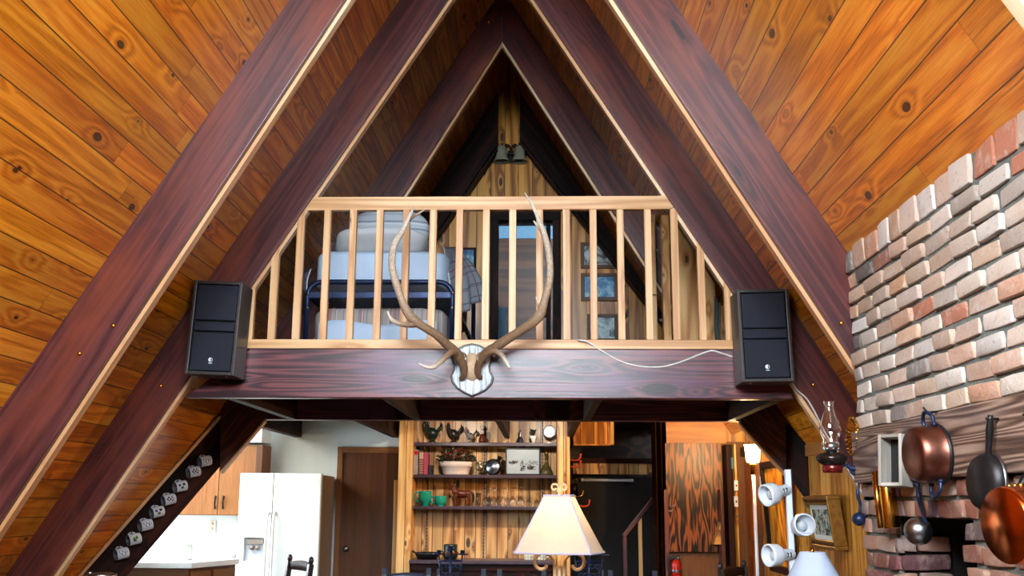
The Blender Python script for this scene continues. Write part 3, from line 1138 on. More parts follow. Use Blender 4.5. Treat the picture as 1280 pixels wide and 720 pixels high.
for x, wd, ya, yb_ in BAL:
    ym = 345 if not ya else 400
    p = at(x, ym, YR - 0.02)
    w_ = wd / F_PX * YR
    b = MB()
    if not ya:
        b.box((p.x - w_ / 2, YR - 0.02, zb1), (p.x + w_ / 2, YR + 0.018, zt0 + 0.001), grain=2)
    else:
        za, zbb = at(x, ya, YR).z, at(x, yb_, YR).z
        lft = x < 600
        h0, h1 = (zbb, za) if lft else (za, zbb)
        b.prism([(p.x - w_ / 2, YR - 0.02, zb1), (p.x + w_ / 2, YR - 0.02, zb1), (p.x + w_ / 2, YR - 0.02, h1), (p.x - w_ / 2, YR - 0.02, h0)], (0, 0.038, 0), (0, 0, 1))
    b.obj('baluster', MT['rail'], rl, bevel=0.0025)


# loudspeakers
def speaker(quad, label):
    """quad: photo corners of the front, in order top left, top right, bottom right, bottom left"""
    YS = YB - 0.225
    P = [at(x, y, YS) for x, y in quad]
    c = sum(P, V()) / 4
    u = ((P[1] - P[0]) + (P[2] - P[3])).normalized()
    w_ = ((P[0] - P[3]) + (P[1] - P[2])).normalized()
    w_ = (w_ - u * w_.dot(u)).normalized()
    n = w_.cross(u)                          # points away from the camera
    W2 = ((P[1] - P[0]).length + (P[2] - P[3]).length) / 4
    H2 = ((P[0] - P[3]).length + (P[1] - P[2]).length) / 4
    D = 0.215
    m = M((u, n, w_)).transposed().to_4x4()
    m.translation = c
    root = thing('loudspeaker', label, 'speaker', tuple(m @ V((0, D / 2, -H2))))
    t = 0.018
    b = MB()
    b.box((-W2, 0, -H2), (-W2 + t, D, H2), m, 2)
    b.box((W2 - t, 0, -H2), (W2, D, H2), m, 2)
    b.box((-W2 + t, 0, H2 - t), (W2 - t, D, H2), m, 0)
    b.box((-W2 + t, 0, -H2), (W2 - t, D, -H2 + t), m, 0)
    b.box((-W2 + t, D - t, -H2 + t), (W2 - t, D, H2 - t), m, 0)
    b.obj('cabinet', MT['cabgrey'], root, bevel=0.003)
    gw, gh = W2 - t - 0.004, H2 - t - 0.004
    z1, z2 = gh * 0.15, -gh * 0.10
    b = MB()
    for lo, hi in ((z1 + 0.005, gh), (z2 + 0.005, z1 - 0.005), (-gh, z2 - 0.005)):
        b.box((-gw, 0.006, lo), (gw, 0.035, hi), m, 0)
    b.obj('grille', MT['navy'], root, bevel=0.006)
    b = MB()
    b.box((-gw - 0.002, 0.03, -gh - 0.002), (gw + 0.002, 0.04, gh + 0.002), m, 0)
    b.obj('baffle', MT['black'], root)
    lz = -gh * 0.745
    b = MB()
    o = m @ V((0.0, 0.0055, lz))
    seg = []
    for k in range(25):
        a = 2 * PI * k / 24
        seg.append(o + u * (0.012 * math.cos(a)) + w_ * (0.012 * math.sin(a)))
    b.prism(seg[:-1], -n * 0.002)
    b.box((-0.009, 0.003, lz - 0.021), (0.011, 0.006, lz - 0.017), m, 0)
    b.obj('badge', plain('badge_silver', (226, 232, 240), 0.4) if 'badge' not in MT else MT['badge'], root)
    b = MB()
    seg = []
    for k in range(13):
        a = -PI / 2 + PI * k / 12
        seg.append(o - n * 0.0022 + u * (0.003 + 0.006 * math.cos(a)) + w_ * (0.0085 * math.sin(a)))
    b.prism(seg, -n * 0.001)
    b.obj('badge_mark', MT['navy'], root)
    for sx in (-1, 1):
        b = MB()
        b.lathe([(0.006, 0), (0.006, 0.006), (0.0, 0.007)], m @ V((sx * W2 * 0.62, 0.05, -H2)), -w_, 10)
        b.obj('foot', MT['steel'], root)
    return root


speaker([(243, 350.5), (302.5, 352), (292, 470), (230, 466.5)], 'black loudspeaker hung at the left end of the loft beam, leaning slightly')
speaker([(922, 361.5), (986.5, 361), (992.5, 476), (927, 478)], 'black loudspeaker hung upright at the right end of the loft beam')

# white cable along the beam
b = MB()
pts = [(722, 425), (733, 427), (745, 434), (756, 441), (770, 449), (786, 455), (806, 458.5), (830, 458), (852, 452), (872, 444), (884, 439.5), (892, 438.5), (902, 441.5), (916, 446)]
b.tube(spline([at(x, y, YB + (0.018 if y > 428 else 0.0)) for x, y in pts], 5), 0.0045, 6)
b.obj('speaker_cable', MT['cable'], label='white cable sagging along the loft beam to the right loudspeaker', cat='cable')
b = MB()
pts = [(990, 478), (997, 488), (1008, 498), (1014, 507), (1020, 518), (1026, 530), (1034, 545), (1045, 562), (1058, 583), (1068, 600), (1078, 617), (1086, 629)]
b.tube(spline([at(x, y, YB - 0.006) for x, y in pts], 4), 0.0045, 6)
b.obj('speaker_cable', MT['cable'], label='white cable running down the right rafter behind the oil lamp', cat='cable')

# antlers on their plaque
YP = YB + 0.018
ar = thing('mounted_antlers', 'elk antlers on a shield plaque mounted on the loft beam', 'antlers', tuple(at(590, 495, YP)))
out = [(590, 429.5), (600, 431.5), (609, 436.5), (615.5, 444), (615, 451), (612.5, 458), (613.5, 465), (617.5, 472), (615.5, 480), (608, 488), (598, 493), (590, 496), (581, 492), (571, 486), (564.5, 478), (563, 470), (566.5, 463),
       (567.5, 456), (564.5, 449), (564.5, 443), (571, 436.5), (580, 431.5)]
cx_, cy_ = 590, 463
b = MB()
b.prism([at(x, y, YP - 0.002) for x, y in out], (0, -0.016, 0), (0, 0, 1))
b.obj('plaque_edge', MT['black'], ar, bevel=0.003)
b = MB()
b.prism([at(cx_ + (x - cx_) * 0.90, cy_ + (y - cy_) * 0.935, YP - 0.018) for x, y in out], (0, -0.006, 0), (0, 0, 1))
b.obj('plaque', MT['whitewash'], ar, bevel=0.003)
b = MB()


def hide(i, j):
    a = j * 2 * PI
    k = i
    x = 590 + math.cos(a) * (12.5 + 1.5 * math.cos(2 * a)) * k * (0.92 if math.sin(a) > 0 else 1.0)
    y = 459 + math.sin(a) * (17.5 if math.sin(a) > 0 else 18) * k
    return at(x, y, YP - 0.024 - 0.035 * (1 - k ** 3))


b.grid(hide, 8, 28)
b.obj('skull_cap', MT['bone'], ar)


def horn(pts, rads, name='antler', k=6):
    """pts: (px, py, distance in front of the beam)"""
    b = MB()
    P = spline([at(x, y, YB - d) for x, y, d in pts], k)
    b.tube(P, [r * 1.25 * random.uniform(0.95, 1.05) for r in lerps(rads, len(P))], 12, norm=True)
    return b.obj(name, MT['antler'], ar)


horn([(575, 473, .022), (579, 471, .035), (580, 462, .055), (577, 451, .08), (570, 441, .11), (558, 430, .16), (545, 418, .22), (520, 402, .30), (507, 386, .33), (497, 360, .34), (490, 332, .32), (493, 306, .27), (503, 289, .22), (511, 273, .17), (517, 259, .12)],
     [.008, .013, .016, .020, .023, .021, .020, .020, .021, .017, .017, .016, .014, .012, .009, .003])
horn([(510, 277, .18), (516, 271, .16), (523, 267, .14), (531, 262, .12)], [.008, .007, .005, .002], 'tine')
horn([(574, 446, .09), (566, 440, .15), (558, 445, .20), (550, 453, .25), (541, 459, .28), (531, 458, .28), (523, 454, .28)], [.018, .015, .013, .012, .010, .007, .002], 'tine')
horn([(524, 404, .29), (510, 406, .31), (498, 404, .33), (489, 399, .34), (484, 389, .35)], [.019, .013, .011, .009, .003], 'tine')
horn([(602, 472, .022), (598, 469, .035), (597, 460, .055), (602, 448, .08), (610, 440, .11), (622, 432, .15), (648, 415, .22), (667, 402, .28), (676, 391, .30), (681, 374, .32), (687, 350, .33), (687, 324, .31), (682, 298, .27), (674, 276, .22), (665, 256, .17), (656, 241, .12)],
     [.008, .013, .016, .020, .023, .022, .020, .022, .022, .017, .016, .015, .014, .010, .006, .002])
horn([(683, 300, .27), (677, 289, .25), (671, 281, .23), (667, 276, .22)], [.011, .009, .006, .003], 'tine')
horn([(608, 442, .10), (618, 439, .15), (626, 443, .19), (632, 451, .23), (637, 460, .24)], [.018, .014, .012, .010, .005], 'tine')
horn([(677, 391, .30), (673, 383, .31), (670, 371, .32)], [.010, .006, .002], 'tine')
for x in (577.5, 601):
    b = MB()
    p_ = at(x, 446, YB - .085)
    b.tube([p_ + V((0.022 * math.cos(k * PI / 6), -0.006, 0.022 * math.sin(k * PI / 6))) for k in range(12)], 0.006, 8, closed=True, norm=True)
    b.obj('burr', MT['antler'], ar)

# ------------------------------------------------------------------ bed
YBD = 6.42


def rbox(mb, lo, hi, r, puff=0.0, nu=14, nv=14, crumple=0.0):
    """soft rounded box"""
    lo, hi = V(lo), V(hi)
    c, h = (lo + hi) / 2, (hi - lo) / 2

    def sp(a, ce):
        s_, c_ = math.sin(a), math.cos(a)
        return math.copysign(abs(s_) ** ce, s_), math.copysign(abs(c_) ** ce, c_)

    def fn(i, j):
        th, ph = -PI / 2 + PI * i, 2 * PI * j
        s1, c1 = sp(th, r)
        s2, c2 = sp(ph, r)
        p = V((c1 * c2, c1 * s2, s1))
        q = c + V((p.x * h.x, p.y * h.y, p.z * h.z * (1 - puff * (abs(p.x) ** 2 + abs(p.y) ** 2) / 2)))
        if crumple:
            q += V((math.sin(q.z * 37 + q.x * 21), math.sin(q.x * 29 + q.z * 17), math.sin(q.x * 33 + q.y * 23))) * crumple
        return q
    mb.grid(fn, nu, nv, gfn=lambda i, j: (lambda q: (q.x, q.z + q.y, 0))(fn(i, j)))
    return mb


bx0, bx1 = at(388, 340, YBD).x, at(561, 340, YBD).x
zm1 = at(470, 309.5, YBD).z
zm0 = at(470, 349, YBD).z
bd = thing('single_bed', 'iron framed single bed with white sheet behind the loft railing', 'bed', ((bx0 + bx1) / 2, YBD, LZ))
b = MB()
rbox(b, (bx0, YBD, zm0 - 0.06), (bx1, 8.35, zm1), 0.22, nu=24, nv=40, crumple=0.002)
b.obj('mattress', MT['sheet'], bd)
b = MB()
z1 = at(470, 352.5, YBD - 0.05).z
xa, xb = at(384, 380, YBD - 0.05).x, at(565.5, 380, YBD - 0.05).x
rr = 0.09
loop = [V((xa, YBD - 0.05, LZ + 0.03)), V((xa, YBD - 0.05, z1 - rr))]
for k in range(1, 7):
    a = PI - k * PI / 12
    loop.append(V((xa + rr + rr * math.cos(a), YBD - 0.05, z1 - rr + rr * math.sin(a))))
for k in range(0, 7):
    a = PI / 2 - k * PI / 12
    loop.append(V((xb - rr + rr * math.cos(a), YBD - 0.05, z1 - rr + rr * math.sin(a))))
loop.append(V((xb, YBD - 0.05, LZ + 0.03)))
b.tube(loop, 0.0165, 12)
b.obj('footboard_frame', MT['blueiron'], bd)
b = MB()
zc = at(470, 369, YBD - 0.05).z
b.box((xa, YBD - 0.06, zc - 0.02), (xb, YBD - 0.03, zc + 0.02))
b.box((xa - 0.005, YBD - 0.05, zc - 0.018), (xa + 0.02, 8.35, zc + 0.016))
b.box((xb - 0.02, YBD - 0.05, zc - 0.018), (xb + 0.005, 8.35, zc + 0.016))
b.obj('bed_rail', MT['blueiron'], bd, bevel=0.003)
for x in (xa, xb):
    b = MB()
    b.tube([V((x, 8.36, LZ)), V((x, 8.36, zm1 + 0.1))], 0.0165, 12)
    b.obj('leg', MT['blueiron'], bd)
for x, y in ((385, 367), (384, 385), (566, 366), (565, 385)):
    b = MB()
    b.ball(at(x, y, YBD - 0.07), 0.011, 10, 6)
    b.obj('bolt', MT['steel'], bd)
# under-bed: second mattress with striped spread
tr_ = thing('trundle_mattress', 'low mattress with striped bedspread stored under the iron bed', 'mattress', ((bx0 + bx1) / 2, YBD + 0.1, LZ))
zt = at(470, 380, YBD).z
b = MB()
rbox(b, (bx0 - 0.0, YBD + 0.0, LZ + 0.001), (bx1 + 0.0, 8.2, zt), 0.25, nu=20, nv=36, crumple=0.005)
b.obj('bedspread', MT['plaidpink'], tr_)
b = MB()


def apron(i, j):
    x = bx0 + 0.07 + (bx1 - bx0 - 0.14) * i
    zt_ = at(470, 404, YBD).z + 0.016 * math.sin(i * 9)
    return V((x, YBD - 0.012 - 0.008 * math.sin(i * 24) * (1 - j), LZ + 0.002 + (zt_ - LZ) * j))


b.grid(apron, 40, 6)
b.obj('sheet_edge', MT['sheet'], tr_, solid=0.008, label='white sheet folded over the front of the spread')
# pillows
b = MB()
rbox(b, (at(414, 300, 6.62).x, 6.62, zm1 - 0.012), (at(531, 300, 6.62).x, 7.02, at(470, 281, 6.7).z), 0.55, 0.35, 20, 32, 0.004)
b.obj('pillow', MT['pillow'], label='plump white pillow lying on the loft bed', cat='pillow')
b = MB()
x0, x1 = at(438, 270, 7.1).x, at(535, 270, 7.1).x
zt = at(480, 261, 7.12).z


def pil(i, j):
    th, ph = -PI / 2 + PI * i, 2 * PI * j
    sgn = lambda v, e: math.copysign(abs(v) ** e, v)
    px_, pz_ = sgn(math.cos(th), .5) * sgn(math.cos(ph), .5), sgn(math.sin(th), .5)
    py_ = sgn(math.cos(th), .8) * sgn(math.sin(ph), .8)
    z = (zm1 - 0.012 + zt) / 2 + pz_ * (zt - zm1 + 0.012) / 2
    return V(((x0 + x1) / 2 + px_ * (x1 - x0) / 2 + 0.008 * math.sin(z * 30), 7.14 + 0.10 * (z - zm1) + py_ * 0.09 + 0.008 * math.sin(px_ * 9 + z * 22), z))


b.grid(pil, 22, 34, gfn=lambda i, j: (lambda q: (q.x, q.z, 0))(pil(i, j)))
b.obj('pillow', MT['pillowstripe'], label='grey striped pillow propped upright behind the white pillow', cat='pillow')
# plaid blanket hanging over the right side
b = MB()


def drape(i, j):
    # i along the bed, j from the mattress edge downwards
    top = at(555 + 16 * i, 309, 6.55 + 0.45 * i)
    bot = at(566 + 37 * i, 399 - 25 * i, 6.50 + 0.52 * i)
    p = top.lerp(bot, j)
    a = math.sin(i * 13 + j * 2) * 0.018 * j
    return p + V((a + 0.05 * math.sin(j * PI) * i, a, 0))


b.grid(drape, 30, 18, gfn=lambda i, j: (i * 0.6, j * 0.55, 0))
b.obj('blanket', MT['plaid'], solid=0.008, label='plaid blanket hanging off the right side of the loft bed', cat='blanket')
b = MB()


def drape2(i, j):
    top = at(389 - 3 * i, 336 + 2 * i, 6.50 + 0.45 * i)
    bot = at(386 - 15 * i, 372 - 20 * i, 6.46 + 0.50 * i)
    return top.lerp(bot, j) + V((-0.02 * math.sin(j * PI), 0.01 * math.sin(i * 12) * j, 0))


b.grid(drape2, 12, 8, gfn=lambda i, j: (i * 0.4, j * 0.3, 0))
b.obj('blanket', MT['plaid'], solid=0.008, label='corner of plaid blanket poking out on the left side of the loft bed', cat='blanket')


# ------------------------------------------------------------------ pictures on the gable wall
def frame_pic(name, quad, Y, fw, fmat, pmat, label, cat='picture', mat_=None, depth=0.025, group=None):
    """picture on a wall facing the room; quad = outer photo box x0,y0,x1,y1"""
    x0, y0, x1, y1 = quad
    a, c = at(x0, y0, Y), at(x1, y1, Y)
    x0, x1, z1, z0 = a.x, c.x, a.z, c.z
    root = thing(name, label, cat, ((x0 + x1) / 2, Y, z0), group)
    b = MB()
    for p in (((x0, z0), (x1, z0), (x1 - fw, z0 + fw), (x0 + fw, z0 + fw)), ((x0, z1), (x1, z1), (x1 - fw, z1 - fw), (x0 + fw, z1 - fw)), ((x0, z0), (x0, z1), (x0 + fw, z1 - fw), (x0 + fw, z0 + fw)), ((x1, z0), (x1, z1), (x1 - fw, z1 - fw), (x1 - fw, z0 + fw))):
        b.prism([(x, Y - depth, z) for x, z in p], (0, depth, 0))
    b.obj('frame', MT[fmat], root, bevel=0.003)
    i0 = fw
    if mat_:
        b = MB()
        b.box((x0 + fw, Y - depth * 0.5, z0 + fw), (x1 - fw, Y - 0.001, z1 - fw))
        b.obj('mat_board', MT[mat_], root)
        i0 = fw * 1.7
    b = MB()
    b.box((x0 + i0, Y - depth * 0.55, z0 + i0), (x1 - i0, Y - 0.001, z1 - i0), plain=True)
    b.obj('print', pmat, root)
    return root


blue = [(0.3, lin((20, 50, 84))), (0.5, lin((70, 128, 170))), (0.62, lin((150, 196, 220))), (0.8, lin((226, 232, 232)))]
snow = [(0.34, lin((40, 44, 40))), (0.46, lin((120, 112, 100))), (0.56, lin((196, 208, 214))), (0.7, lin((226, 230, 232)))]
MT['pic1'] = mat_picture('blue_seascape', blue, 7, 3)
MT['pic2'] = mat_picture('snowy_brush_scene', snow, 14, 8)
MT['pic3'] = mat_picture('blue_river_scene', [(0.3, lin((30, 60, 110))), (0.48, lin((70, 140, 190))), (0.62, lin((160, 200, 214))), (0.75, lin((60, 80, 90)))], 12, 5)
MT['pic4'] = mat_picture('pale_tree_scene', [(0.36, lin((70, 90, 90))), (0.46, lin((170, 196, 200))), (0.6, lin((206, 224, 226)))], 11, 12)
frame_pic('framed_picture', (555, 310, 595, 342), YG - 0.005, 0.022, 'darkwood', MT['pic1'], 'small blue picture in a dark frame on the wall beside the bed')
frame_pic('framed_picture', (725.5, 303.5, 772, 336), YG - 0.005, 0.035, 'door', MT['pic2'], 'topmost of three framed pictures right of the loft doorway', group='three framed pictures right of the loft doorway')
frame_pic('framed_picture', (726, 342, 772.5, 376.5), YG - 0.005, 0.035, 'door', MT['pic3'], 'middle of three framed pictures right of the loft doorway, blue water scene', group='three framed pictures right of the loft doorway')
frame_pic('framed_picture', (734, 393, 772.5, 428), YG - 0.005, 0.032, 'door', MT['pic4'], 'lowest of three framed pictures right of the loft doorway, pale tree', group='three framed pictures right of the loft doorway')

# wall lamp with two bell shades
p = at(638.5, 194, YG - 0.03)
sc = thing('wall_sconce', 'black wall lamp with two frosted bell shades high in the gable', 'wall lamp', tuple(p))
b = MB()
b.box((p.x - 0.028, YG - 0.03, p.z - 0.07), (p.x + 0.028, YG - 0.005, p.z + 0.05))
b.obj('backplate', MT['blackiron'], sc, bevel=0.008)
b = MB()
zb_ = p.z
b.tube([V((p.x - 0.14, YG - 0.06, zb_)), V((p.x + 0.14, YG - 0.06, zb_))], 0.009, 8)
b.tube([V((p.x, YG - 0.03, zb_)), V((p.x, YG - 0.07, zb_))], 0.012, 8)
for s_ in (-1, 1):
    b.tube(spline([V((p.x, YG - 0.05, zb_ + 0.04)), V((p.x + s_ * 0.02, YG - 0.05, zb_ + 0.09)), V((p.x + s_ * 0.05, YG - 0.05, zb_ + 0.10)), V((p.x + s_ * 0.05, YG - 0.05, zb_ + 0.07)), V((p.x + s_ * 0.03, YG - 0.05, zb_ + 0.075))], 5), 0.007, 8)
    b.tube([V((p.x + s_ * 0.085, YG - 0.06, zb_)), V((p.x + s_ * 0.085, YG - 0.06, zb_ + 0.11))], 0.007, 8)
    b.ball((p.x + s_ * 0.145, YG - 0.06, zb_), 0.014, 10, 6)
b.obj('arm', MT['blackiron'], sc)
for s_ in (-1, 1):
    b = MB()
    b.lathe([(0.022, 0.075), (0.04, 0.065), (0.048, 0.03), (0.052, -0.02), (0.064, -0.06), (0.08, -0.082), (0.077, -0.084), (0.06, -0.058), (0.048, -0.02), (0.044, 0.03), (0.035, 0.06)], (p.x + s_ * 0.085, YG - 0.085, zb_), (0, 0, 1), 20)
    b.obj('bell_shade', MT['bell'], sc)

# things seen through the loft doorway
dq = at(637, 340, YG + 0.3)
dw = thing('open_door', 'dark door standing open inside the loft doorway', 'door', (at(690, 300, YG).x, YG + 0.08, LZ))
b = MB()
xh = at(689, 300, YG + 0.08).x
b.box((xh - 0.045, YG + 0.08, LZ + 0.01), (xh - 0.005, YG + 0.80, dtop - 0.01), grain=2)
b.obj('door_leaf', MT['darkwood'], dw, bevel=0.003)
b = MB()
b.lathe([(0.0, 0.05), (0.022, 0.045), (0.026, 0.03), (0.012, 0.015), (0.012, 0.0)], (xh - 0.045, YG + 0.72, LZ + 0.95), (-1, 0, 0), 14)
b.obj('knob', MT['brass'], dw)
a, c = at(645, 272, 11.39), at(675, 297, 11.39)
MT['bluewall'] = plain('blue_grey_paint', (84, 124, 150), 0.6)
b = MB()
b.box((-1.1, 11.37, a.z - 0.25), (1.5, 11.40, a.z + 0.9), plain=True)
struct(b, 'wall_bath_upper', MT['bluewall'])
a, c = at(623, 388, 10.2), at(633, 430, 10.2)
b = MB()
b.box((a.x, 10.2, LZ), (c.x, 10.25, a.z), grain=2, plain=True)
b.box((a.x - 0.03, 10.18, LZ), (a.x, 10.27, a.z + 0.03), grain=2)
b.box((a.x - 0.03, 10.18, a.z), (c.x, 10.27, a.z + 0.03), grain=0)
b.obj('screen_panel', MT['bluewall'], label='blue panel low inside the loft doorway, left side', cat='panel')

# closet partition, folding door edge and boards at the right of the loft
YQ = 6.95
a, c = at(839, 300, YQ), at(892, 300, YQ)
b = MB()
zt_a = roofz(a.x) - 0.30
b.prism([(a.x, YQ, LZ), (c.x, YQ, LZ), (c.x, YQ, min(roofz(c.x) - 0.05, 9)), (a.x, YQ, roofz(a.x) - 0.05)], (0, 0.03, 0), (0, 0, 1))
o = b.obj('closet_door', MT['pineboard'], bevel=0.003, label='tall pine closet door cut to the roof slope, behind right end of the railing', cat='door')
b = MB()
b.box((c.x + 0.0, YQ + 0.03, LZ), (c.x + 0.09, YQ + 0.07, roofz(c.x + 0.09) - 0.05), grain=2)
b.obj('batten', MT['pineboard'], o, bevel=0.003)
b = MB()
b.box((a.x - 0.05, YQ + 0.2, LZ), (c.x + 0.1, YQ + 0.24, LZ + 0.6), grain=2)
a, c = at(826.5, 300, YQ + 0.05), at(836, 300, YQ + 0.05)
b = MB()
b.box((a.x, YQ + 0.02, LZ), (c.x, YQ + 0.10, roofz(c.x) - 0.05), grain=2)
o = b.obj('closet_post', MT['pineboard'], bevel=0.004, label='pine post at the left side of the closet door', cat='post')
for y in (313, 400):
    b = MB()
    b.ball(at(821 if y < 350 else 826, y, YQ + 0.02), 0.012, 10, 8)
    b.obj('knob', MT['steel'], o)
a, c = at(812.5, 278, YQ + 0.35), at(820.5, 368, YQ + 0.35)
b = MB()
b.box((a.x, YQ + 0.35, c.z), (c.x, YQ + 0.38, a.z), grain=2)
b.obj('hanging_board', MT['pineboard'], bevel=0.003, label='narrow yellow pine board hanging left of the closet post', cat='board')
a, c = at(812, 368, YQ + 0.4), at(821, 368, YQ + 0.4)
b = MB()
b.box((a.x, YQ + 0.4, LZ), (c.x, YQ + 0.5, a.z + 0.6), grain=2)
b.obj('stud', MT['pine'], bevel=0.003, label='rough pine stud behind the narrow hanging board', cat='post')
MT['greycurtain'] = plain('grey_green_cloth', (84, 88, 82), 0.9)
b = MB()
a, c = at(891, 330, 6.6), at(902, 424, 6.6)


def curt(i, j):
    x = a.x + (c.x - a.x) * i
    return V((x + 0.004 * math.sin(j * 8), 6.6 + 0.02 * math.sin(i * 14), LZ + (roofz(x) - 0.32 - LZ) * j))


b.grid(curt, 16, 10)
b.obj('curtain', MT['greycurtain'], solid=0.006, label='strip of grey curtain at the far right behind the railing', cat='curtain')
a, c = at(773, 330, 8.6), at(779, 424, 8.6)
b = MB()
b.tube([V((c.x, 8.6, LZ)), V((c.x, 8.6, at(776, 345, 8.6).z))], 0.014, 10)
b.ball((c.x, 8.6, at(776, 357, 8.6).z), 0.03, 10, 8)
b.ball((c.x, 8.6, at(776, 395, 8.6).z), 0.035, 10, 8)
b.obj('stand', MT['blackiron'], label='thin dark stand beside the three framed pictures', cat='stand')
# ================================================================== kitchen
random.seed(8)
# refrigerator
YFR = 9.0
a, m_, c = at(301, 591, YFR), at(342.5, 591, YFR), at(402.5, 592, YFR)
fz = (a.z + c.z) / 2
fr = thing('refrigerator', 'white side-by-side refrigerator with ice dispenser beside the brown door', 'refrigerator', ((a.x + c.x) / 2, YFR, 0))
b = MB()
b.box((a.x + 0.005, YFR + 0.07, 0.0), (c.x - 0.005, YFR + 0.58, fz - 0.012))
MT['fridgeside'] = plain('grey_pebbled_steel', (128, 118, 110), 0.5, var=0.05, sc=90)
b.obj('body', MT['fridgeside'], fr, bevel=0.006)
dx0, dx1 = at(303, 680, YFR).x + 0.012, at(333, 680, YFR).x - 0.01
dz1, dz0 = at(318, 672, YFR).z, at(318, 702, YFR).z
b = MB()
b.box((a.x, YFR, 0.1), (dx0, YFR + 0.06, fz))
b.box((dx1, YFR, 0.1), (m_.x - 0.003, YFR + 0.06, fz))
b.box((dx0, YFR, dz1), (dx1, YFR + 0.06, fz))
b.box((dx0, YFR, 0.1), (dx1, YFR + 0.06, dz0))
fd = b.obj('door', MT['white'], fr)
b = MB()
b.box((dx0 - 0.002, YFR + 0.045, dz0), (dx1 + 0.002, YFR + 0.058, dz1))
b.box((dx0, YFR - 0.004, dz0 - 0.012), (dx1, YFR + 0.05, dz0 + 0.004))
di = b.obj('dispenser', MT['plasticwhite'], fd, bevel=0.003)
b = MB()
for k in (0.35, 0.62):
    b.lathe([(0.0, 0.0), (0.022, 0.004), (0.018, 0.03), (0.0, 0.032)], (dx0 + (dx1 - dx0) * k, YFR + 0.03, dz1 - 0.07), (0, -0.4, -1), 12)
b.box((dx0 + 0.02, YFR + 0.01, dz1 - 0.055), (dx1 - 0.02, YFR + 0.05, dz1 - 0.01))
b.obj('dispenser_spout', MT['fridgeside'], fd)
b = MB()
b.box((m_.x + 0.003, YFR, 0.1), (c.x, YFR + 0.06, fz))
fd2 = b.obj('door', MT['white'], fr, bevel=0.008)
zt, zl = at(343, 640, YFR).z, 0.45
for x, pr in ((m_.x - 0.028, fd), (m_.x + 0.028, fd2)):
    b = MB()
    b.tube(spline([V((x, YFR, zt)), V((x, YFR - 0.045, zt - 0.06)), V((x, YFR - 0.055, (zt + zl) / 2)), V((x, YFR - 0.045, zl + 0.06)), V((x, YFR, zl))], 5), 0.012, 8)
    b.obj('handle', MT['white'], pr)

# brown kitchen door
YD1 = YK - 0.02
x0, x1 = at(421, 600, YD1).x, at(498, 600, YD1).x
zt = at(455, 559, YD1).z
b = MB()
fw = at(428, 600, YD1).x - x0
b.box((x0, YD1 - 0.02, 0), (x0 + fw, YD1 + 0.02, zt), grain=2)
b.box((x0 + fw, YD1 - 0.02, zt - fw * 1.0), (x1, YD1 + 0.02, zt), grain=0)
dr = struct(b, 'door_1', MT['cabinet'], bevel=0.004)
b = MB()
b.box((x0 + fw, YD1 - 0.002, 0.01), (x1, YD1 + 0.018, zt - fw), grain=2)
b.obj('door_leaf', MT['door'], dr)
b = MB()
p = at(432, 686, YD1 - 0.03)
b.lathe([(0.0, 0.05), (0.018, 0.047), (0.026, 0.036), (0.026, 0.024), (0.012, 0.014), (0.012, 0.006), (0.03, 0.004), (0.03, -0.002)], V((p.x, YD1, p.z)), (0, -1, 0), 18)
b.obj('door_knob', MT['steel'], dr)
# white jamb strip beside the post
b = MB()
a, c = at(493, 600, YD1 - 0.03), at(497.2, 675, YD1 - 0.03)
b.box((a.x, YD1 - 0.05, 0.3), (c.x, YD1 - 0.02, a.z), grain=2)
b.obj('loose_batten', MT['pineboard'], bevel=0.002, label='short pale batten nailed beside the brown door', cat='board')

# wall cabinet
YCB = 9.32
a, c = at(230, 556, YCB), at(317, 644.5, YCB)
x0 = a.x - 0.25
cb = thing('wall_cabinet', 'brown oak wall cabinet with two doors above the white kitchen counter', 'cabinet', (x0, YCB, c.z))
zt = 2.30
b = MB()
b.box((x0, YCB + 0.02, c.z), (at(326.5, 600, YCB).x, YK - 0.002, at(320, 556, YCB).z))
b.obj('body', MT['cabinet'], cb, bevel=0.003)
ms = at(274, 600, YCB).x
for xa, xb, hx in ((x0 + 0.01, ms - 0.002, 268.5), (ms + 0.002, c.x, 278.5)):
    b = MB()
    b.box((xa, YCB, c.z + 0.006), (xb, YCB + 0.02, at(320, 556, YCB).z - 0.015), grain=2)
    d_ = b.obj('door', MT['cabinet'], cb, bevel=0.004)
    b = MB()
    p = at(hx, 628, YCB - 0.012)
    b.tube([p + V((0, 0, 0.035)), p + V((0, -0.008, 0.0)), p + V((0, 0, -0.035))], [0.006, 0.008, 0.006], 8)
    b.ball(p + V((0, 0.004, 0.045)), (0.011, 0.006, 0.016), 8, 6)
    b.ball(p + V((0, 0.004, -0.045)), (0.011, 0.006, 0.016), 8, 6)
    b.obj('handle', MT['blackiron'], d_)
b = MB()
b.box((at(318.5, 600, YCB).x, YCB - 0.004, c.z + 0.0), (at(326.5, 600, YCB).x, YCB + 0.02, at(320, 556, YCB).z), grain=2)
b.obj('end_panel', MT['door'], cb, bevel=0.002)
# soffit above it
b = MB()
b.box((x0 - 0.9, YCB - 0.04, at(320, 553, YCB).z), (at(329, 540, YCB).x, YK, 2.37), plain=True)
struct(b, 'trim_6', MT['wallwhite'])
# outlet
b = MB()
p = at(265, 658, YK - 0.01)
b.box((p.x - 0.035, YK - 0.01, p.z - 0.055), (p.x + 0.035, YK, p.z + 0.055))
o = b.obj('wall_outlet', plain('cream_plastic', (226, 218, 190), 0.4), bevel=0.004, label='cream wall outlet under the brown cabinet', cat='outlet')
for s_ in (-1, 1):
    b = MB()
    b.lathe([(0.014, 0), (0.014, 0.003), (0, 0.0035)], (p.x, YK - 0.011, p.z + 0.022 * s_), (0, -1, 0), 12)
    b.obj('socket', MT['cream'], o)
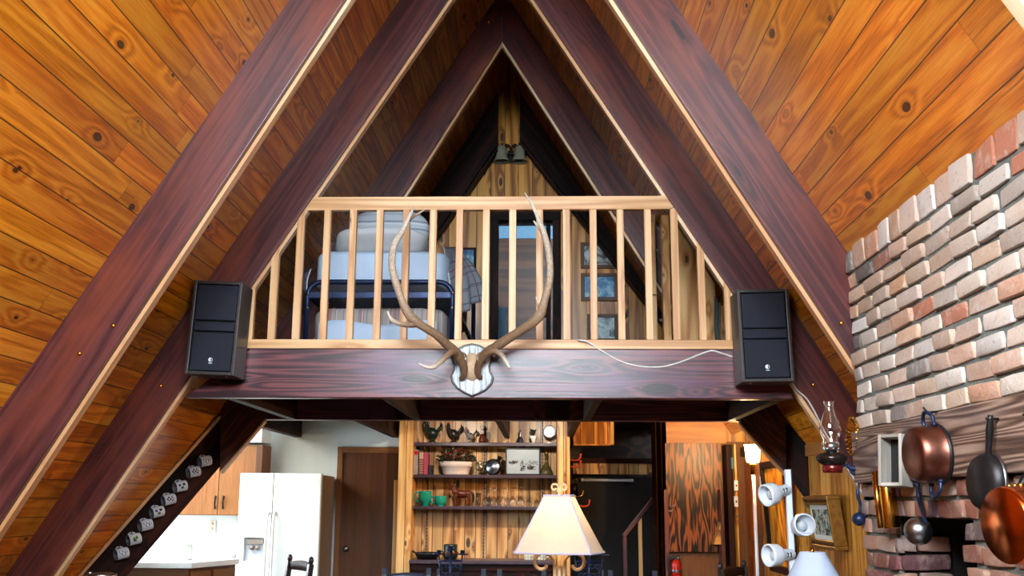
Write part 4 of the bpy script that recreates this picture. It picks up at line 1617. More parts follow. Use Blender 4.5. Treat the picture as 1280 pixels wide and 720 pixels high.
# back counter
zc = at(280, 693, 9.0).z
b = MB()
b.box((-4.18, 8.98, zc - 0.04), (at(299, 600, 9.0).x - 0.02, YK - 0.002, zc), plain=True)
bc = thing('back_counter', 'white kitchen counter along the back wall under the cabinet', 'counter', (-3.3, 9.0, 0))
b.obj('worktop', MT['counter'], bc, bevel=0.004)
b = MB()
b.box((-4.18, 9.03, 0.0), (at(299, 600, 9.0).x - 0.04, YK - 0.002, zc - 0.04))
b.obj('cabinet', MT['cabinet'], bc)
b = MB()
b.box((-4.18, YK - 0.025, zc), (at(299, 600, 9.0).x - 0.02, YK - 0.002, zc + 0.09), plain=True)
b.obj('backsplash', MT['counter'], bc, bevel=0.003)
# island
zi = at(237, 703, 8.05).z
P = [at(240, 703.5, 8.05), at(298.5, 694.5, 8.62)]
il = thing('kitchen_island', 'white topped peninsula counter with brown drawers, glass jar standing on it', 'counter', (-2.6, 8.3, 0))
pa, pb = V((P[0].x, 8.05, zi)), V((P[1].x, 8.62, zi))
b = MB()
b.prism([(-3.6, 8.05, zi), pa, pb, (pb.x - 0.02, 8.72, zi), (-3.6, 8.72, zi)], (0, 0, -0.045))
b.obj('worktop', MT['counter'], il, bevel=0.006)
b = MB()
q = 0.05
bd_ = (pb - pa).normalized()
nn = V((-bd_.y, bd_.x, 0))
pa2, pb2 = pa + nn * 0.04 + V((0, 0.03, -0.045)), pb + nn * 0.04 + V((0, 0, -0.045))
b.prism([(-3.55, 8.09, zi - 0.045), pa2, pb2, (pb2.x - 0.02, 8.70, zi - 0.045), (-3.55, 8.70, zi - 0.045)], (0, 0, -(zi - 0.045)))
b.obj('cabinet', MT['door'], il)
for t0, t1 in ((0.04, 0.44), (0.52, 0.96)):
    for z0, z1 in ((zi - 0.22, zi - 0.07), (zi - 0.42, zi - 0.24), (zi - 0.64, zi - 0.44)):
        A, B = pa2.lerp(pb2, t0), pa2.lerp(pb2, t1)
        b = MB()
        b.prism([(A.x, A.y, z0), (B.x, B.y, z0), (B.x, B.y, z1), (A.x, A.y, z1)], -nn * 0.018, B - A)
        dw_ = b.obj('drawer', MT['cabinet'], il, bevel=0.004)
        b = MB()
        b.ball((A + B) / 2 - nn * 0.03 + V((0, 0, (z0 + z1) / 2 - A.z)), 0.013, 10, 8)
        b.obj('knob', MT['blackiron'], dw_)
# glass jar
p = at(232, 699, 8.35)
p = V((p.x, 8.35, zi))
jr = thing('glass_jar', 'pale glass jar with a lid standing on the white peninsula counter', 'jar', tuple(p))
b = MB()
hj = at(232, 678, 8.35).z - zi
MT['jarbody'] = plain('frosted_jar', (206, 226, 214), 0.2, var=0.1)
b.lathe([(0.0, 0.0), (0.050, 0.002), (0.056, 0.02), (0.054, hj * 0.7), (0.044, hj * 0.82), (0.044, hj * 0.86)], p, (0, 0, 1), 20)
b.obj('body', MT['jarbody'], jr)
b = MB()
b.lathe([(0.047, hj * 0.86), (0.047, hj * 0.95), (0.03, hj), (0.0, hj)], p, (0, 0, 1), 20)
b.obj('lid', MT['jarbody'], jr)
# chrome kettle edge at the lower left
p = at(130, 722, 5.6)

# ================================================================== mugs on the hip rafter
MUGC = {'grey': plain('mug_inside_grey', (96, 98, 104), 0.4), 'blue': plain('print_slate_blue', (70, 84, 130), 0.3), 'white': MT['white'], 'black': plain('print_black', (24, 24, 30), 0.3),
        'violet': plain('print_violet', (84, 44, 110), 0.3), 'green': plain('print_green', (70, 110, 30), 0.3)}
MT['mugwhite'] = plain('white_china', (206, 208, 212), 0.3, var=0.03)
MT['standard'] = plain('dull_metal_strip', (128, 116, 100), 0.5, 0.3)
MT['glossdark'] = MT['black']
MP = top0 - V((0, 0, dz / 2)) + hn * 0.055
along = (HP1 - HP0).normalized()


def mug(cx0, cy0, kind, label):
    c = atP(cx0, cy0, MP, hn)
    t = V((-0.74, -0.64, -0.22)).normalized()      # opening side
    root = thing('mug', label, 'mug', tuple(c), 'white mugs hanging on the dark sloping board')
    b = MB()
    r, h = 0.036, 0.084
    b.lathe([(0.0, -h / 2), (r * 0.9, -h / 2), (r, -h / 2 + 0.006), (r, h / 2), (r * 0.93, h / 2), (r * 0.92, -h / 2 + 0.008), (0.0, -h / 2 + 0.008)], c, t, 22)
    b.obj('body', MT['mugwhite'], root)
    b = MB()
    b.lathe([(r * 0.93, h / 2 + 0.0012), (r * 1.03, h / 2 + 0.0012), (r * 1.03, h / 2 - 0.004), (r * 1.0, h / 2 - 0.004)], c, t, 22)
    b.obj('rim', MUGC['black'], root, label='dark rim')
    b = MB()
    b.lathe([(r * 0.925, h / 2), (r * 0.90, -h / 2 + 0.010), (0.0, -h / 2 + 0.010)], c, t, 22)
    b.obj('inside', MUGC['grey'], root)  # inside drawn darker than the white body
    x = t.cross(V((0, 0, 1))).normalized()           # sideways
    upv = x.cross(t)
    hv = (upv * 0.75 - (hn - t * hn.dot(t)) * 0.75).normalized()
    b = MB()
    hp = []
    for k in range(9):
        a = PI * k / 8
        hp.append(c + hv * (r - 0.004 + 0.028 * math.sin(a)) + t * (0.026 * math.cos(a)))
    b.tube(hp, 0.0055, 8)
    b.obj('handle', MT['mugwhite'], root)
    # printed motif on the side facing the room
    fd_ = (CAM - c)
    fd_ = (fd_ - t * fd_.dot(t)).normalized()
    sd_ = fd_.cross(t)

    def blot(mb, a0, h0, ra, rh, n=12):
        vs = []
        for k in range(n):
            q = 2 * PI * k / n
            a = (a0 + ra * math.cos(q)) / r
            vs.append(c + t * (h0 + rh * math.sin(q)) + (fd_ * math.cos(a) + sd_ * math.sin(a)) * (r + 0.0008))
        o_ = c + (fd_ * math.cos(a0 / r) + sd_ * math.sin(a0 / r)) * (r + 0.0010) + t * h0
        b_ = len(mb.v)
        mb.add(vs + [o_], [(k, (k + 1) % n, n) for k in range(n)], vs + [o_])
    motifs = {0: [('blue', [(-.012, .012, .011, .013), (.004, -.002, .012, .014), (-.006, -.02, .009, .010)]), ('white', [(-.012, .012, .008, .009), (.004, -.002, .009, .010), (-.006, -.02, .006, .007)])],
              1: [('black', [(-.014, .01, .006, .007), (-.003, .02, .006, .006), (.0, .0, .007, .006), (-.012, -.012, .006, .006), (.008, .012, .005, .005), (.009, -.014, .006, .006), (-.002, -.022, .004, .005)])],
              2: [('violet', [(-.008, .016, .009, .010)]), ('black', [(-.010, -.014, .009, .011)]), ('green', [(.010, .0, .009, .012)])],
              3: [('green', [(-.002, .010, .010, .009), (-.006, -.008, .012, .009)]), ('black', [(.010, .006, .006, .012)])]}
    for colr, bl in motifs[kind]:
        b = MB()
        for q in bl:
            blot(b, *q)
        for k in range(5) if colr in ('blue', 'black', 'green') else ():
            blot(b, .020 + .002 * (k % 2), -.028 + .013 * k, .002, .003, 6)
        b.obj('print_' + {'blue': 'outline', 'white': 'fill', 'black': 'spots', 'violet': 'flower', 'green': 'leaves'}[colr], MUGC[colr], root)
    b = MB()
    hk = c + hv * (r + 0.020) + V((0, 0, 0.004))
    b.tube([hk - hn * 0.05 + V((0, 0, 0.01)), hk - hn * 0.012, hk + hn * 0.006, hk + hn * 0.012 + V((0, 0, 0.014))], 0.0035, 6)
    b.obj('hook', MT['blackiron'], root)


for cx0, cy0, kd, lb in ((256, 576.5, 0, 'topmost white mug on the sloping board, blue cloud outline'), (242, 590, 1, 'second white mug from the top on the sloping board, black snowflakes'),
                         (225.5, 608, 2, 'third white mug from the top, violet and green motif'), (211, 624.5, 1, 'fourth white mug from the top, black snowflakes'),
                         (196.5, 640, 2, 'fifth white mug from the top, violet and green motif'), (182, 656.5, 0, 'sixth white mug from the top, blue cloud outline'),
                         (167.5, 674, 3, 'seventh white mug from the top, green tree motif'), (152, 692, 0, 'lowest white mug on the sloping board, blue cloud outline')):
    mug(cx0, cy0, kd, lb)

# ================================================================== shelf niche
YS0, YS1 = 9.40, YK - 0.004
sx0, sx1 = at(516, 600, YS0).x, at(696, 600, YS0).x
SHZ = []
for y0, y1, lab in ((553, 557.5, 'topmost of three dark shelves in the pine niche, figurines and clock on it'), (593.5, 597.5, 'middle of three dark shelves in the pine niche, books and flower pot on it'),
                    (633, 637, 'lowest of three dark shelves in the pine niche, teal pots and glasses on it')):
    zt, z0 = at(600, y0, YS0).z, at(600, y1, YS0).z
    SHZ.append(zt)
    b = MB()
    b.box((sx0, YS0, z0), (sx1, YS1, zt), grain=0)
    o = b.obj('wall_shelf', MT['blueshelf'], bevel=0.003, label=lab, cat='shelf', group='shelves in the pine niche')
    for x in (534, 606, 678):
        b = MB()
        p = at(x, 600, YS1 - 0.02)
        b.prism([(p.x - 0.008, YS1, z0), (p.x - 0.008, YS0 + 0.06, z0), (p.x - 0.008, YS1, z0 - 0.05)], (0.016, 0, 0))
        b.obj('bracket', MT['blackiron'], o)
for k, x in enumerate((535, 605.5, 678)):
    p = at(x, 600, YS1)
    b = MB()
    z = SHZ[2] - 0.62
    b.box((p.x - 0.008, YS1 - 0.010, z), (p.x + 0.008, YS1, 2.30), plain=True)
    o = b.obj('shelf_standard', MT['standard'], label='slotted metal shelf rail on the pine boards, ' + ('left of three', 'middle of three', 'right of three')[k], cat='shelf rail')
    b = MB()
    z += 0.02
    while z < 2.25:
        b.box((p.x - 0.004, YS1 - 0.011, z), (p.x + 0.004, YS1 - 0.0099, z + 0.014))
        z += 0.03
    b.obj('slots', MT['void'], o)
# buffet top
zbt = at(600, 700.5, 9.25).z
bf = thing('buffet', 'dark buffet top across the foot of the pine niche', 'buffet', ((sx0 + sx1) / 2, 9.25, 0))
b = MB()
x0, x1 = at(511, 700, 9.22).x, at(700, 700, 9.22).x
b.box((x0, 9.22, zbt - 0.032), (x1, YS1, zbt), grain=0)
b.obj('worktop', MT['blueshelf'], bf, bevel=0.005)
b = MB()
b.box((x0 + 0.02, 9.25, zbt - 0.085), (x1 - 0.02, YS1, zbt - 0.032), grain=0)
b.obj('apron', MT['darkwood'], bf)
b = MB()
b.box((x0 + 0.03, 9.27, 0.0), (x1 - 0.03, YS1, zbt - 0.085), grain=2)
bb = b.obj('cabinet', MT['darkwood'], bf)
for k in range(4):
    w_ = (x1 - x0 - 0.1) / 4
    b = MB()
    b.box((x0 + 0.05 + w_ * k + 0.01, 9.255, 0.08), (x0 + 0.05 + w_ * (k + 1) - 0.01, 9.272, zbt - 0.11), grain=2)
    b.obj('door', MT['darkwood'], bf, bevel=0.004)

YO = 9.50                                   # depth at which the shelf items stand


def base(x, shelf, Y=YO):
    p = at(x, 600, Y)
    return V((p.x, Y, SHZ[shelf]))


def H(y0, y1, Y=YO):
    return (y1 - y0) / F_PX * Y


# --- top shelf
def bird(x, s, mat, comb, label, name='rooster_figurine'):
    p = base(x, 0)
    root = thing(name, label, 'figurine', tuple(p))
    b = MB()
    b.lathe([(0.0, 0), (0.045 * s, 0), (0.04 * s, 0.012 * s), (0.014 * s, 0.03 * s), (0.014 * s, 0.06 * s)], p, (0, 0, 1), 14)
    b.ball(p + V((0, 0, 0.10 * s)), (0.065 * s, 0.042 * s, 0.048 * s), 14, 10, M.Rotation(0.5, 3, 'Y'))
    b.tube(spline([p + V((-0.03 * s, 0, 0.11 * s)), p + V((-0.055 * s, 0, 0.15 * s)), p + V((-0.055 * s, 0, 0.185 * s))], 4), lerps([0.034 * s, 0.024 * s, 0.018 * s], 9), 10)
    b.ball(p + V((-0.06 * s, 0, 0.192 * s)), 0.021 * s, 10, 8)
    b.obj('body', MT[mat], root)
    b = MB()
    for k in range(5):
        a = 0.2 + k * 0.28
        b.tube(spline([p + V((0.045 * s, 0.004 * (k - 2), 0.11 * s)), p + V((0.085 * s, 0.006 * (k - 2), (0.14 + 0.03 * math.sin(a)) * s)), p + V(((0.07 + 0.045 * math.cos(a)) * s, 0.008 * (k - 2), (0.13 + 0.075 * math.sin(a)) * s))], 4), lerps([0.014 * s, 0.011 * s, 0.003 * s], 9), 8)
    b.obj('tail', MT['greenblack'], root)
    b = MB()
    b.ball(p + V((-0.06 * s, 0, 0.216 * s)), (0.018 * s, 0.006 * s, 0.012 * s), 10, 6)
    b.ball(p + V((-0.078 * s, 0, 0.172 * s)), (0.007 * s, 0.005 * s, 0.013 * s), 8, 6)
    b.obj('comb', MT[comb], root)
    b = MB()
    b.lathe([(0.008 * s, 0), (0.0, 0.022 * s)], p + V((-0.079 * s, 0, 0.192 * s)), (-1, 0, -0.2), 8)
    b.obj('beak', MT['gold'], root)


MT['darkglaze'] = plain('mottled_dark_glaze', (44, 38, 34), 0.3, var=0.8, sc=60)
MT['speckle'] = plain('speckled_grey_glaze', (120, 116, 110), 0.35, var=0.9, sc=70)
bird(539, 0.92, 'greenblack', 'bone', 'large dark green rooster figurine at the left end of the top shelf')
bird(566, 0.82, 'darkglaze', 'red', 'slim black rooster figurine, second from the left on the top shelf')
bird(587, 0.62, 'speckle', 'red', 'small speckled hen figurine, third on the top shelf', 'hen_figurine')
p = base(602, 0)
rt = thing('girl_figurine', 'small white and dark red figurine beside the speckled hen', 'figurine', tuple(p))
b = MB()
b.lathe([(0.0, 0), (0.032, 0), (0.034, 0.02), (0.024, 0.06), (0.016, 0.08), (0.0, 0.085)], p, (0, 0, 1), 14)
b.obj('skirt', MT['brownhorse'], rt)
b = MB()
b.ball(p + V((0, 0, 0.10)), (0.02, 0.016, 0.024), 12, 8)
b.ball(p + V((0, -0.002, 0.138)), 0.019, 12, 8)
b.obj('torso', MT['potwhite'], rt)
b = MB()
b.ball(p + V((0, 0.004, 0.148)), (0.020, 0.018, 0.016), 12, 8)
b.obj('bonnet', MT['white'], rt)
p = base(650, 0)
rt = thing('hand_bell', 'small silver hand bell standing on the top shelf', 'bell', tuple(p))
b = MB()
b.lathe([(0.036, 0.0), (0.034, 0.006), (0.026, 0.03), (0.018, 0.05), (0.006, 0.058)], p, (0, 0, 1), 18)
b.obj('bell_cup', MT['steel'], rt)
b = MB()
b.lathe([(0.006, 0.055), (0.009, 0.07), (0.005, 0.085), (0.009, 0.10), (0.006, 0.115), (0.0, 0.118)], p, (0, 0, 1), 12)
b.obj('handle', MT['steel'], rt)
p = base(666.5, 0)
rt = thing('small_potted_plant', 'tiny plant in a white footed pot left of the shelf clock', 'plant', tuple(p))
b = MB()
b.lathe([(0.0, 0), (0.018, 0), (0.014, 0.012), (0.028, 0.05), (0.036, 0.066), (0.033, 0.066), (0.0, 0.06)], p, (0, 0, 1), 16)
b.obj('pot', MT['white'], rt)
b = MB()
for k in range(16):
    a, e = random.uniform(0, 6.28), random.uniform(0.2, 1.3)
    q = p + V((0, 0, 0.062))
    b.tube(spline([q, q + V((0.012 * math.cos(a), 0.012 * math.sin(a), 0.03)), q + V((0.034 * math.cos(a) * e, 0.03 * math.sin(a) * e, 0.05 + 0.02 * math.sin(e)))], 3), [0.003, 0.005, 0.006, 0.006, 0.005, 0.004, 0.002][:7], 6)
b.obj('leaves', MT['leaf'], rt)
# clock
p = base(687, 0)
zc = p.z + H(541, 555)
rt = thing('shelf_clock', 'round clock with white face at the right end of the top shelf', 'clock', tuple(p))
r = 0.052
b = MB()
b.lathe([(0.0, -0.012), (r, -0.012), (r + 0.006, 0.0), (r + 0.006, 0.016), (r, 0.02), (r - 0.004, 0.016)], (p.x, YO - 0.01, zc), (0, -1, 0), 32)
b.obj('case', MT['steel'], rt)
b = MB()
b.lathe([(0.0, 0.014), (r - 0.003, 0.014)], (p.x, YO - 0.01, zc), (0, -1, 0), 32)
b.obj('dial', MT['white'], rt)
b = MB()
yf = YO - 0.0255
for k in range(12):
    a = PI / 2 - k * PI / 6
    q = V((p.x, yf, zc)) + V((math.cos(a), 0, math.sin(a))) * (r - 0.012)
    d = V((math.cos(a), 0, math.sin(a)))
    b.bar(q - d * 0.004, q + d * 0.004, 0.002, 0.002)
b.obj('hour_marks', MT['black'], rt)
for a, l, w_ in ((PI / 2 + 0.15, 0.030, 0.003), (PI / 2 + 1.9, 0.022, 0.004)):
    b = MB()
    b.bar((p.x, yf, zc), V((p.x, yf, zc)) + V((math.cos(a), 0, math.sin(a))) * l, w_, 0.002)
    b.obj('hand', MT['black'], rt)
b = MB()
b.box((p.x - 0.02, YO - 0.02, p.z), (p.x + 0.02, YO + 0.01, p.z + 0.008))
b.obj('foot', MT['steel'], rt)

# --- middle shelf
bm = {'grey': plain('grey_book_cloth', (160, 150, 150), 0.6), 'tan': plain('tan_book_cloth', (136, 66, 56), 0.6), 'pink': plain('rose_book_cloth', (178, 66, 96), 0.6), 'dark': plain('black_book_cloth', (30, 24, 26), 0.6)}
for x, wd, top, mt_, lb, acc in ((520.6, 5.2, 563.5, 'grey', 'grey book with a red label, leftmost on the middle shelf', 'red'), (527.2, 5.2, 565, 'tan', 'reddish brown book with gold bands, second on the middle shelf', 'gold'),
                                 (533, 5.2, 567, 'pink', 'rose pink book, third on the middle shelf', None), (538.6, 4, 582, 'dark', 'small black book leaning at the end of the book row', None)):
    p = base(x, 1)
    h = H(top, 593.5)
    w_ = wd / F_PX * YO
    rt = thing('book', lb, 'book', tuple(p), 'books on the middle shelf')
    b = MB()
    b.box((p.x - w_ / 2, YO - 0.07, p.z), (p.x - w_ / 2 + 0.003, YO + 0.08, p.z + h))
    b.box((p.x + w_ / 2 - 0.003, YO - 0.07, p.z), (p.x + w_ / 2, YO + 0.08, p.z + h))
    b.box((p.x - w_ / 2, YO - 0.073, p.z), (p.x + w_ / 2, YO - 0.068, p.z + h))
    b.obj('cover', bm[mt_], rt, bevel=0.0015)
    b = MB()
    b.box((p.x - w_ / 2 + 0.003, YO - 0.067, p.z + 0.003), (p.x + w_ / 2 - 0.003, YO + 0.077, p.z + h - 0.004))
    b.obj('pages', MT['paper'], rt)
    if acc == 'red':
        b = MB()
        b.box((p.x - w_ / 2 + 0.002, YO - 0.0742, p.z + h * 0.8), (p.x + w_ / 2 - 0.002, YO - 0.073, p.z + h * 0.96))
        b.obj('spine_label', MT['red'], rt)
    elif acc == 'gold':
        b = MB()
        for k in range(6):
            b.box((p.x - w_ / 2, YO - 0.0742, p.z + h * (0.06 + 0.1 * k)), (p.x + w_ / 2, YO - 0.073, p.z + h * (0.09 + 0.1 * k)))
        b.box((p.x - w_ / 2, YO - 0.0742, p.z + h * 0.66), (p.x + w_ / 2, YO - 0.073, p.z + h * 0.94))
        b.obj('spine_bands', MT['bone'], rt)
# flower pot
p = base(569.5, 1)
rt = thing('flower_pot', 'pale pot of dark foliage with red blossoms on the middle shelf', 'plant', tuple(p))
hp_ = H(577.5, 593.5)
w_ = 20.2 / F_PX * YO
b = MB()
b.lathe([(0.0, 0.0), (w_ * 0.76, 0.0), (w_ * 0.80, hp_ * 0.1), (w_ * 0.92, hp_ * 0.62), (w_, hp_ * 0.64), (w_ * 1.01, hp_), (w_ * 0.95, hp_), (w_ * 0.9, hp_ * 0.85), (0.0, hp_ * 0.85)], p, (0, 0, 1), 30)
o = b.obj('pot', MT['potwhite'], rt)
for me_ in (o,):
    me_.scale = (1, 0.75, 1)
    me_.location = (0, YO * 0.25, 0)
lf, fl, fp = MB(), MB(), MB()


def leaf(mb, q, d, l, w):
    d = d.normalized()
    s_ = d.cross(V((random.uniform(-1, 1), random.uniform(-1, 1), random.uniform(-1, 1)))).normalized()
    n_ = d.cross(s_)
    mb.add([q, q + d * l * .5 + s_ * w + n_ * w * .3, q + d * l, q + d * l * .5 - s_ * w + n_ * w * .3], [(0, 1, 2, 3)], [q] * 4)


for k in range(520):
    a = random.uniform(0, 2 * PI)
    e = random.uniform(0, 1) ** 0.7
    q = p + V((0, 0, hp_)) + V((math.cos(a) * 0.168 * e, math.sin(a) * 0.09 * e, random.uniform(0.0, 0.145) * math.sqrt(max(0.02, 1 - e * e))))
    leaf(lf, q, V((math.cos(a), math.sin(a), random.uniform(-.3, 1))), random.uniform(.018, .036), random.uniform(.005, .010))
lf.obj('leaves', MT['leaf'], rt)
for k in range(34):
    a = random.uniform(PI, 2 * PI)
    e = random.uniform(0, 1)
    q = p + V((math.cos(a) * 0.155 * e, -0.05 - 0.05 * random.random(), hp_ + 0.02 + random.uniform(0.0, 0.1) * math.sqrt(1 - e * e * 0.9)))
    for j in range(6):
        leaf(fl if k < 20 else fp, q, V((random.uniform(-1, 1), random.uniform(-1, 0), random.uniform(-1, 1))), 0.013 if k < 20 else 0.009, 0.005)
fl.obj('blossoms', MT['flower'], rt)
fp.obj('pale_blossoms', MT['flowerpale'], rt)
# small jar of glass
p = base(599.5, 1, YO - 0.02)
rt = thing('glass_candle_jar', 'small clear glass jar left of the round pewter plate', 'jar', tuple(p))
b = MB()
b.lathe([(0.0, 0.0), (0.030, 0.0), (0.026, 0.012), (0.014, 0.024), (0.03, 0.045), (0.034, 0.07), (0.028, 0.10), (0.020, 0.115), (0.024, 0.13)], p, (0, 0, 1), 18)
b.obj('glass_body', MT['jar'], rt)
b = MB()
b.lathe([(0.0, 0.03), (0.022, 0.046), (0.022, 0.07), (0.0, 0.072)], p, (0, 0, 1), 14)
b.obj('wax', MT['gold'], rt)
# round pewter piece
p = base(617.5, 1)
c = V((p.x - 0.01, YO - 0.03, p.z + 0.072))
rt = thing('pewter_canteen', 'round pewter canteen with a dark rim on the middle shelf', 'canteen', tuple(p))
b = MB()
ax = V((-0.25, -1, 0.12)).normalized()
b.lathe([(0.0, 0.022), (0.012, 0.024), (0.018, 0.019), (0.032, 0.023), (0.036, 0.018), (0.050, 0.022), (0.054, 0.014), (0.062, 0.016), (0.066, 0.0)], c, ax, 36)
b.obj('dish', MT['pewter'], rt)
b = MB()
b.lathe([(0.064, 0.012), (0.072, 0.008), (0.074, -0.02), (0.06, -0.06), (0.0, -0.065)], c, ax, 36)
b.obj('body', MT['blackiron'], rt)
b = MB()
b.lathe([(0.018, 0.0), (0.02, 0.03), (0.026, 0.034), (0.026, 0.042), (0.0, 0.045)], c + V((0.045, 0.03, 0.058)), (0.5, 0, 0.9), 14)
b.tube(spline([c + V((0.06, 0.02, 0.045)), c + V((0.10, 0.02, 0.03)), c + V((0.102, 0.02, -0.01)), c + V((0.066, 0.02, -0.02))], 5), 0.006, 8)
b.tube(spline([c + V((-0.05, 0.02, 0.045)), c + V((-0.085, 0.02, 0.04)), c + V((-0.088, 0.02, 0.0))], 5), 0.006, 8)
b.obj('handle', MT['blackiron'], rt)
# framed picture on the shelf
MT['pic5'] = mat_picture('grey_snow_scene', [(0.0, lin((150, 164, 172))), (1.0, lin((176, 188, 196)))], 3, 1)
q = frame_pic('standing_picture', (632, 560, 675.5, 594), YO - 0.02, 0.012, 'black', MT['pic5'], 'grey winter picture in a thin dark frame standing on the middle shelf', mat_=None)
a, c = at(632, 560, YO - 0.035), at(675.5, 593.8, YO - 0.035)
b = MB()
random.seed(21)


def strokes(mb, n, x0, x1, y0, y1, l, w):
    for k in range(n):
        x, y = random.uniform(x0, x1), random.uniform(y0, y1)
        g_ = random.uniform(-0.3, 0.3) + (0.0 if random.random() < .7 else 1.2)
        P_ = at(x, y, YO - 0.0368)
        Q_ = at(x + l * math.cos(g_), y - l * math.sin(g_), YO - 0.0368)
        mb.bar(P_, Q_, 0.001, w, up=(0, 0, 1))


strokes(b, 40, 636, 646, 576, 580, 2.0, 0.004)
strokes(b, 26, 650, 655, 577, 589, 2.4, 0.006)
strokes(b, 30, 659, 668, 583, 587, 2.6, 0.006)
strokes(b, 26, 655, 672, 577, 581, 2.0, 0.003)
b.obj('drawn_marks', plain('sepia_ink', (52, 46, 44), 0.6), q)
# glass vase
p = base(683, 1)
rt = thing('oil_lamp_vase', 'olive glass bottle shaped lamp right of the standing picture', 'vase', tuple(p))
MT['oliveglass'] = plain('olive_glass', (74, 66, 38), 0.12, var=0.5, sc=20)
b = MB()
b.lathe([(0.0, 0.0), (0.062, 0.0), (0.066, 0.01), (0.05, 0.05), (0.026, 0.09), (0.014, 0.12), (0.012, 0.17), (0.018, 0.18), (0.018, 0.19), (0.0, 0.192)], p, (0, 0, 1), 20)
b.obj('body', MT['oliveglass'], rt)
b = MB()
b.lathe([(0.016, 0.188), (0.019, 0.2), (0.014, 0.212), (0.0, 0.216)], p, (0, 0, 1), 14)
b.obj('stopper', MT['gold'], rt)

# --- lowest shelf
def cup(x, r, h, foot, label, name, lid=False):
    p = base(x, 2)
    rt = thing(name, label, 'cup', tuple(p))
    b = MB()
    pr = [(0.0, 0.0), (r * 0.62, 0.0), (r * 0.5, foot), (r * 0.8, foot + 0.012), (r, foot + (h - foot) * 0.45), (r * 0.97, h * 0.9), (r * 0.93, h), (r * 0.87, h), (r * 0.88, h * 0.8), (0.0, foot + 0.02)]
    b.lathe(pr, p, (0, 0, 1), 26)
    b.obj('body', MT['teal'], rt)
    b = MB()
    ho = [p + V((-r * 0.95, -0.01, h * 0.86)), p + V((-r * 1.25, -0.01, h * 0.92)), p + V((-r * 1.55, -0.01, h * 0.66)), p + V((-r * 1.35, -0.01, h * 0.36)), p + V((-r * 0.92, -0.01, h * 0.28))]
    b.tube(spline(ho, 5), 0.0075, 10)
    b.obj('handle', MT['teal'], rt)


cup(532, 0.060, 0.132, 0.022, 'taller teal mug on a foot at the left of the lowest shelf', 'footed_mug')
cup(551, 0.056, 0.090, 0.004, 'lower teal cup in front of the horse figurine on the lowest shelf', 'teal_cup')
# horse
p = base(577, 2)
rt = thing('horse_figurine', 'glossy brown horse figurine on the lowest shelf', 'figurine', tuple(p))
b = MB()
s_ = 1.0
b.tube(spline([p + V((-0.055, 0, 0.115)), p + V((-0.02, 0, 0.112)), p + V((0.03, 0, 0.108)), p + V((0.062, 0, 0.112)), p + V((0.078, 0, 0.105))], 4), lerps([0.026, 0.036, 0.034, 0.037, 0.022], 17), 12)
b.tube(spline([p + V((-0.05, 0, 0.12)), p + V((-0.068, 0, 0.15)), p + V((-0.08, 0, 0.175))], 4), lerps([0.036, 0.026, 0.018], 9), 10)
b.tube(spline([p + V((-0.074, 0, 0.18)), p + V((-0.095, 0, 0.163)), p + V((-0.113, 0, 0.142))], 4), lerps([0.019, 0.017, 0.010], 9), 10)
for x, y, bx in ((-0.05, -0.018, -0.006), (-0.045, 0.018, 0.006), (0.062, -0.02, 0.012), (0.066, 0.018, 0.004)):
    b.tube(spline([p + V((x, y, 0.10)), p + V((x + bx, y, 0.05)), p + V((x, y, 0.004))], 4), lerps([0.020, 0.011, 0.010], 9), 8)
for y in (-0.01, 0.01):
    b.lathe([(0.007, 0), (0.0, 0.024)], p + V((-0.074, y, 0.19)), (0.1, 0, 1), 8)
b.obj('body', MT['brownhorse'], rt)
b = MB()
b.tube(spline([p + V((0.08, 0, 0.125)), p + V((0.104, 0, 0.11)), p + V((0.108, 0, 0.06)), p + V((0.1, 0, 0.03))], 5), lerps([0.008, 0.014, 0.013, 0.003], 16), 8)
b.obj('tail', MT['darkglaze'], rt)
b = MB()
b.tube(spline([p + V((-0.066, 0, 0.2)), p + V((-0.055, 0, 0.17)), p + V((-0.035, 0, 0.14))], 5), lerps([0.006, 0.010, 0.006], 11), 8)
b.obj('mane', MT['darkglaze'], rt)
# wine glasses: upside down on their rims, two rows; foot uppermost
rt = None
GL = [(607.5, 0), (618, 0), (629.5, 0), (641, 0), (650, 0.03)]
first = None


def wineglass(p, label, h=0.165, r=0.036):
    rt = thing('wine_glass', label, 'glass', tuple(p), 'upturned wine glasses on the lowest shelf')
    b = MB()
    b.lathe([(r * 0.86, 0.0), (r, 0.02), (r * 0.98, 0.045), (r * 0.6, 0.072), (0.008, 0.085)], p, (0, 0, 1), 18)
    b.obj('bowl', MT['glass'], rt)
    b = MB()
    b.lathe([(0.008, 0.085), (0.0042, 0.10), (0.0042, h - 0.012), (0.008, h - 0.006)], p, (0, 0, 1), 10)
    b.obj('stem', MT['glass'], rt)
    b = MB()
    b.lathe([(0.006, h - 0.006), (r * 0.95, h - 0.001), (r * 0.95, h + 0.001), (0.0, h + 0.002)], p, (0, 0, 1), 18)
    b.obj('foot', MT['glass'], rt)
    return rt


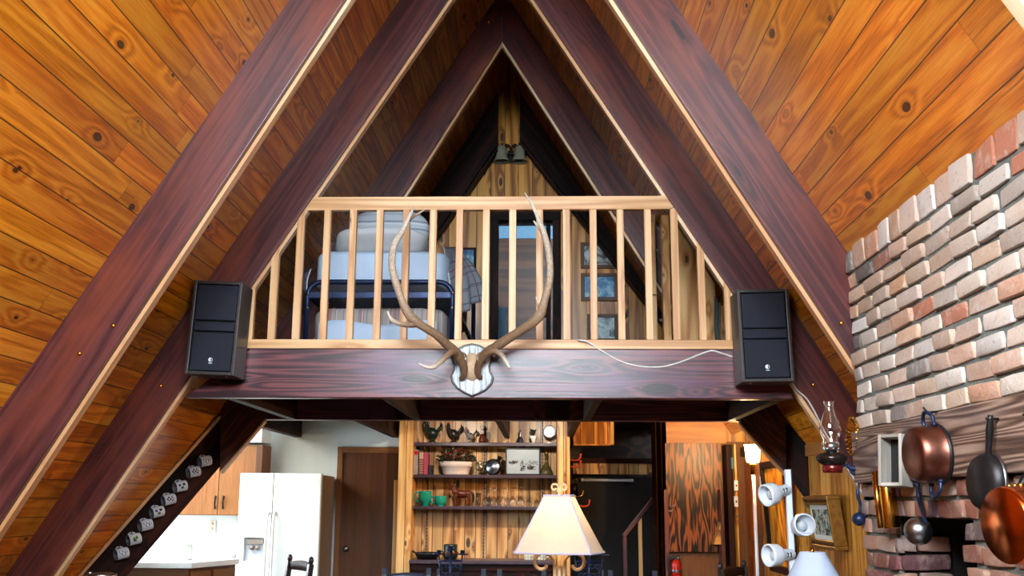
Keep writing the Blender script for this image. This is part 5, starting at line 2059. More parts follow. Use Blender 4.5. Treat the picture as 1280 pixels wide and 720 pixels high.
ords = ['first', 'second', 'third', 'fourth', 'fifth']
for k, x in enumerate((607.5, 618, 629.5, 641, 651)):
    p = base(x, 2, YO - 0.045)
    lb = 'tall upturned wine glass on the lowest shelf, %s from the left' % ords[k]
    if first is None:
        first = wineglass(p, lb)
    else:
        dup(first, p, lb)
for k, x in enumerate((612, 623, 635)):
    dup(first, base(x, 2, YO + 0.05), 'upturned wine glass in the back row of the lowest shelf', scale=0.97)
for k, x in enumerate((661, 671, 681)):
    dup(first, base(x, 2, YO - 0.02), 'shorter upturned wine glass behind the lampshade, %s of three' % ords[k], scale=(0.8, 0.72, 0.72)[k])
p = base(598.5, 2, YO - 0.03)
rt = thing('drinking_glass', 'straight cut glass tumbler left of the wine glasses', 'glass', tuple(p))
b = MB()
b.lathe([(0.0, 0.004), (0.018, 0.0), (0.021, 0.06), (0.023, 0.118), (0.021, 0.118), (0.018, 0.01), (0.0, 0.008)], p, (0, 0, 1), 16)
b.obj('glass_wall', MT['glass'], rt)

# --- on the buffet
def onbuf(x, Y=9.40):
    return V((at(x, 690, Y).x, Y, zbt))


p = onbuf(534)
rt = thing('serving_tray', 'black two handled dish at the left of the buffet', 'tray', tuple(p))
b = MB()
b.lathe([(0.0, 0.0), (0.085, 0.0), (0.105, 0.04), (0.11, 0.058), (0.104, 0.058), (0.08, 0.01), (0.0, 0.008)], p, (0, 0, 1), 26)
b.obj('dish', MT['castiron'], rt)
for s_ in (-1, 1):
    b = MB()
    b.tube(spline([p + V((s_ * 0.1, -0.02, 0.05)), p + V((s_ * 0.128, -0.02, 0.066)), p + V((s_ * 0.128, 0.02, 0.066)), p + V((s_ * 0.1, 0.02, 0.05))], 5), 0.006, 8)
    b.obj('handle', MT['castiron'], rt)
p = onbuf(563)
rt = thing('covered_crock', 'dark green crock standing on the buffet behind the blue candelabra', 'pot', tuple(p))
b = MB()
b.lathe([(0.0, 0.0), (0.05, 0.0), (0.068, 0.03), (0.07, 0.05), (0.06, 0.07), (0.062, 0.125), (0.055, 0.13), (0.0, 0.13)], p, (0, 0, 1), 22)
b.obj('body', MT['greenblack'], rt)
b = MB()
b.lathe([(0.071, 0.045), (0.073, 0.055), (0.071, 0.062)], p, (0, 0, 1), 22)
b.obj('band', MT['brownhorse'], rt)


def mat_check():
    t = NT('checked_ceramic')
    sp = t.n('ShaderNodeSeparateXYZ')
    t.set(sp.inputs[0], t.gc())
    col = lin((226, 222, 208))
    for ax in (0, 1):
        f_ = t.math('FRACT', t.math('DIVIDE', sp.outputs[ax], 0.027))
        col = t.mix(t.math('MULTIPLY', t.math('LESS_THAN', f_, 0.16), 0.7), col, lin((60, 84, 70)))
    return t.done(col, 0.3)


MT['check'] = mat_check()
for x, lb in ((661.5, 'white checked mug on the buffet under the lampshade, left one'), (677, 'white checked mug on the buffet under the lampshade, right one')):
    p = onbuf(x, 9.36)
    rt = thing('checked_mug', lb, 'mug', tuple(p), 'checked mugs on the buffet')
    b = MB()
    n_ = 22
    vs, gs, fs = [], [], []
    pr = [(0.0, 0.0), (0.040, 0.0), (0.044, 0.006), (0.044, 0.10), (0.040, 0.10), (0.039, 0.01), (0.0, 0.01)]
    b.lathe(pr, p, (0, 0, 1), n_)
    o0 = len(b.g)
    b.g = [V((math.atan2(v.y - p.y, v.x - p.x) * 0.044, v.z - p.z, 0)) for v in b.v]
    b.obj('body', MT['check'], rt)
    b = MB()
    b.tube(spline([p + V((0.042, 0, 0.085)), p + V((0.068, 0, 0.08)), p + V((0.070, 0, 0.04)), p + V((0.043, 0, 0.022))], 5), 0.006, 8)
    b.obj('handle', MT['white'], rt)

# ================================================================== hall and the right part of the back wall
# hanging bulkhead
Yh = 10.0
a, c = at(717, 515, Yh), at(767.5, 557, Yh)
b = MB()
b.box((a.x, Yh, c.z + 0.01), (c.x - 0.03, Yh + 0.5, LZ - 0.06), grain=2)
o = b.obj('bulkhead_box', MT['pinegold'], label='lit pine boxed bulkhead hanging from the hall ceiling', cat='box')
b = MB()
b.box((a.x, Yh - 0.01, c.z), (c.x, Yh + 0.02, c.z + 0.012), grain=0)
b.box((c.x - 0.035, Yh - 0.01, c.z), (c.x, Yh + 0.02, LZ - 0.06), grain=2)
b.obj('edge_trim', MT['pineboard'], o)
# added black sheet painting the shade of the stair opening, with pale rod
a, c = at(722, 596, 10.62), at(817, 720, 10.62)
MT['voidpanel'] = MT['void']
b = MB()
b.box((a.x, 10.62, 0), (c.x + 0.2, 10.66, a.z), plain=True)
o = b.obj('stair_dark_sheet', MT['void'], label='added black sheet standing in for the shade of the stair opening under the plank strip', cat='panel')
b = MB()
p, q = at(728, 600, 10.58), at(790, 600.5, 10.58)
b.tube([p, q], 0.013, 8)
b.ball(p, 0.017, 8, 6)
b.ball(q, 0.017, 8, 6)
b.obj('curtain_rod', MT['plasticwhite'], label='pale horizontal rod across the dark stair opening', cat='rod')
# stair rail
rt = thing('stair_handrail', 'dark stair handrail rising to the right in the hall', 'handrail', tuple(at(780, 720, 10.0)))
b = MB()
p, q = at(779.5, 670, 10.0), at(817, 623, 10.0)
b.bar(p, q, 0.05, 0.04)
b.obj('rail', MT['rafter'], rt, bevel=0.004)
b = MB()
b.box((p.x - 0.01, 9.98, 0), (p.x + 0.03, 10.03, p.z), grain=2)
b.obj('newel_post', MT['rafter'], rt, bevel=0.004)
b = MB()
x = at(800, 660, 10.0)
b.box((x.x - 0.018, 9.985, 0), (x.x + 0.018, 10.02, at(800, 645, 10.0).z), grain=2)
b.obj('baluster', MT['pine'], rt, bevel=0.003)
# coat hooks on the post
for k, (x, y) in enumerate(((713, 574.5), (713, 583), (716, 620), (724, 632))):
    p = at(x, y, 9.7)
    rt = thing('coat_hook', ('uppermost orange coat hook on the side of the pine post', 'second orange coat hook on the side of the pine post', 'dark coat hook low on the side of the pine post', 'red coat hook beside the lampshade')[k], 'hook', tuple(p), 'coat hooks in the hall')
    b = MB()
    b.tube(spline([p, p + V((0.05, 0, -0.006)), p + V((0.085, 0, 0.006)), p + V((0.095, 0, 0.04))], 5), 0.007, 8)
    b.obj('arm', MT['redplastic'] if k != 2 else MT['brass'], rt)
    b = MB()
    b.ball(p + V((0.095, 0, 0.045)), 0.011, 8, 6)
    b.obj('tip', MT['redplastic'] if k != 2 else MT['brass'], rt)
# beads hanging from the hook
p = at(717, 606, 9.68)
rt = thing('bead_string', 'string of dark glass beads hanging below the coat hooks', 'beads', tuple(p))
b = MB()
for k in range(14):
    b.ball(at(715.5 + 4.5 * math.sin(k * 1.9), 588 + k * 3, 9.66 + 0.02 * (k % 2)), 0.014, 8, 6)
b.obj('beads', MT['darkglaze'], rt)
# folding door
Yf_ = 9.66
rt = thing('folding_door', 'folded accordion door of dark narrow panels left of the plywood panel', 'door', tuple(at(825, 720, Yf_)))
for k in range(5):
    x0 = at(815.5 + 3.4 * k, 600, Yf_).x
    x1 = at(815.5 + 3.4 * (k + 1), 600, Yf_).x
    b = MB()
    y0, y1 = (Yf_ - 0.10, Yf_ + 0.02) if k % 2 else (Yf_ + 0.02, Yf_ - 0.10)
    b.prism([(x0, y0, 0.02), (x1, y1, 0.02), (x1, y1 + 0.012, 0.02), (x0, y0 + 0.012, 0.02)], (0, 0, LZ - 0.1), (0, 0, 1))
    b.obj('fold_panel', MT['door'] if k % 2 else MT['darkwood'], rt)
# tiger plywood door
Yp = YK - 0.06
a, c = at(831, 553.5, Yp), at(905.5, 690.5, Yp)
b = MB()
zz = lambda y: at(868, y, Yp).z
b.box((a.x, Yp, c.z), (c.x, Yp + 0.02, a.z), grain=2)
pl_ = b.obj('plywood_panel', MT['plywood'], bevel=0.002, label='large dark tiger grained plywood panel on the back wall', cat='panel')
b = MB()
p = at(838, 634, Yp - 0.01)
b.tube(spline([p + V((-0.03, 0, 0.02)), p + V((0.0, -0.012, 0.0)), p + V((0.03, -0.014, 0.012)), p + V((0.045, -0.008, 0.022))], 5), 0.006, 8)
b.tube(spline([p + V((-0.02, -0.004, 0.01)), p + V((-0.026, -0.008, -0.02)), p + V((0.0, -0.012, -0.035)), p + V((0.02, -0.01, -0.02))], 5), 0.005, 8)
b.obj('latch', MT['steel'], pl_)
b = MB()
b.box((at(831, 600, Yp - 0.03).x - 0.01, Yp - 0.03, 0), (at(834.5, 600, Yp - 0.03).x, Yp, at(832, 612, Yp).z), grain=2)
b.obj('door_stile', MT['rafter'], pl_)
# notched shelf bracket on panel
p = at(893, 660, Yp - 0.05)
b = MB()
b.prism([(p.x - 0.02, Yp - 0.12, p.z - 0.14), (p.x + 0.06, Yp - 0.12, p.z - 0.14), (p.x + 0.06, Yp - 0.12, p.z + 0.13), (p.x + 0.035, Yp - 0.12, p.z + 0.02)], (0, 0.12, 0))
b.obj('corner_bracket', MT['pinegold'], label='small wooden corner bracket at the lower right of the plywood panel', cat='bracket')
# dark door edge on the right of the plywood
a, c = at(906, 556, 9.45), at(919, 720, 9.45)
rt = thing('hall_door', 'dark door standing open right of the plywood panel', 'door', (a.x, 9.45, 0))
b = MB()
b.box((a.x, 9.40, 0.01), (c.x, YK, a.z), grain=2)
b.obj('door_leaf', MT['darkwood'], rt, bevel=0.004)
b = MB()
p = at(915, 579, 9.39)
b.box((p.x - 0.008, 9.37, p.z - 0.05), (p.x + 0.008, 9.40, p.z + 0.05))
b.obj('catch', MT['bluewall'], rt)
b = MB()
a2, c2 = at(900, 612, 9.40), at(906, 720, 9.40)
b.box((a2.x, 9.40, 0), (c2.x, YK - 0.07, a2.z), grain=2)
b.obj('stile', MT['rafter'], rt, bevel=0.003)
b = MB()
a2, c2 = at(919.5, 555, 9.30), at(923.5, 720, 9.30)
b.box((a2.x, 9.30, 0), (c2.x, YK, a2.z), grain=2)
struct(b, 'trim_7', MT['pinegold'])
# fire extinguisher
p = at(846, 742, 9.50)
rt = thing('fire_extinguisher', 'red fire extinguisher in front of the plywood panel', 'fire extinguisher', tuple(p))
r = 0.046
zt = at(846, 699, 9.50).z
b = MB()
b.lathe([(0.0, p.z - zt - 0.1), (r, p.z - zt - 0.1), (r, -0.05), (r * 0.85, -0.015), (r * 0.4, 0.0), (0.0, 0.0)], (p.x, 9.50, zt), (0, 0, 1), 20)
b.obj('cylinder', MT['red'], rt)
b = MB()
b.box((p.x - 0.02, 9.485, zt - 0.004), (p.x + 0.02, 9.515, zt + 0.02))
b.bar((p.x - 0.075, 9.50, zt + 0.012), (p.x + 0.03, 9.50, zt + 0.028), 0.024, 0.012)
b.bar((p.x - 0.07, 9.50, zt - 0.005), (p.x + 0.0, 9.50, zt + 0.008), 0.02, 0.01)
b.tube(spline([V((p.x - 0.02, 9.49, zt + 0.0)), V((p.x - 0.07, 9.48, zt - 0.03)), V((p.x - 0.065, 9.47, zt - 0.14))], 5), 0.009, 8)
b.obj('valve_handle', MT['black'], rt)
b = MB()
b.lathe([(0.014, 0), (0.014, 0.006), (0, 0.007)], (p.x + 0.024, 9.485, zt + 0.012), (0, -1, 0.2), 12)
b.obj('gauge', MT['steel'], rt)
b = MB()
b.box((p.x - 0.02, 9.545, p.z - 0.05), (p.x + 0.02, YK - 0.0, zt - 0.06))
b.lathe([(r + 0.002, -0.012), (r + 0.003, 0.0), (r + 0.002, 0.012)], (p.x, 9.50, zt - 0.1), (0, 0, 1), 20)
b.obj('wall_bracket', MT['steel'], rt)
# ================================================================== right side: fireplace things
random.seed(17)
# mantel timber let into the chimney
b = MB()
b.box((XB - 0.032, YC0, MZ0 - 0.004), (XB + 0.10, YC1 - 0.015, MZ1 - 0.004), grain=1)
b.obj('mantel_timber', MT['mantle'], bevel=0.006, label='grey weathered mantel timber in the brick chimney, pans hang on it', cat='mantel')
XM = XB - 0.034                             # face the things hang from


def px2m(d, Y):
    return d / F_PX * Y


# copper kettle pot: mouth to the wall, base to the room
c = atX(1157, 568, XM - 0.058)
rt = thing('copper_pot', 'tarnished copper pot hanging sideways from the mantel timber', 'pot', tuple(c))
ax = V((-0.97, -0.10, -0.02)).normalized()
r = 0.098
b = MB()
D0, D1 = -0.045, 0.050
b.lathe([(r * 1.04, D0), (r * 1.06, D0 + 0.006), (r * 1.0, D0 + 0.012), (r * 1.0, D0 + 0.045), (r * 0.97, D1 - 0.025), (r * 0.9, D1 - 0.006), (r * 0.78, D1), (0.0, D1 + 0.002)], c, ax, 40)
b.obj('body', MT['oldcopper'], rt)
b = MB()
b.lathe([(r * 1.0, D0), (r * 0.96, D0 + 0.02), (r * 0.93, D1 - 0.02), (0.0, D1 - 0.008)], c, ax, 40)
b.obj('inside', MT['blackiron'], rt)
b = MB()
b.lathe([(r * 1.045, D0 - 0.004), (r * 1.075, D0), (r * 1.06, D0 + 0.009), (r * 1.0, D0 + 0.010)], c, ax, 40)
b.obj('rim', MT['castiron'], rt)
u_ = V((0.02, 0.16, 1)).normalized()
for s_ in (1, -1):
    q = c + ax * (D0 + 0.02) + u_ * (r * 1.0 * s_)
    w_ = ax.cross(u_).normalized()
    b = MB()
    b.tube(spline([q - w_ * 0.035, q - w_ * 0.034 + u_ * s_ * 0.03 + ax * 0.004, q + u_ * s_ * 0.05 + ax * 0.012, q + w_ * 0.034 + u_ * s_ * 0.03 + ax * 0.004, q + w_ * 0.035], 5), 0.0065, 8)
    b.ball(q - w_ * 0.035, (0.010, 0.012, 0.008), 8, 6)
    b.ball(q + w_ * 0.035, (0.010, 0.012, 0.008), 8, 6)
    b.obj('handle', MT['blueiron'], rt)
b = MB()
q = c + ax * D0 + u_ * (r * 1.0 + 0.045)
b.tube([V((XM + 0.02, q.y, q.z + 0.008)), V((XM - 0.03, q.y, q.z + 0.004)), V((XM - 0.045, q.y, q.z + 0.022))], 0.004, 6)
b.obj('hook', MT['blackiron'], rt)

# cast iron skillet hung by its handle
c = atX(1231, 603, XM - 0.035)
rt = thing('iron_skillet', 'black iron skillet hanging by its long handle from the mantel timber', 'pan', tuple(c))
ax = V((-0.985, -0.12, 0.06)).normalized()
r = 0.090
b = MB()
b.lathe([(r, -0.022), (r * 1.02, -0.020), (r * 0.98, 0.0), (r * 0.86, 0.018), (0.0, 0.020)], c, ax, 40)
b.lathe([(r * 0.98, -0.020), (r * 0.93, 0.0), (r * 0.82, 0.012), (0.0, 0.013)], c, ax, 40)
b.obj('body', MT['castiron'], rt)
b = MB()
b.lathe([(r * 0.985, -0.024), (r * 1.025, -0.021), (r * 1.02, -0.014), (r * 0.985, -0.010)], c, ax, 40)
b.obj('rim', MT['steel'], rt)
h0 = atX(1235.5, 567, XM - 0.025)
h1 = atX(1238, 519, XM - 0.022)
b = MB()
P = spline([h0 - V((0, 0, 0.03)), h0, h0.lerp(h1, 0.5), h1], 5)
b.tube(P, lerps([0.010, 0.009, 0.010, 0.012, 0.008], len(P)), 10)
b.obj('handle', MT['castiron'], rt)
b = MB()
b.tube([V((XM + 0.02, h1.y, h1.z - 0.012)), h1 - V((0.015, 0, 0.010))], 0.004, 6)
b.obj('nail', MT['blackiron'], rt)

# polished copper pan, nearest
c = atX(1254, 657, XM - 0.155)
rt = thing('copper_saucepan', 'shiny orange copper saucepan hanging at the right edge, nearest the camera', 'pan', tuple(c))
ax = V((-0.965, -0.22, -0.05)).normalized()
r = 0.102
b = MB()
b.lathe([(0.0, 0.0), (r * 0.93, 0.0), (r * 0.985, -0.006), (r, -0.02), (r * 1.0, -0.125), (r * 1.03, -0.13)], c, ax, 44)
b.obj('body', MT['copper'], rt)
b = MB()
b.lathe([(r * 1.03, -0.131), (r * 0.97, -0.128), (r * 0.96, -0.01), (0.0, -0.006)], c, ax, 40)
b.obj('inside', MT['pewter'], rt)
u_ = V((0, 0.05, 1)).normalized()
u_ = (u_ - ax * u_.dot(ax)).normalized()
q = c - ax * 0.085 + u_ * r
b = MB()
P = spline([q + ax * 0.02 - u_ * 0.012, q + u_ * 0.012, q - ax * 0.03 + u_ * 0.05, q - ax * 0.05 + u_ * 0.12, q - ax * 0.045 + u_ * 0.20], 5)
b.tube(P, lerps([0.010, 0.012, 0.009, 0.008, 0.009], len(P)), 10)
b.obj('handle', MT['blackiron'], rt)
for k in (-1, 0, 1):
    b = MB()
    b.ball(q + ax * (0.03 + 0.004 * k) + ax.cross(u_) * 0.018 * k - u_ * 0.001, 0.0075, 10, 8)
    b.obj('rivet', MT['brass'], rt)
b = MB()
b.tube([V((XM + 0.02, P[-1].y, P[-1].z - 0.01)), P[-1] - V((0.012, 0, 0.012))], 0.004, 6)
b.obj('nail', MT['blackiron'], rt)

# small wooden box frame
c = atX(1119, 576, XM - 0.03)
rt = thing('wooden_box_frame', 'small open box frame of pale wood left of the copper pot', 'frame', tuple(c))
m = M.Translation(c) @ M.Rotation(math.radians(36), 4, 'Z') @ M.Rotation(math.radians(5), 4, 'Y')
hw, hh, d, t = 0.052, 0.098, 0.035, 0.013
MT['paleweather'] = wood('pale_weathered_wood', [lin((120, 112, 100)), lin((166, 158, 146)), lin((196, 190, 180))], rough=0.6, keep=0.0, ring=20)
b = MB()
b.box((-d, -hw, -hh), (d, -hw + t, hh), m, 2)
b.box((-d, hw - t, -hh), (d, hw, hh), m, 2)
b.box((-d, -hw + t, hh - t), (d, hw - t, hh), m, 1)
b.box((-d, -hw + t, -hh), (d, hw - t, -hh + t), m, 1)
b.obj('frame', MT['paleweather'], rt, bevel=0.002)
b = MB()
b.box((d - 0.006, -hw + t, -hh + t), (d, hw - t, hh - t), m, 2)
b.obj('back_panel', MT['void'], rt)

# brass tube with a red knob (fireplace match holder)
c = atX(1112, 634, XB - 0.05)
tp, bt = atX(1103, 589, XB - 0.045), atX(1111, 660.5, XB - 0.045)
rt = thing('brass_match_holder', 'tall brass tube with a red knob hanging at the corner of the brickwork', 'match holder', tuple(bt))
d = (tp - bt).normalized()
L = (tp - bt).length
b = MB()
b.lathe([(0.0, 0.0), (0.030, 0.0), (0.032, 0.004), (0.032, L * 0.97), (0.030, L), (0.026, L), (0.026, L * 0.9)], bt + V((0.008, -0.012, 0)), d, 28)
b.obj('tube', MT['brass'], rt)
b = MB()
b.lathe([(0.0, 0.0), (0.013, 0.0), (0.013, L * 0.99), (0.0, L)], bt + V((-0.018, 0.040, 0.0)), d, 16)
b.obj('side_tube', MT['brass'], rt)
b = MB()
b.lathe([(0.022, 0.0), (0.020, 0.014), (0.0, 0.018)], tp, d, 16)
b.obj('knob', MT['red'], rt)
b = MB()
q = tp + d * 0.015
b.tube([q, q + d * 0.05], 0.008, 8)
b.box(q + d * 0.03 - V((0.012, 0.02, 0)), q + d * 0.07 + V((0.012, 0.005, 0)))
b.obj('handle', MT['blueiron'], rt)
b = MB()
q = bt + d * L * 0.72 + V((0.0, -0.052, 0.0))
b.tube([q + V((0.012, 0.01, 0.02)), q + V((0.0, -0.012, 0.02)), q + V((0.0, -0.012, -0.02)), q + V((0.012, 0.01, -0.02))], 0.004, 6)
b.obj('clip', MT['steel'], rt)
b = MB()
q = bt + d * L * 0.85
b.tube([q + V((0.02, 0, 0)), V((XB + 0.02, q.y, q.z))], 0.004, 6)
b.obj('nail', MT['blackiron'], rt)

# ladle
rt = thing('iron_ladle', 'dark metal ladle hanging below the copper pot', 'ladle', tuple(atX(1148, 665, XB - 0.06)))
c = atX(1148, 664, XB - 0.065)
r = 0.050
axb = V((-0.55, -0.80, -0.12)).normalized()
b = MB()
pr = []
for k in range(9):
    a = PI / 2 * k / 8
    pr.append((r * math.cos(a), r * 0.95 * math.sin(a)))
b.lathe(pr, c, axb, 28)
b.lathe([(r, 0.0), (r * 0.94, 0.0)] + [(x * 0.94, z * 0.94) for x, z in pr], c, axb, 28)
b.obj('bowl', MT['pewter'], rt)
b = MB()
P = spline([atX(1157, 652, XB - 0.06), atX(1153, 640, XB - 0.04), atX(1149, 625, XB - 0.02), atX(1146.5, 603, XB - 0.02)], 5)
b.tube(P, lerps([0.006, 0.007, 0.009, 0.009], len(P)), 8)
b.obj('handle', MT['blueiron'], rt)
b = MB()
q = P[-1]
b.tube([q, V((XB + 0.02, q.y, q.z + 0.004))], 0.004, 6)
b.obj('nail', MT['blackiron'], rt)

# small ball ladle on a strap, and the blue iron bracket
YBK = 4.66
rt = thing('wall_oil_lamp', 'oil lamp with glass chimney on a blue iron wall bracket beside the bricks', 'oil lamp', tuple(at(1068, 590, YBK)))
lc = at(1040, 575, YBK)
sc_ = YBK / F_PX


def lz(y):
    return at(1040, y, YBK).z


b = MB()
z0 = lz(590)
prof = [(0.0, lz(591)), (11.5 * sc_, lz(591)), (12 * sc_, lz(584)), (11 * sc_, lz(582))]
b.lathe([(r_, z - z0) for r_, z in prof], (lc.x, YBK, z0), (0, 0, 1), 28)
MT['ruby'] = plain('ruby_glass', (96, 16, 20), 0.15, var=0.5, sc=60)
b.obj('cup_holder', MT['ruby'], rt)
b = MB()
prof = [(9 * sc_, lz(583)), (16 * sc_, lz(578.5)), (19 * sc_, lz(574)), (19 * sc_, lz(571.5)), (15 * sc_, lz(567.5)), (7 * sc_, lz(565)), (6 * sc_, lz(562))]
b.lathe([(r_, z - z0) for r_, z in prof], (lc.x, YBK, z0), (0, 0, 1), 32)
MT['font'] = plain('dark_bronze_font', (64, 54, 50), 0.22, 0.8, var=0.3)
b.obj('oil_font', MT['font'], rt)
b = MB()
prof = [(7 * sc_, lz(563)), (8.5 * sc_, lz(560)), (8.5 * sc_, lz(556)), (6 * sc_, lz(553)), (0.0, lz(552))]
b.lathe([(r_, z - z0) for r_, z in prof], (lc.x, YBK, z0), (0, 0, 1), 24)
b.obj('burner', MT['steel'], rt)
b = MB()
prof = [(10 * sc_, lz(561.5)), (10.5 * sc_, lz(556)), (10 * sc_, lz(550)), (12.5 * sc_, lz(543)), (13.5 * sc_, lz(537)), (12 * sc_, lz(529)), (8.5 * sc_, lz(520)), (6.3 * sc_, lz(513)), (5.8 * sc_, lz(507)), (6.8 * sc_, lz(501.5))]
b.lathe([(r_, z - z0) for r_, z in prof], (lc.x, YBK, z0), (0, 0, 1), 32)
b.obj('glass_chimney', MT['glass'], rt)
b = MB()
for k in range(8):
    a = 2 * PI * k / 8
    b.ball((lc.x + 9.6 * sc_ * math.cos(a), YBK + 9.6 * sc_ * math.sin(a), lz(561.5)), 0.006, 8, 6)
b.obj('gallery_prongs', MT['steel'], rt)
# reflector
rc = at(1069, 545, YBK)
rc = V((rc.x, YBK + 0.02, rc.z))
b = MB()


def refl(i, j):
    a = 2 * PI * j
    k = i
    r_ = 0.088 * k * (1 + 0.03 * math.cos(24 * a) * k)
    return rc + V((0.02 - 0.03 * k * k + 0.006 * math.cos(24 * a) * k, r_ * math.cos(a) * 0.98, r_ * math.sin(a)))


b.grid(refl, 8, 96)
b.obj('reflector', MT['brass'], rt, solid=0.003)
b = MB()
m_ = M.Identity(4)
q0 = at(1093, 572, YBK + 0.02)
P = spline([at(1046, 588, YBK), at(1056, 581, YBK), at(1066, 586, YBK), at(1074, 582, YBK), at(1082, 574, YBK), V((XB + 0.01, YBK, at(1084, 565, YBK).z))], 5)
b.tube(P, lerps([0.006, 0.008, 0.013, 0.014, 0.017, 0.012], len(P)), 10)
P = spline([at(1060, 577, YBK), at(1064, 590, YBK), at(1070, 592, YBK), at(1073, 585, YBK)], 5)
b.tube(P, lerps([0.004, 0.006, 0.007, 0.006], len(P)), 8)
P = spline([at(1080, 572, YBK), at(1083, 560, YBK), at(1083, 552, YBK)], 5)
b.tube(P, 0.006, 8)
b.tube([at(1076, 560, YBK + 0.02), at(1078, 578, YBK)], 0.006, 8)
b.obj('bracket', MT['blueiron'], rt)
b = MB()
z_ = at(1084, 565, YBK).z
b.box((XB - 0.022, YBK - 0.02, z_ - 0.06), (XB - 0.012, YBK + 0.02, z_ + 0.06))
b.obj('wall_plate', MT['blueiron'], rt, bevel=0.003)
# hanging ball
c = at(1074, 649, YBK)
rt = thing('ball_ladle', 'small dark ball hanging on a strap under the oil lamp bracket', 'ladle', tuple(c))
b = MB()
b.ball(c, (0.031, 0.031, 0.029), 20, 14)
b.obj('bowl', MT['blueiron'], rt)
b = MB()
P = spline([at(1072, 587, YBK), at(1073.5, 605, YBK), at(1072, 618, YBK), at(1075, 630, YBK), at(1074, 641, YBK)], 5)
b.tube(P, lerps([0.005, 0.0045, 0.009, 0.006, 0.005], len(P)), 8)
b.obj('strap', MT['blueiron'], rt)
# fire screen glimpsed in the opening
b = MB()
y0, y1 = OY0 + 0.02, OY0 + 0.22
b.box((XB + 0.16, y0, 0.42), (XB + 0.19, y1, 1.245))
b.box((XB + 0.155, y0, 1.245), (XB + 0.195, y1, 1.262))
b.obj('fire_screen', MT['blackiron'], bevel=0.004, label='black iron plate standing inside the brick fire opening', cat='screen')

# ================================================================== pine wall at the right: pictures, lamps
XW = XK - 0.002
# deep gilt frame leaning from the wall
P0, P1 = atX(1015, 619, XK - 0.09), atX(1054, 619, XK - 0.05)
yc = (atX(1016, 650, XK - 0.06).y + atX(1050, 650, XK - 0.06).y) / 2
zt, zb_ = atX(1032, 618, XK - 0.07).z, atX(1040, 686, XK - 0.07).z
hy = (atX(1016, 650, XK - 0.06).y - atX(1048, 650, XK - 0.06).y) / 2
hz = (zt - zb_) / 2
rt = thing('gilt_picture', 'deep gilt framed small painting leaning out from the pine wall', 'picture', (XK, yc, zb_))
m = M.Translation((XK - 0.012, yc, zb_)) @ M.Rotation(math.radians(-7), 4, 'Y') @ M.Translation((-0.05, 0, hz))
b = MB()
for i, (o0, o1, x0, x1) in enumerate(((1.0, 0.86, -0.03, 0.05), (0.86, 0.76, -0.012, 0.05), (0.76, 0.66, -0.024, 0.05))):
    e0y, e0z, e1y, e1z = hy * o0, hz * o0, hy - (1 - o1) * hz * 0.9 - 0.0, hz * o1
    e0y = hy - (1 - o0) * hz * 0.9
    b.box((x0, -e0y, -e0z), (x1, e0y, -e1z), m, 1)
    b.box((x0, -e0y, e1z), (x1, e0y, e0z), m, 1)
    b.box((x0, -e0y, -e1z), (x1, -e1y, e1z), m, 2)
    b.box((x0, e1y, -e1z), (x1, e0y, e1z), m, 2)
    if i == 0:
        b.obj('frame', MT['gold'], rt, bevel=0.004)
    elif i == 1:
        b.obj('frame_cove', MT['door'], rt, bevel=0.004)
    else:
        b.obj('inner_fillet', MT['gold'], rt, bevel=0.003)
    b = MB()
e1y, e1z = hy - 0.34 * hz * 0.9, hz * 0.66
b.box((0.0, -e1y, -e1z), (0.02, e1y, e1z), m)
b.obj('mat_board', MT['paper'], rt)
MT['pic6'] = mat_picture('garden_scene', [(0.32, lin((20, 30, 30))), (0.45, lin((60, 96, 90))), (0.55, lin((206, 210, 196))), (0.68, lin((150, 130, 40)))], 14, 4)
b = MB()
b.box((-0.002, -e1y * 0.8, -e1z * 0.74), (0.01, e1y * 0.8, e1z * 0.74), m, plain=True)
b.obj('print', MT['pic6'], rt)
# big dark framed panel of orange wood
y0, y1 = atX(957, 600, XK - 0.05).y, atX(986, 600, XK - 0.05).y
zt, zb_ = atX(972, 575, XK - 0.05).z, atX(972, 716, XK - 0.05).z
rt = thing('wood_inlay_picture', 'large dark framed orange wood panel on the right wall behind the track lamp', 'picture', (XK, y1, zb_))
m = M.Translation((XK - 0.006, 0, zb_)) @ M.Rotation(math.radians(-3.5), 4, 'Y')
b = MB()
h_ = zt - zb_
f_ = 0.055
b.box((-0.04, y1, 0), (0, y0, f_), m, 1)
b.box((-0.04, y1, h_ - f_), (0, y0, h_), m, 1)
b.box((-0.04, y1, f_), (0, y1 + f_, h_ - f_), m, 2)
b.box((-0.04, y0 - f_, f_), (0, y0, h_ - f_), m, 2)
b.obj('frame', MT['darkwood'], rt, bevel=0.004)
b = MB()
b.box((-0.015, y1 + f_, f_), (-0.002, y0 - f_, h_ - f_), m, 2)
b.obj('panel', MT['panelorange'] if 'panelorange' in MT else wood('bright_orange_veneer', [lin((150, 76, 8)), lin((214, 128, 22)), lin((238, 166, 52))], rough=0.3, ring=40, keep=0.0, stretch=(1.2, 9.0), ringw=0.9), rt)
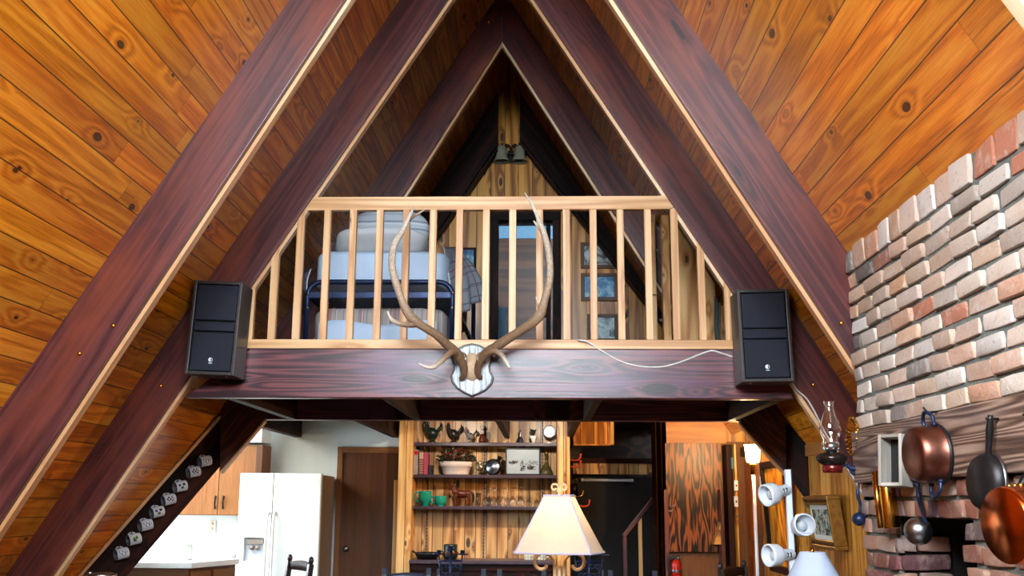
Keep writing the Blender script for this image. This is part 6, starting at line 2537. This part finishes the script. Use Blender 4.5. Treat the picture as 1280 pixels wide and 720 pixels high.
# switch plates, and plain white boxes on the door jamb
for (x0, y0_, x1, y1_), lb, nm in (((948, 596, 957, 625), 'white switch plate on the right wall below the lit lamp', 'switch_plate'), ((957.5, 641, 961.5, 658), 'small white switch plate low beside the framed panel', 'switch_plate')):
    a, c = atX(x0, y0_, XW - 0.008), atX(x1, y1_, XW - 0.008)
    rt = thing(nm, lb, 'switch', (XW, c.y, c.z))
    b = MB()
    b.box((XW - 0.008, c.y, c.z), (XW, a.y, a.z))
    b.obj('plate', MT['plasticwhite'], rt, bevel=0.003)
    for k in range(3 if x0 == 948 else 1):
        b = MB()
        yy = c.y + (a.y - c.y) * ((k + 1) / 4 if x0 == 948 else 0.5)
        b.box((XW - 0.016, yy - 0.012, (a.z + c.z) / 2 - 0.02), (XW - 0.006, yy + 0.012, (a.z + c.z) / 2 + 0.02))
        b.obj('toggle', MT['cabgrey'], rt, bevel=0.002)
for y_, lb in ((607, 'upper white box on the door jamb right of the dark door'), (627, 'lower white box on the door jamb right of the dark door')):
    a = at(920.5, y_, 9.26)
    b = MB()
    b.box((a.x - 0.016, 9.265, a.z - 0.045), (a.x + 0.016, 9.30, a.z + 0.045))
    o = b.obj('jamb_box', MT['plasticwhite'], bevel=0.004, label=lb, cat='box')
    b = MB()
    b.box((a.x - 0.006, 9.26, a.z - 0.01), (a.x + 0.006, 9.27, a.z + 0.01))
    b.obj('button', MT['cabgrey'], o)
# orange door in the right wall, with casing
y0, y1 = atX(925, 600, XK - 0.03).y, atX(944, 600, XK - 0.03).y
y0 = min(y0, 9.58)
zt = atX(935, 569, XK - 0.03).z
b = MB()
b.box((XK - 0.02, y1, 0.01), (XK + 0.0, y0, zt), grain=2)
o = struct(b, 'door_3', MT['orange'])
b = MB()
for k in range(2):
    b.box((XK - 0.03, y1 + 0.05, 0.2 + k * 0.95), (XK - 0.018, y0 - 0.08, 1.02 + k * 0.9), grain=2)
b.obj('door_panel', MT['orange'], o, bevel=0.008)
b = MB()
b.box((XK - 0.05, y1 - 0.09, 0), (XK, y1, zt + 0.07), grain=2)
b.box((XK - 0.055, y1 - 0.1, zt), (XK, y0, zt + 0.08), grain=1)
b.obj('door_casing', MT['door'], o, bevel=0.004)

# lit standing lamp
YL = 8.05
lp = at(941, 572, YL)
rt = thing('standing_lamp', 'slim standing lamp with a lit white glass shade by the right wall', 'lamp', (lp.x, YL, 0))
b = MB()
b.tube([V((lp.x, YL, 0.02)), V((lp.x, YL, at(941, 579, YL).z))], 0.012, 10)
b.obj('pole', MT['plasticwhite'], rt)
b = MB()
b.lathe([(0.0, 0.0), (0.13, 0.0), (0.13, 0.015), (0.03, 0.03), (0.012, 0.05)], (lp.x, YL, 0.0), (0, 0, 1), 24)
b.obj('base', MT['plasticwhite'], rt)
b = MB()
zz0, zz1 = at(941, 594, YL).z, at(941, 580, YL).z
b.lathe([(0.012, zz0), (0.024, zz0 + 0.004), (0.024, zz1 - 0.01), (0.03, zz1), (0.0, zz1)], (lp.x, YL, 0), (0, 0, 1), 16)
b.obj('socket', MT['brass'], rt)
zs0, zs1 = at(941, 578, YL).z, at(941, 556, YL).z
b = MB()
b.lathe([(0.044, zs0), (0.052, zs0 + 0.01), (0.06, zs1 - 0.02), (0.066, zs1), (0.062, zs1), (0.056, zs1 - 0.02), (0.048, zs0 + 0.012)], (lp.x, YL, 0), (0, 0, 1), 10, smooth=False)
MT['litglass'] = mat_emit('lit_lamp_glass', (255, 214, 150), 9.0)
b.obj('glass_shade', MT['litglass'], rt)
LIT = V((lp.x, YL, (zs0 + zs1) / 2 + 0.02))

# tension pole with three spot heads
YT = 5.6
tp, bp = at(985, 587, YT), at(994, 720, YT)
rt = thing('track_lamp', 'white pole lamp with three round spot heads in front of the pine wall', 'lamp', (bp.x, YT, 0))
b = MB()
b.box((tp.x - 0.017, YT - 0.012, 0.0), (tp.x + 0.013, YT + 0.02, tp.z))
b.obj('pole', MT['plasticwhite'], rt, bevel=0.003)
b = MB()
b.box((tp.x + 0.004, YT - 0.008, 0.0), (tp.x + 0.019, YT + 0.022, tp.z + 0.003))
b.obj('pole_slot', MT['black'], rt)
b = MB()
b.lathe([(0.0, 0.0), (0.15, 0.0), (0.15, 0.012), (0.02, 0.02)], (tp.x, YT, 0), (0, 0, 1), 24)
b.obj('base', MT['plasticwhite'], rt)
MT['bulbglass'] = plain('reflector_bulb', (206, 210, 214), 0.25, var=0.1)


def spot(x, y, axis, xm, ym):
    c = at(x, y, YT - 0.05)
    ax = V(axis).normalized()
    b = MB()
    r = 0.058
    b.lathe([(r * 0.86, 0.05), (r * 0.98, 0.052), (r, 0.04), (r * 0.98, -0.005), (r * 0.7, -0.03), (r * 0.52, -0.045), (r * 0.5, -0.10), (r * 0.3, -0.115), (0.0, -0.118)], c, ax, 28)
    b.lathe([(r * 0.86, 0.05), (r * 0.8, 0.015), (r * 0.5, -0.01), (0.0, -0.02)], c, ax, 28)
    h_ = b.obj('spot_head', MT['plasticwhite'], rt)
    b = MB()
    b.lathe([(0.0, 0.03), (r * 0.3, 0.026), (r * 0.45, 0.012), (r * 0.5, -0.008)], c, ax, 24)
    b.obj('bulb', MT['bulbglass'], h_)
    b = MB()
    q = at(xm, ym, YT)
    b.tube([c - ax * 0.09, q], 0.012, 10)
    b.obj('arm', MT['plasticwhite'], h_)
    for k in (0, 1):
        b = MB()
        w_ = c - ax * (0.065 + 0.02 * k)
        b.box(w_ + V((-0.005, -r * 0.56, -0.012)), w_ + V((0.005, -r * 0.48, 0.012)))
        b.obj('vent_slot', MT['black'], h_)


spot(966, 617, (-0.86, -0.45, -0.22), 987, 611)
spot(1002, 657, (0.12, -0.97, 0.12), 991, 655)
spot(970, 694, (-0.90, -0.42, -0.02), 992, 692)
# cool white lampshade in the lower right
YL2 = 4.9
a, c = at(1000, 690, YL2), at(1031, 690, YL2)
ct = at(1015.5, 690, YL2)
rt = thing('small_lamp', 'table lamp with a cool white cone shade at the bottom right', 'lamp', (ct.x, YL2, 0.62))
b = MB()
r0 = (c.x - a.x) / 2
zlo = ct.z - 0.20
b.lathe([(r0, ct.z), (r0 + 0.002, ct.z - 0.004), (r0 + 0.105, zlo + 0.004), (r0 + 0.105, zlo)], (ct.x, YL2, 0), (0, 0, 1), 40)
b.obj('lamp_shade', MT['shadeblue'], rt, solid=0.002)
b = MB()
b.tube([V((ct.x, YL2, ct.z - 0.02)), V((ct.x, YL2, at(1015, 684, YL2).z))], 0.008, 8)
b.tube([V((ct.x - r0, YL2, ct.z - 0.004)), V((ct.x + r0, YL2, ct.z - 0.004))], 0.003, 6)
b.tube([V((ct.x, YL2 - r0, ct.z - 0.004)), V((ct.x, YL2 + r0, ct.z - 0.004))], 0.003, 6)
b.obj('finial', MT['brass'], rt)
b = MB()
b.lathe([(0.0, 0.62), (0.09, 0.62), (0.09, 0.635), (0.05, 0.66), (0.075, 0.76), (0.06, 0.86), (0.02, 0.95), (0.012, 1.0), (0.012, ct.z)], (ct.x, YL2, 0), (0, 0, 1), 24)
b.obj('base', MT['brass'], rt)
side = thing('side_table', 'small dark side table under the cool white lamp, below the photo edge', 'table', (ct.x, YL2, 0))
b = MB()
b.lathe([(0.0, 0.59), (0.26, 0.59), (0.265, 0.605), (0.26, 0.62), (0.0, 0.62)], (ct.x, YL2, 0), (0, 0, 1), 32)
b.obj('table_top', MT['darkwood'], side)
for k in range(3):
    a_ = k * 2 * PI / 3 + 0.4
    b = MB()
    b.tube([V((ct.x + 0.19 * math.cos(a_), YL2 + 0.19 * math.sin(a_), 0.0)), V((ct.x + 0.12 * math.cos(a_), YL2 + 0.12 * math.sin(a_), 0.59))], [0.014, 0.02], 10)
    b.obj('leg', MT['darkwood'], side)

# ================================================================== dining table, chairs, lamp and candelabra
YTB = 7.55
tb = thing('dining_table', 'dark dining table below the photo edge that carries the candelabra', 'table', (0.05, YTB, 0))
b = MB()
b.box((-1.05, 7.05, 0.715), (1.1, 8.02, 0.75), grain=0)
b.obj('table_top', MT['darkwood'], tb, bevel=0.006)
for x in (-0.97, 1.02):
    for y in (7.13, 7.94):
        b = MB()
        b.box((x - 0.035, y - 0.035, 0), (x + 0.035, y + 0.035, 0.715), grain=2)
        b.obj('leg', MT['darkwood'], tb, bevel=0.004)
# table lamp on its own stand
YL1 = 5.25
ls_ = thing('lamp_table', 'dark square lamp table under the cream lamp, below the photo edge', 'table', (at(699, 650, YL1).x, YL1, 0))
b = MB()
q_ = at(699, 650, YL1).x
b.box((q_ - 0.28, YL1 - 0.28, 0.715), (q_ + 0.28, YL1 + 0.28, 0.75), grain=0)
b.obj('table_top', MT['darkwood'], ls_, bevel=0.005)
for sx in (-0.24, 0.24):
    for sy in (-0.24, 0.24):
        b = MB()
        b.box((q_ + sx - 0.022, YL1 + sy - 0.022, 0), (q_ + sx + 0.022, YL1 + sy + 0.022, 0.715), grain=2)
        b.obj('leg', MT['darkwood'], ls_, bevel=0.003)
S0, S1 = at(643, 689, YL1), at(757, 689, YL1)
T0, T1 = at(660.5, 619.5, YL1), at(735.5, 619.5, YL1)
T0, T1 = at(679, 618.5, YL1), at(717, 618.5, YL1)
lx = at(699, 650, YL1).x
ztop, zbot = at(699, 619.5, YL1).z, at(699, 690, YL1).z
lm = thing('table_lamp', 'lit table lamp with a large cream panelled shade and scrolled iron base', 'lamp', (lx, YL1, 0.75))
rb = (S1.x - S0.x) / 2 / 0.86
rtp = rb * 0.34
NP = 4
PH = math.radians(-56)


def shade_r(t):                             # slightly bell shaped
    return rtp + (rb - rtp) * (t ** 1.04)


def corner(k, t):
    a = PH + 2 * PI * k / NP
    return V((lx + shade_r(t) * math.cos(a), YL1 + shade_r(t) * math.sin(a), ztop + (zbot - ztop) * t))


b = MB()


def shd(i, j):
    q = j * NP
    k = int(q) % NP
    f_ = q - int(q)
    A, B = corner(k, i), corner(k + 1, i)
    p = A.lerp(B, f_)
    o_ = V((p.x - lx, p.y - YL1, 0))
    p = p + o_.normalized() * (shade_r(i) * 0.13 * math.sin(f_ * PI))
    return p


b.grid(shd, 10, NP * 6, smooth=False)
sh_ = b.obj('lamp_shade', MT['shade'], lm)
MT['lilac'] = plain('lilac_grey_braid', (186, 176, 196), 0.7, var=0.08)
b = MB()
for k in range(NP):
    b.tube([corner(k, t / 6) for t in range(7)], 0.0042, 6)
b.tube([shd(1.0, j / 72) for j in range(72)], 0.0055, 6, closed=True)
b.tube([shd(0.0, j / 72) for j in range(72)], 0.0055, 6, closed=True)
b.obj('trim_braid', MT['lilac'], sh_)
b = MB()
b.tube([V((lx, YL1, ztop - 0.06)), V((lx, YL1, ztop + 0.04))], 0.007, 8)
for s_ in (-1, 1):
    P = [V((lx + s_ * (0.004 + (0.026 - 0.0) * (1 - math.cos(a)) / 2 * 1.0), YL1, ztop + 0.03 + 0.03 * math.sin(a) * 0.8 + a * 0.004)) for a in [PI * k / 10 for k in range(11)]]
    cx_ = lx + s_ * 0.023
    sp_ = [V((cx_ - s_ * (0.020 - 0.0009 * k) * math.cos(0.5 * k - 0.6), YL1, ztop + 0.040 + (0.020 - 0.0009 * k) * math.sin(0.5 * k - 0.6))) for k in range(14)]
    b.tube(spline([V((lx, YL1, ztop + 0.0))] + sp_, 3), 0.0058, 8)
b.obj('finial', MT['cream'], lm)
b = MB()
for k in range(3):
    a = k * 2 * PI / 3 + 0.3
    b.tube([V((lx, YL1, ztop - 0.02)), V((lx + rtp * math.cos(a), YL1 + rtp * math.sin(a), ztop - 0.002))], 0.0035, 6)
b.obj('harp', MT['cream'], lm)
b = MB()
zt_ = zbot + 0.02
b.tube([V((lx, YL1, 0.77)), V((lx, YL1, zt_ + 0.10))], 0.011, 10)
b.lathe([(0.0, 0.75), (0.10, 0.75), (0.10, 0.765), (0.04, 0.79), (0.012, 0.81)], (lx, YL1, 0), (0, 0, 1), 24)
zsc = at(698, 700, YL1).z
for s_ in (-1, 1):
    cx_ = lx + s_ * 0.082
    sp_ = []
    for k in range(15):
        rr_ = 0.058 - 0.0026 * k
        a = PI - 0.42 * k
        sp_.append(V((cx_ - s_ * rr_ * math.cos(PI - a) * 1.0, YL1 - 0.01, zsc - 0.015 + rr_ * math.sin(a))))
    b.tube(spline([V((lx + s_ * 0.02, YL1 - 0.005, zsc - 0.30)), V((lx + s_ * 0.022, YL1 - 0.008, zsc - 0.10))] + sp_, 3), 0.0085, 8)
    b.tube(spline([V((lx + s_ * 0.02, YL1, 0.95)), V((lx + s_ * 0.06, YL1, 0.90)), V((lx + s_ * 0.10, YL1, 0.82)), V((lx + s_ * 0.13, YL1, 0.762))], 4), 0.009, 8)
b.box((lx - 0.026, YL1 - 0.014, at(698, 709, YL1).z - 0.006), (lx + 0.026, YL1 + 0.008, at(698, 709, YL1).z + 0.006))
b.obj('scroll_base', MT['cream'], lm)
b = MB()
b.lathe([(0.014, 0.0), (0.016, 0.03), (0.03, 0.06), (0.034, 0.09), (0.02, 0.12), (0.0, 0.128)], (lx, YL1, zt_ + 0.10), (0, 0, 1), 16)
b.obj('bulb', mat_emit('warm_bulb', (255, 214, 160), 4.0), lm)
BULB = V((lx, YL1, zt_ + 0.15))


# candelabra of blue black iron
def candelabrum(x, top, Y, w, label):
    zt = at(x, top, Y).z
    cx_ = at(x, top, Y).x
    rt = thing('candelabra', label, 'candelabra', (cx_, Y, 0.75))
    b = MB()
    b.lathe([(0.0, 0.75), (0.10, 0.75), (0.09, 0.765), (0.02, 0.78), (0.012, 0.80)], (cx_, Y, 0), (0, 0, 1), 20)
    b.tube([V((cx_, Y, 0.78)), V((cx_, Y, zt - 0.03))], 0.009, 8)
    zb_ = zt - 0.10
    b.tube([V((cx_ - w, Y, zb_)), V((cx_ + w, Y, zb_))], 0.007, 8)
    b.tube([V((cx_ - w * 0.75, Y, zb_ - 0.13)), V((cx_ + w * 0.75, Y, zb_ - 0.13))], 0.006, 8)
    for s_ in (-1, 1):
        b.tube([V((cx_ + s_ * w, Y, zb_ + 0.04)), V((cx_ + s_ * w * 0.75, Y, zb_ - 0.13))], 0.006, 8)
        for k in range(2):
            for q in range(2):
                c_ = V((cx_ + s_ * w * (0.24 + 0.36 * q), Y, zb_ - 0.035 - 0.06 * k))
                rr_ = w * 0.15
                b.tube([c_ + V((rr_ * math.cos(a), 0, rr_ * math.sin(a))) for a in [2 * PI * t / 14 for t in range(14)]], 0.004, 6, closed=True)
        b.tube(spline([V((cx_, Y, zb_ - 0.26)), V((cx_ + s_ * w * 0.5, Y, zb_ - 0.22)), V((cx_ + s_ * w * 0.75, Y, zb_ - 0.13))], 5), 0.006, 8)
    b.obj('stand', MT['blueiron'], rt)
    for x_, z_ in ((cx_ - w, zb_ + 0.04), (cx_, zt - 0.03), (cx_ + w, zb_ + 0.04)):
        b = MB()
        b.lathe([(0.012, 0.0), (0.044, 0.004), (0.046, 0.010), (0.016, 0.012), (0.016, 0.034), (0.013, 0.034), (0.012, 0.012)], (x_, Y, z_), (0, 0, 1), 18)
        b.obj('candle_cup', MT['blueiron'], rt)


candelabrum(563.5, 683, 7.6, 0.085, 'blue black iron candelabra in front of the buffet, left of the lamp')
candelabrum(736, 684, 7.65, 0.10, 'blue black iron candelabra half hidden behind the cream lampshade')


# chairs
def chair(mat, label, z_top, wd=0.42, name='dining_chair', group='dining chairs', drop=0.0):
    rt = thing(name, label, 'chair', (0, 0, 0), group)
    hw, dp = wd / 2, 0.40
    b = MB()
    b.box((-hw, -dp / 2, 0.43), (hw, dp / 2, 0.46), grain=0)
    b.obj('seat', MT[mat], rt, bevel=0.006)
    for s_ in (-1, 1):
        b = MB()
        b.tube([V((s_ * (hw - 0.02), -dp / 2 + 0.03, 0.0)), V((s_ * (hw - 0.02), -dp / 2 + 0.03, 0.43))], [0.016, 0.02], 10)
        b.obj('leg', MT[mat], rt)
        b = MB()
        P = [V((s_ * (hw - 0.02), dp / 2 - 0.02, 0.0)), V((s_ * (hw - 0.02), dp / 2 - 0.02, 0.46)), V((s_ * (hw - 0.02), dp / 2 + 0.05, z_top - 0.05))]
        b.bar(P[0], P[1], 0.036, 0.036, (0, 1, 0))
        b.bar(P[1], P[2], 0.038, 0.034, (0, 1, 0))
        if mat == 'chairdark':
            b.ball(P[2] + V((0, 0.001, 0.022)), (0.021, 0.018, 0.028), 12, 8)
        else:
            b.box(P[2] + V((-0.02, -0.016, -0.01)), P[2] + V((0.02, 0.02, 0.05)))
        b.obj('back_post', MT[mat], rt, bevel=0.003)
    for k, z in enumerate((z_top - 0.07 - drop, z_top - 0.22 - drop, z_top - 0.35 - drop)):
        b = MB()
        y = dp / 2 - 0.02 + 0.07 * (z - 0.46) / (z_top - 0.51)

        def slat(i, j):
            return V((-hw + 0.035 + (wd - 0.07) * i, y + 0.018 * math.sin(i * PI), z - 0.032 + (0.05 + 0.016 * math.sin(i * PI)) * j))
        b.grid(slat, 12, 2, gfn=lambda i, j: (i * 0.4, j * 0.06, 0))
        b.obj('back_slat', MT['darkwood'] if mat == 'chairdark' else MT[mat], rt, solid=0.014)
    for z in (0.15, 0.26):
        b = MB()
        b.tube([V((-hw + 0.03, -dp / 2 + 0.03, z)), V((hw - 0.03, -dp / 2 + 0.03, z))], 0.010, 8)
        b.obj('stretcher', MT[mat], rt)
    return rt


def place(rt, x0, x1, ytop, Y, rz):
    a, c = at(x0, ytop, Y), at(x1, ytop, Y)
    rt.location = ((a.x + c.x) / 2, Y, 0)
    rt.rotation_euler = (0, 0, rz)


Yc1 = 7.3
ch = chair('chairdark', 'dark ladder back chair with brown slats in front of the refrigerator', at(375, 694, Yc1).z)
a, c = at(366, 700, Yc1), at(384, 700, Yc1)
ch.location = ((a.x + c.x) / 2 - 0.205, Yc1 - 0.14, 0)
ch.rotation_euler = (0, 0, math.radians(-55))
Yc2 = 8.52
zc2 = at(600, 711.5, Yc2).z
wc2 = (at(536, 712, Yc2).x - at(481, 712, Yc2).x) + 0.04
cb_ = chair('chairsheen', 'dark chair with a painted blue sheen and a visible top slat, leftmost of the row before the buffet', zc2 + 0.005, wc2)
cb_.location = (at(508.5, 712, Yc2).x, Yc2 - 0.25, 0)
cc_ = chair('chairsheen', 'dark chair with a painted blue sheen, posts just visible, under the left candelabra', zc2, wc2, drop=0.05)
cc_.location = (at(577, 712, Yc2).x, Yc2 - 0.25, 0)
for x, lb in ((653, 'dark chair with a painted blue sheen, posts just visible, below the checked mugs'), (723, 'dark chair with a painted blue sheen, partly hidden by the cream lamp'), (791, 'dark chair with a painted blue sheen, posts just visible, in front of the stair handrail')):
    dup(cc_, (at(x, 712, Yc2).x, Yc2 - 0.25, 0), lb, math.radians(random.uniform(-2, 2)))
ch2 = dup(ch, (at(915, 700, 7.3).x + 0.205, 7.16, 0), 'dark ladder back chair at the lower right in front of the hall door', math.radians(55), scale=0.985)
# chrome kettle at the lower left edge
kp = at(128, 718, 5.3)
kt = thing('chrome_kettle', 'chrome kettle top at the lower left under the mugs', 'kettle', (kp.x, 5.3, 0.75))
b = MB()
hz_ = kp.z - 0.75
b.lathe([(0.0, 0.0), (0.085, 0.0), (0.09, 0.02), (0.08, hz_ * 0.7), (0.066, hz_ * 0.95), (0.07, hz_), (0.06, hz_ + 0.006), (0.02, hz_ + 0.012)], (kp.x, 5.3, 0.75), (0, 0, 1), 28)
b.obj('body', MT['steel'], kt)
b = MB()
b.ball((kp.x - 0.065, 5.3, kp.z + 0.006), (0.018, 0.014, 0.010), 10, 8)
b.tube(spline([V((kp.x - 0.06, 5.3, kp.z)), V((kp.x - 0.12, 5.3, kp.z - 0.03)), V((kp.x - 0.13, 5.3, kp.z - 0.12)), V((kp.x - 0.085, 5.3, kp.z - 0.2))], 5), 0.008, 8)
b.obj('handle', MT['steel'], kt)
st = thing('kettle_stand', 'low dark cupboard under the chrome kettle, below the photo edge', 'cupboard', (kp.x, 5.3, 0))
b = MB()
b.box((kp.x - 0.2, 5.1, 0), (kp.x + 0.3, 5.5, 0.72), grain=0)
b.obj('body', MT['darkwood'], st, bevel=0.006)
b = MB()
b.box((kp.x - 0.22, 5.08, 0.72), (kp.x + 0.32, 5.52, 0.75), grain=0)
b.obj('top', MT['darkwood'], st, bevel=0.004)
# ------------------------------------------------------------------ light
w = bpy.data.worlds.new('sky')
S.world = w
w.use_nodes = True
bg = w.node_tree.nodes['Background']
bg.inputs[0].default_value = (0.78, 0.90, 1.0, 1)
bg.inputs[1].default_value = 19.0


def area(name, loc, rot, sx, sy, col, e, portal=False):
    l = bpy.data.lights.new(name, 'AREA')
    l.shape = 'RECTANGLE'
    l.size, l.size_y = sx, sy
    l.color = col
    l.energy = e
    l.cycles.is_portal = portal
    o = bpy.data.objects.new(name, l)
    o.location = loc
    o.rotation_euler = rot
    COL.objects.link(o)
    return o


def point(name, loc, col, e, r=0.03):
    l = bpy.data.lights.new(name, 'POINT')
    l.color = col
    l.energy = e
    l.shadow_soft_size = r
    o = bpy.data.objects.new(name, l)
    o.location = loc
    COL.objects.link(o)
    return o


area('front_window_portal', (0, YF - 0.15, 4.2), (PI / 2, 0, 0), 2.3, 2.5, (1, 1, 1), 1, True)
for sd in (-1, 1):  # portals of the two added roof windows
    nrm_ = V((SL * sd, 0, 1)).normalized()
    c_ = V((sd * (SKX0 + SKX1) / 2, (SKY0 + SKY1) / 2, roofz((SKX0 + SKX1) / 2))) + nrm_ * 0.08
    area('added_skylight_portal', c_, nrm_.to_track_quat('Z', 'Y').to_euler(), (SKX1 - SKX0) * math.hypot(1, SL) + 0.1, SKY1 - SKY0 + 0.1, (1, 1, 1), 1, True)
area('kitchen_window_portal', (-4.27, 8.6, 1.62), (0, -PI / 2, 0), 0.75, 1.2, (1, 1, 1), 1, True)
area('kitchen_fill_light', (-3.0, 8.2, 2.34), (0, 0, 0), 1.2, 0.4, (1.0, 0.98, 0.92), 24)  # added area light without a fixture, brightens the kitchen

point('table_lamp_bulb', BULB, (1.0, 0.72, 0.42), 1.5, 0.05)
point('standing_lamp_bulb', LIT + V((0, 0, 0.06)), (1.0, 0.68, 0.34), 45, 0.04)
for x_ in (-0.42, 0.30):
    l_ = bpy.data.lights.new('shelf_fill_spot', 'SPOT')  # added fill spots without fixtures, brighten the shelf niche
    l_.color = (1.0, 0.90, 0.78)
    l_.energy = 12
    l_.spot_size = math.radians(105)
    l_.spot_blend = 0.6
    l_.shadow_soft_size = 0.06
    o_ = bpy.data.objects.new('shelf_fill_spot', l_)
    o_.location = (x_, 8.3, 2.22)
    o_.rotation_euler = (V((x_ * 0.7, 9.55, 1.45)) - V(o_.location)).to_track_quat('-Z', 'Y').to_euler()
    COL.objects.link(o_)
S.cycles.diffuse_bounces = 1
S.cycles.glossy_bounces = 3
S.view_settings.exposure = 1.75
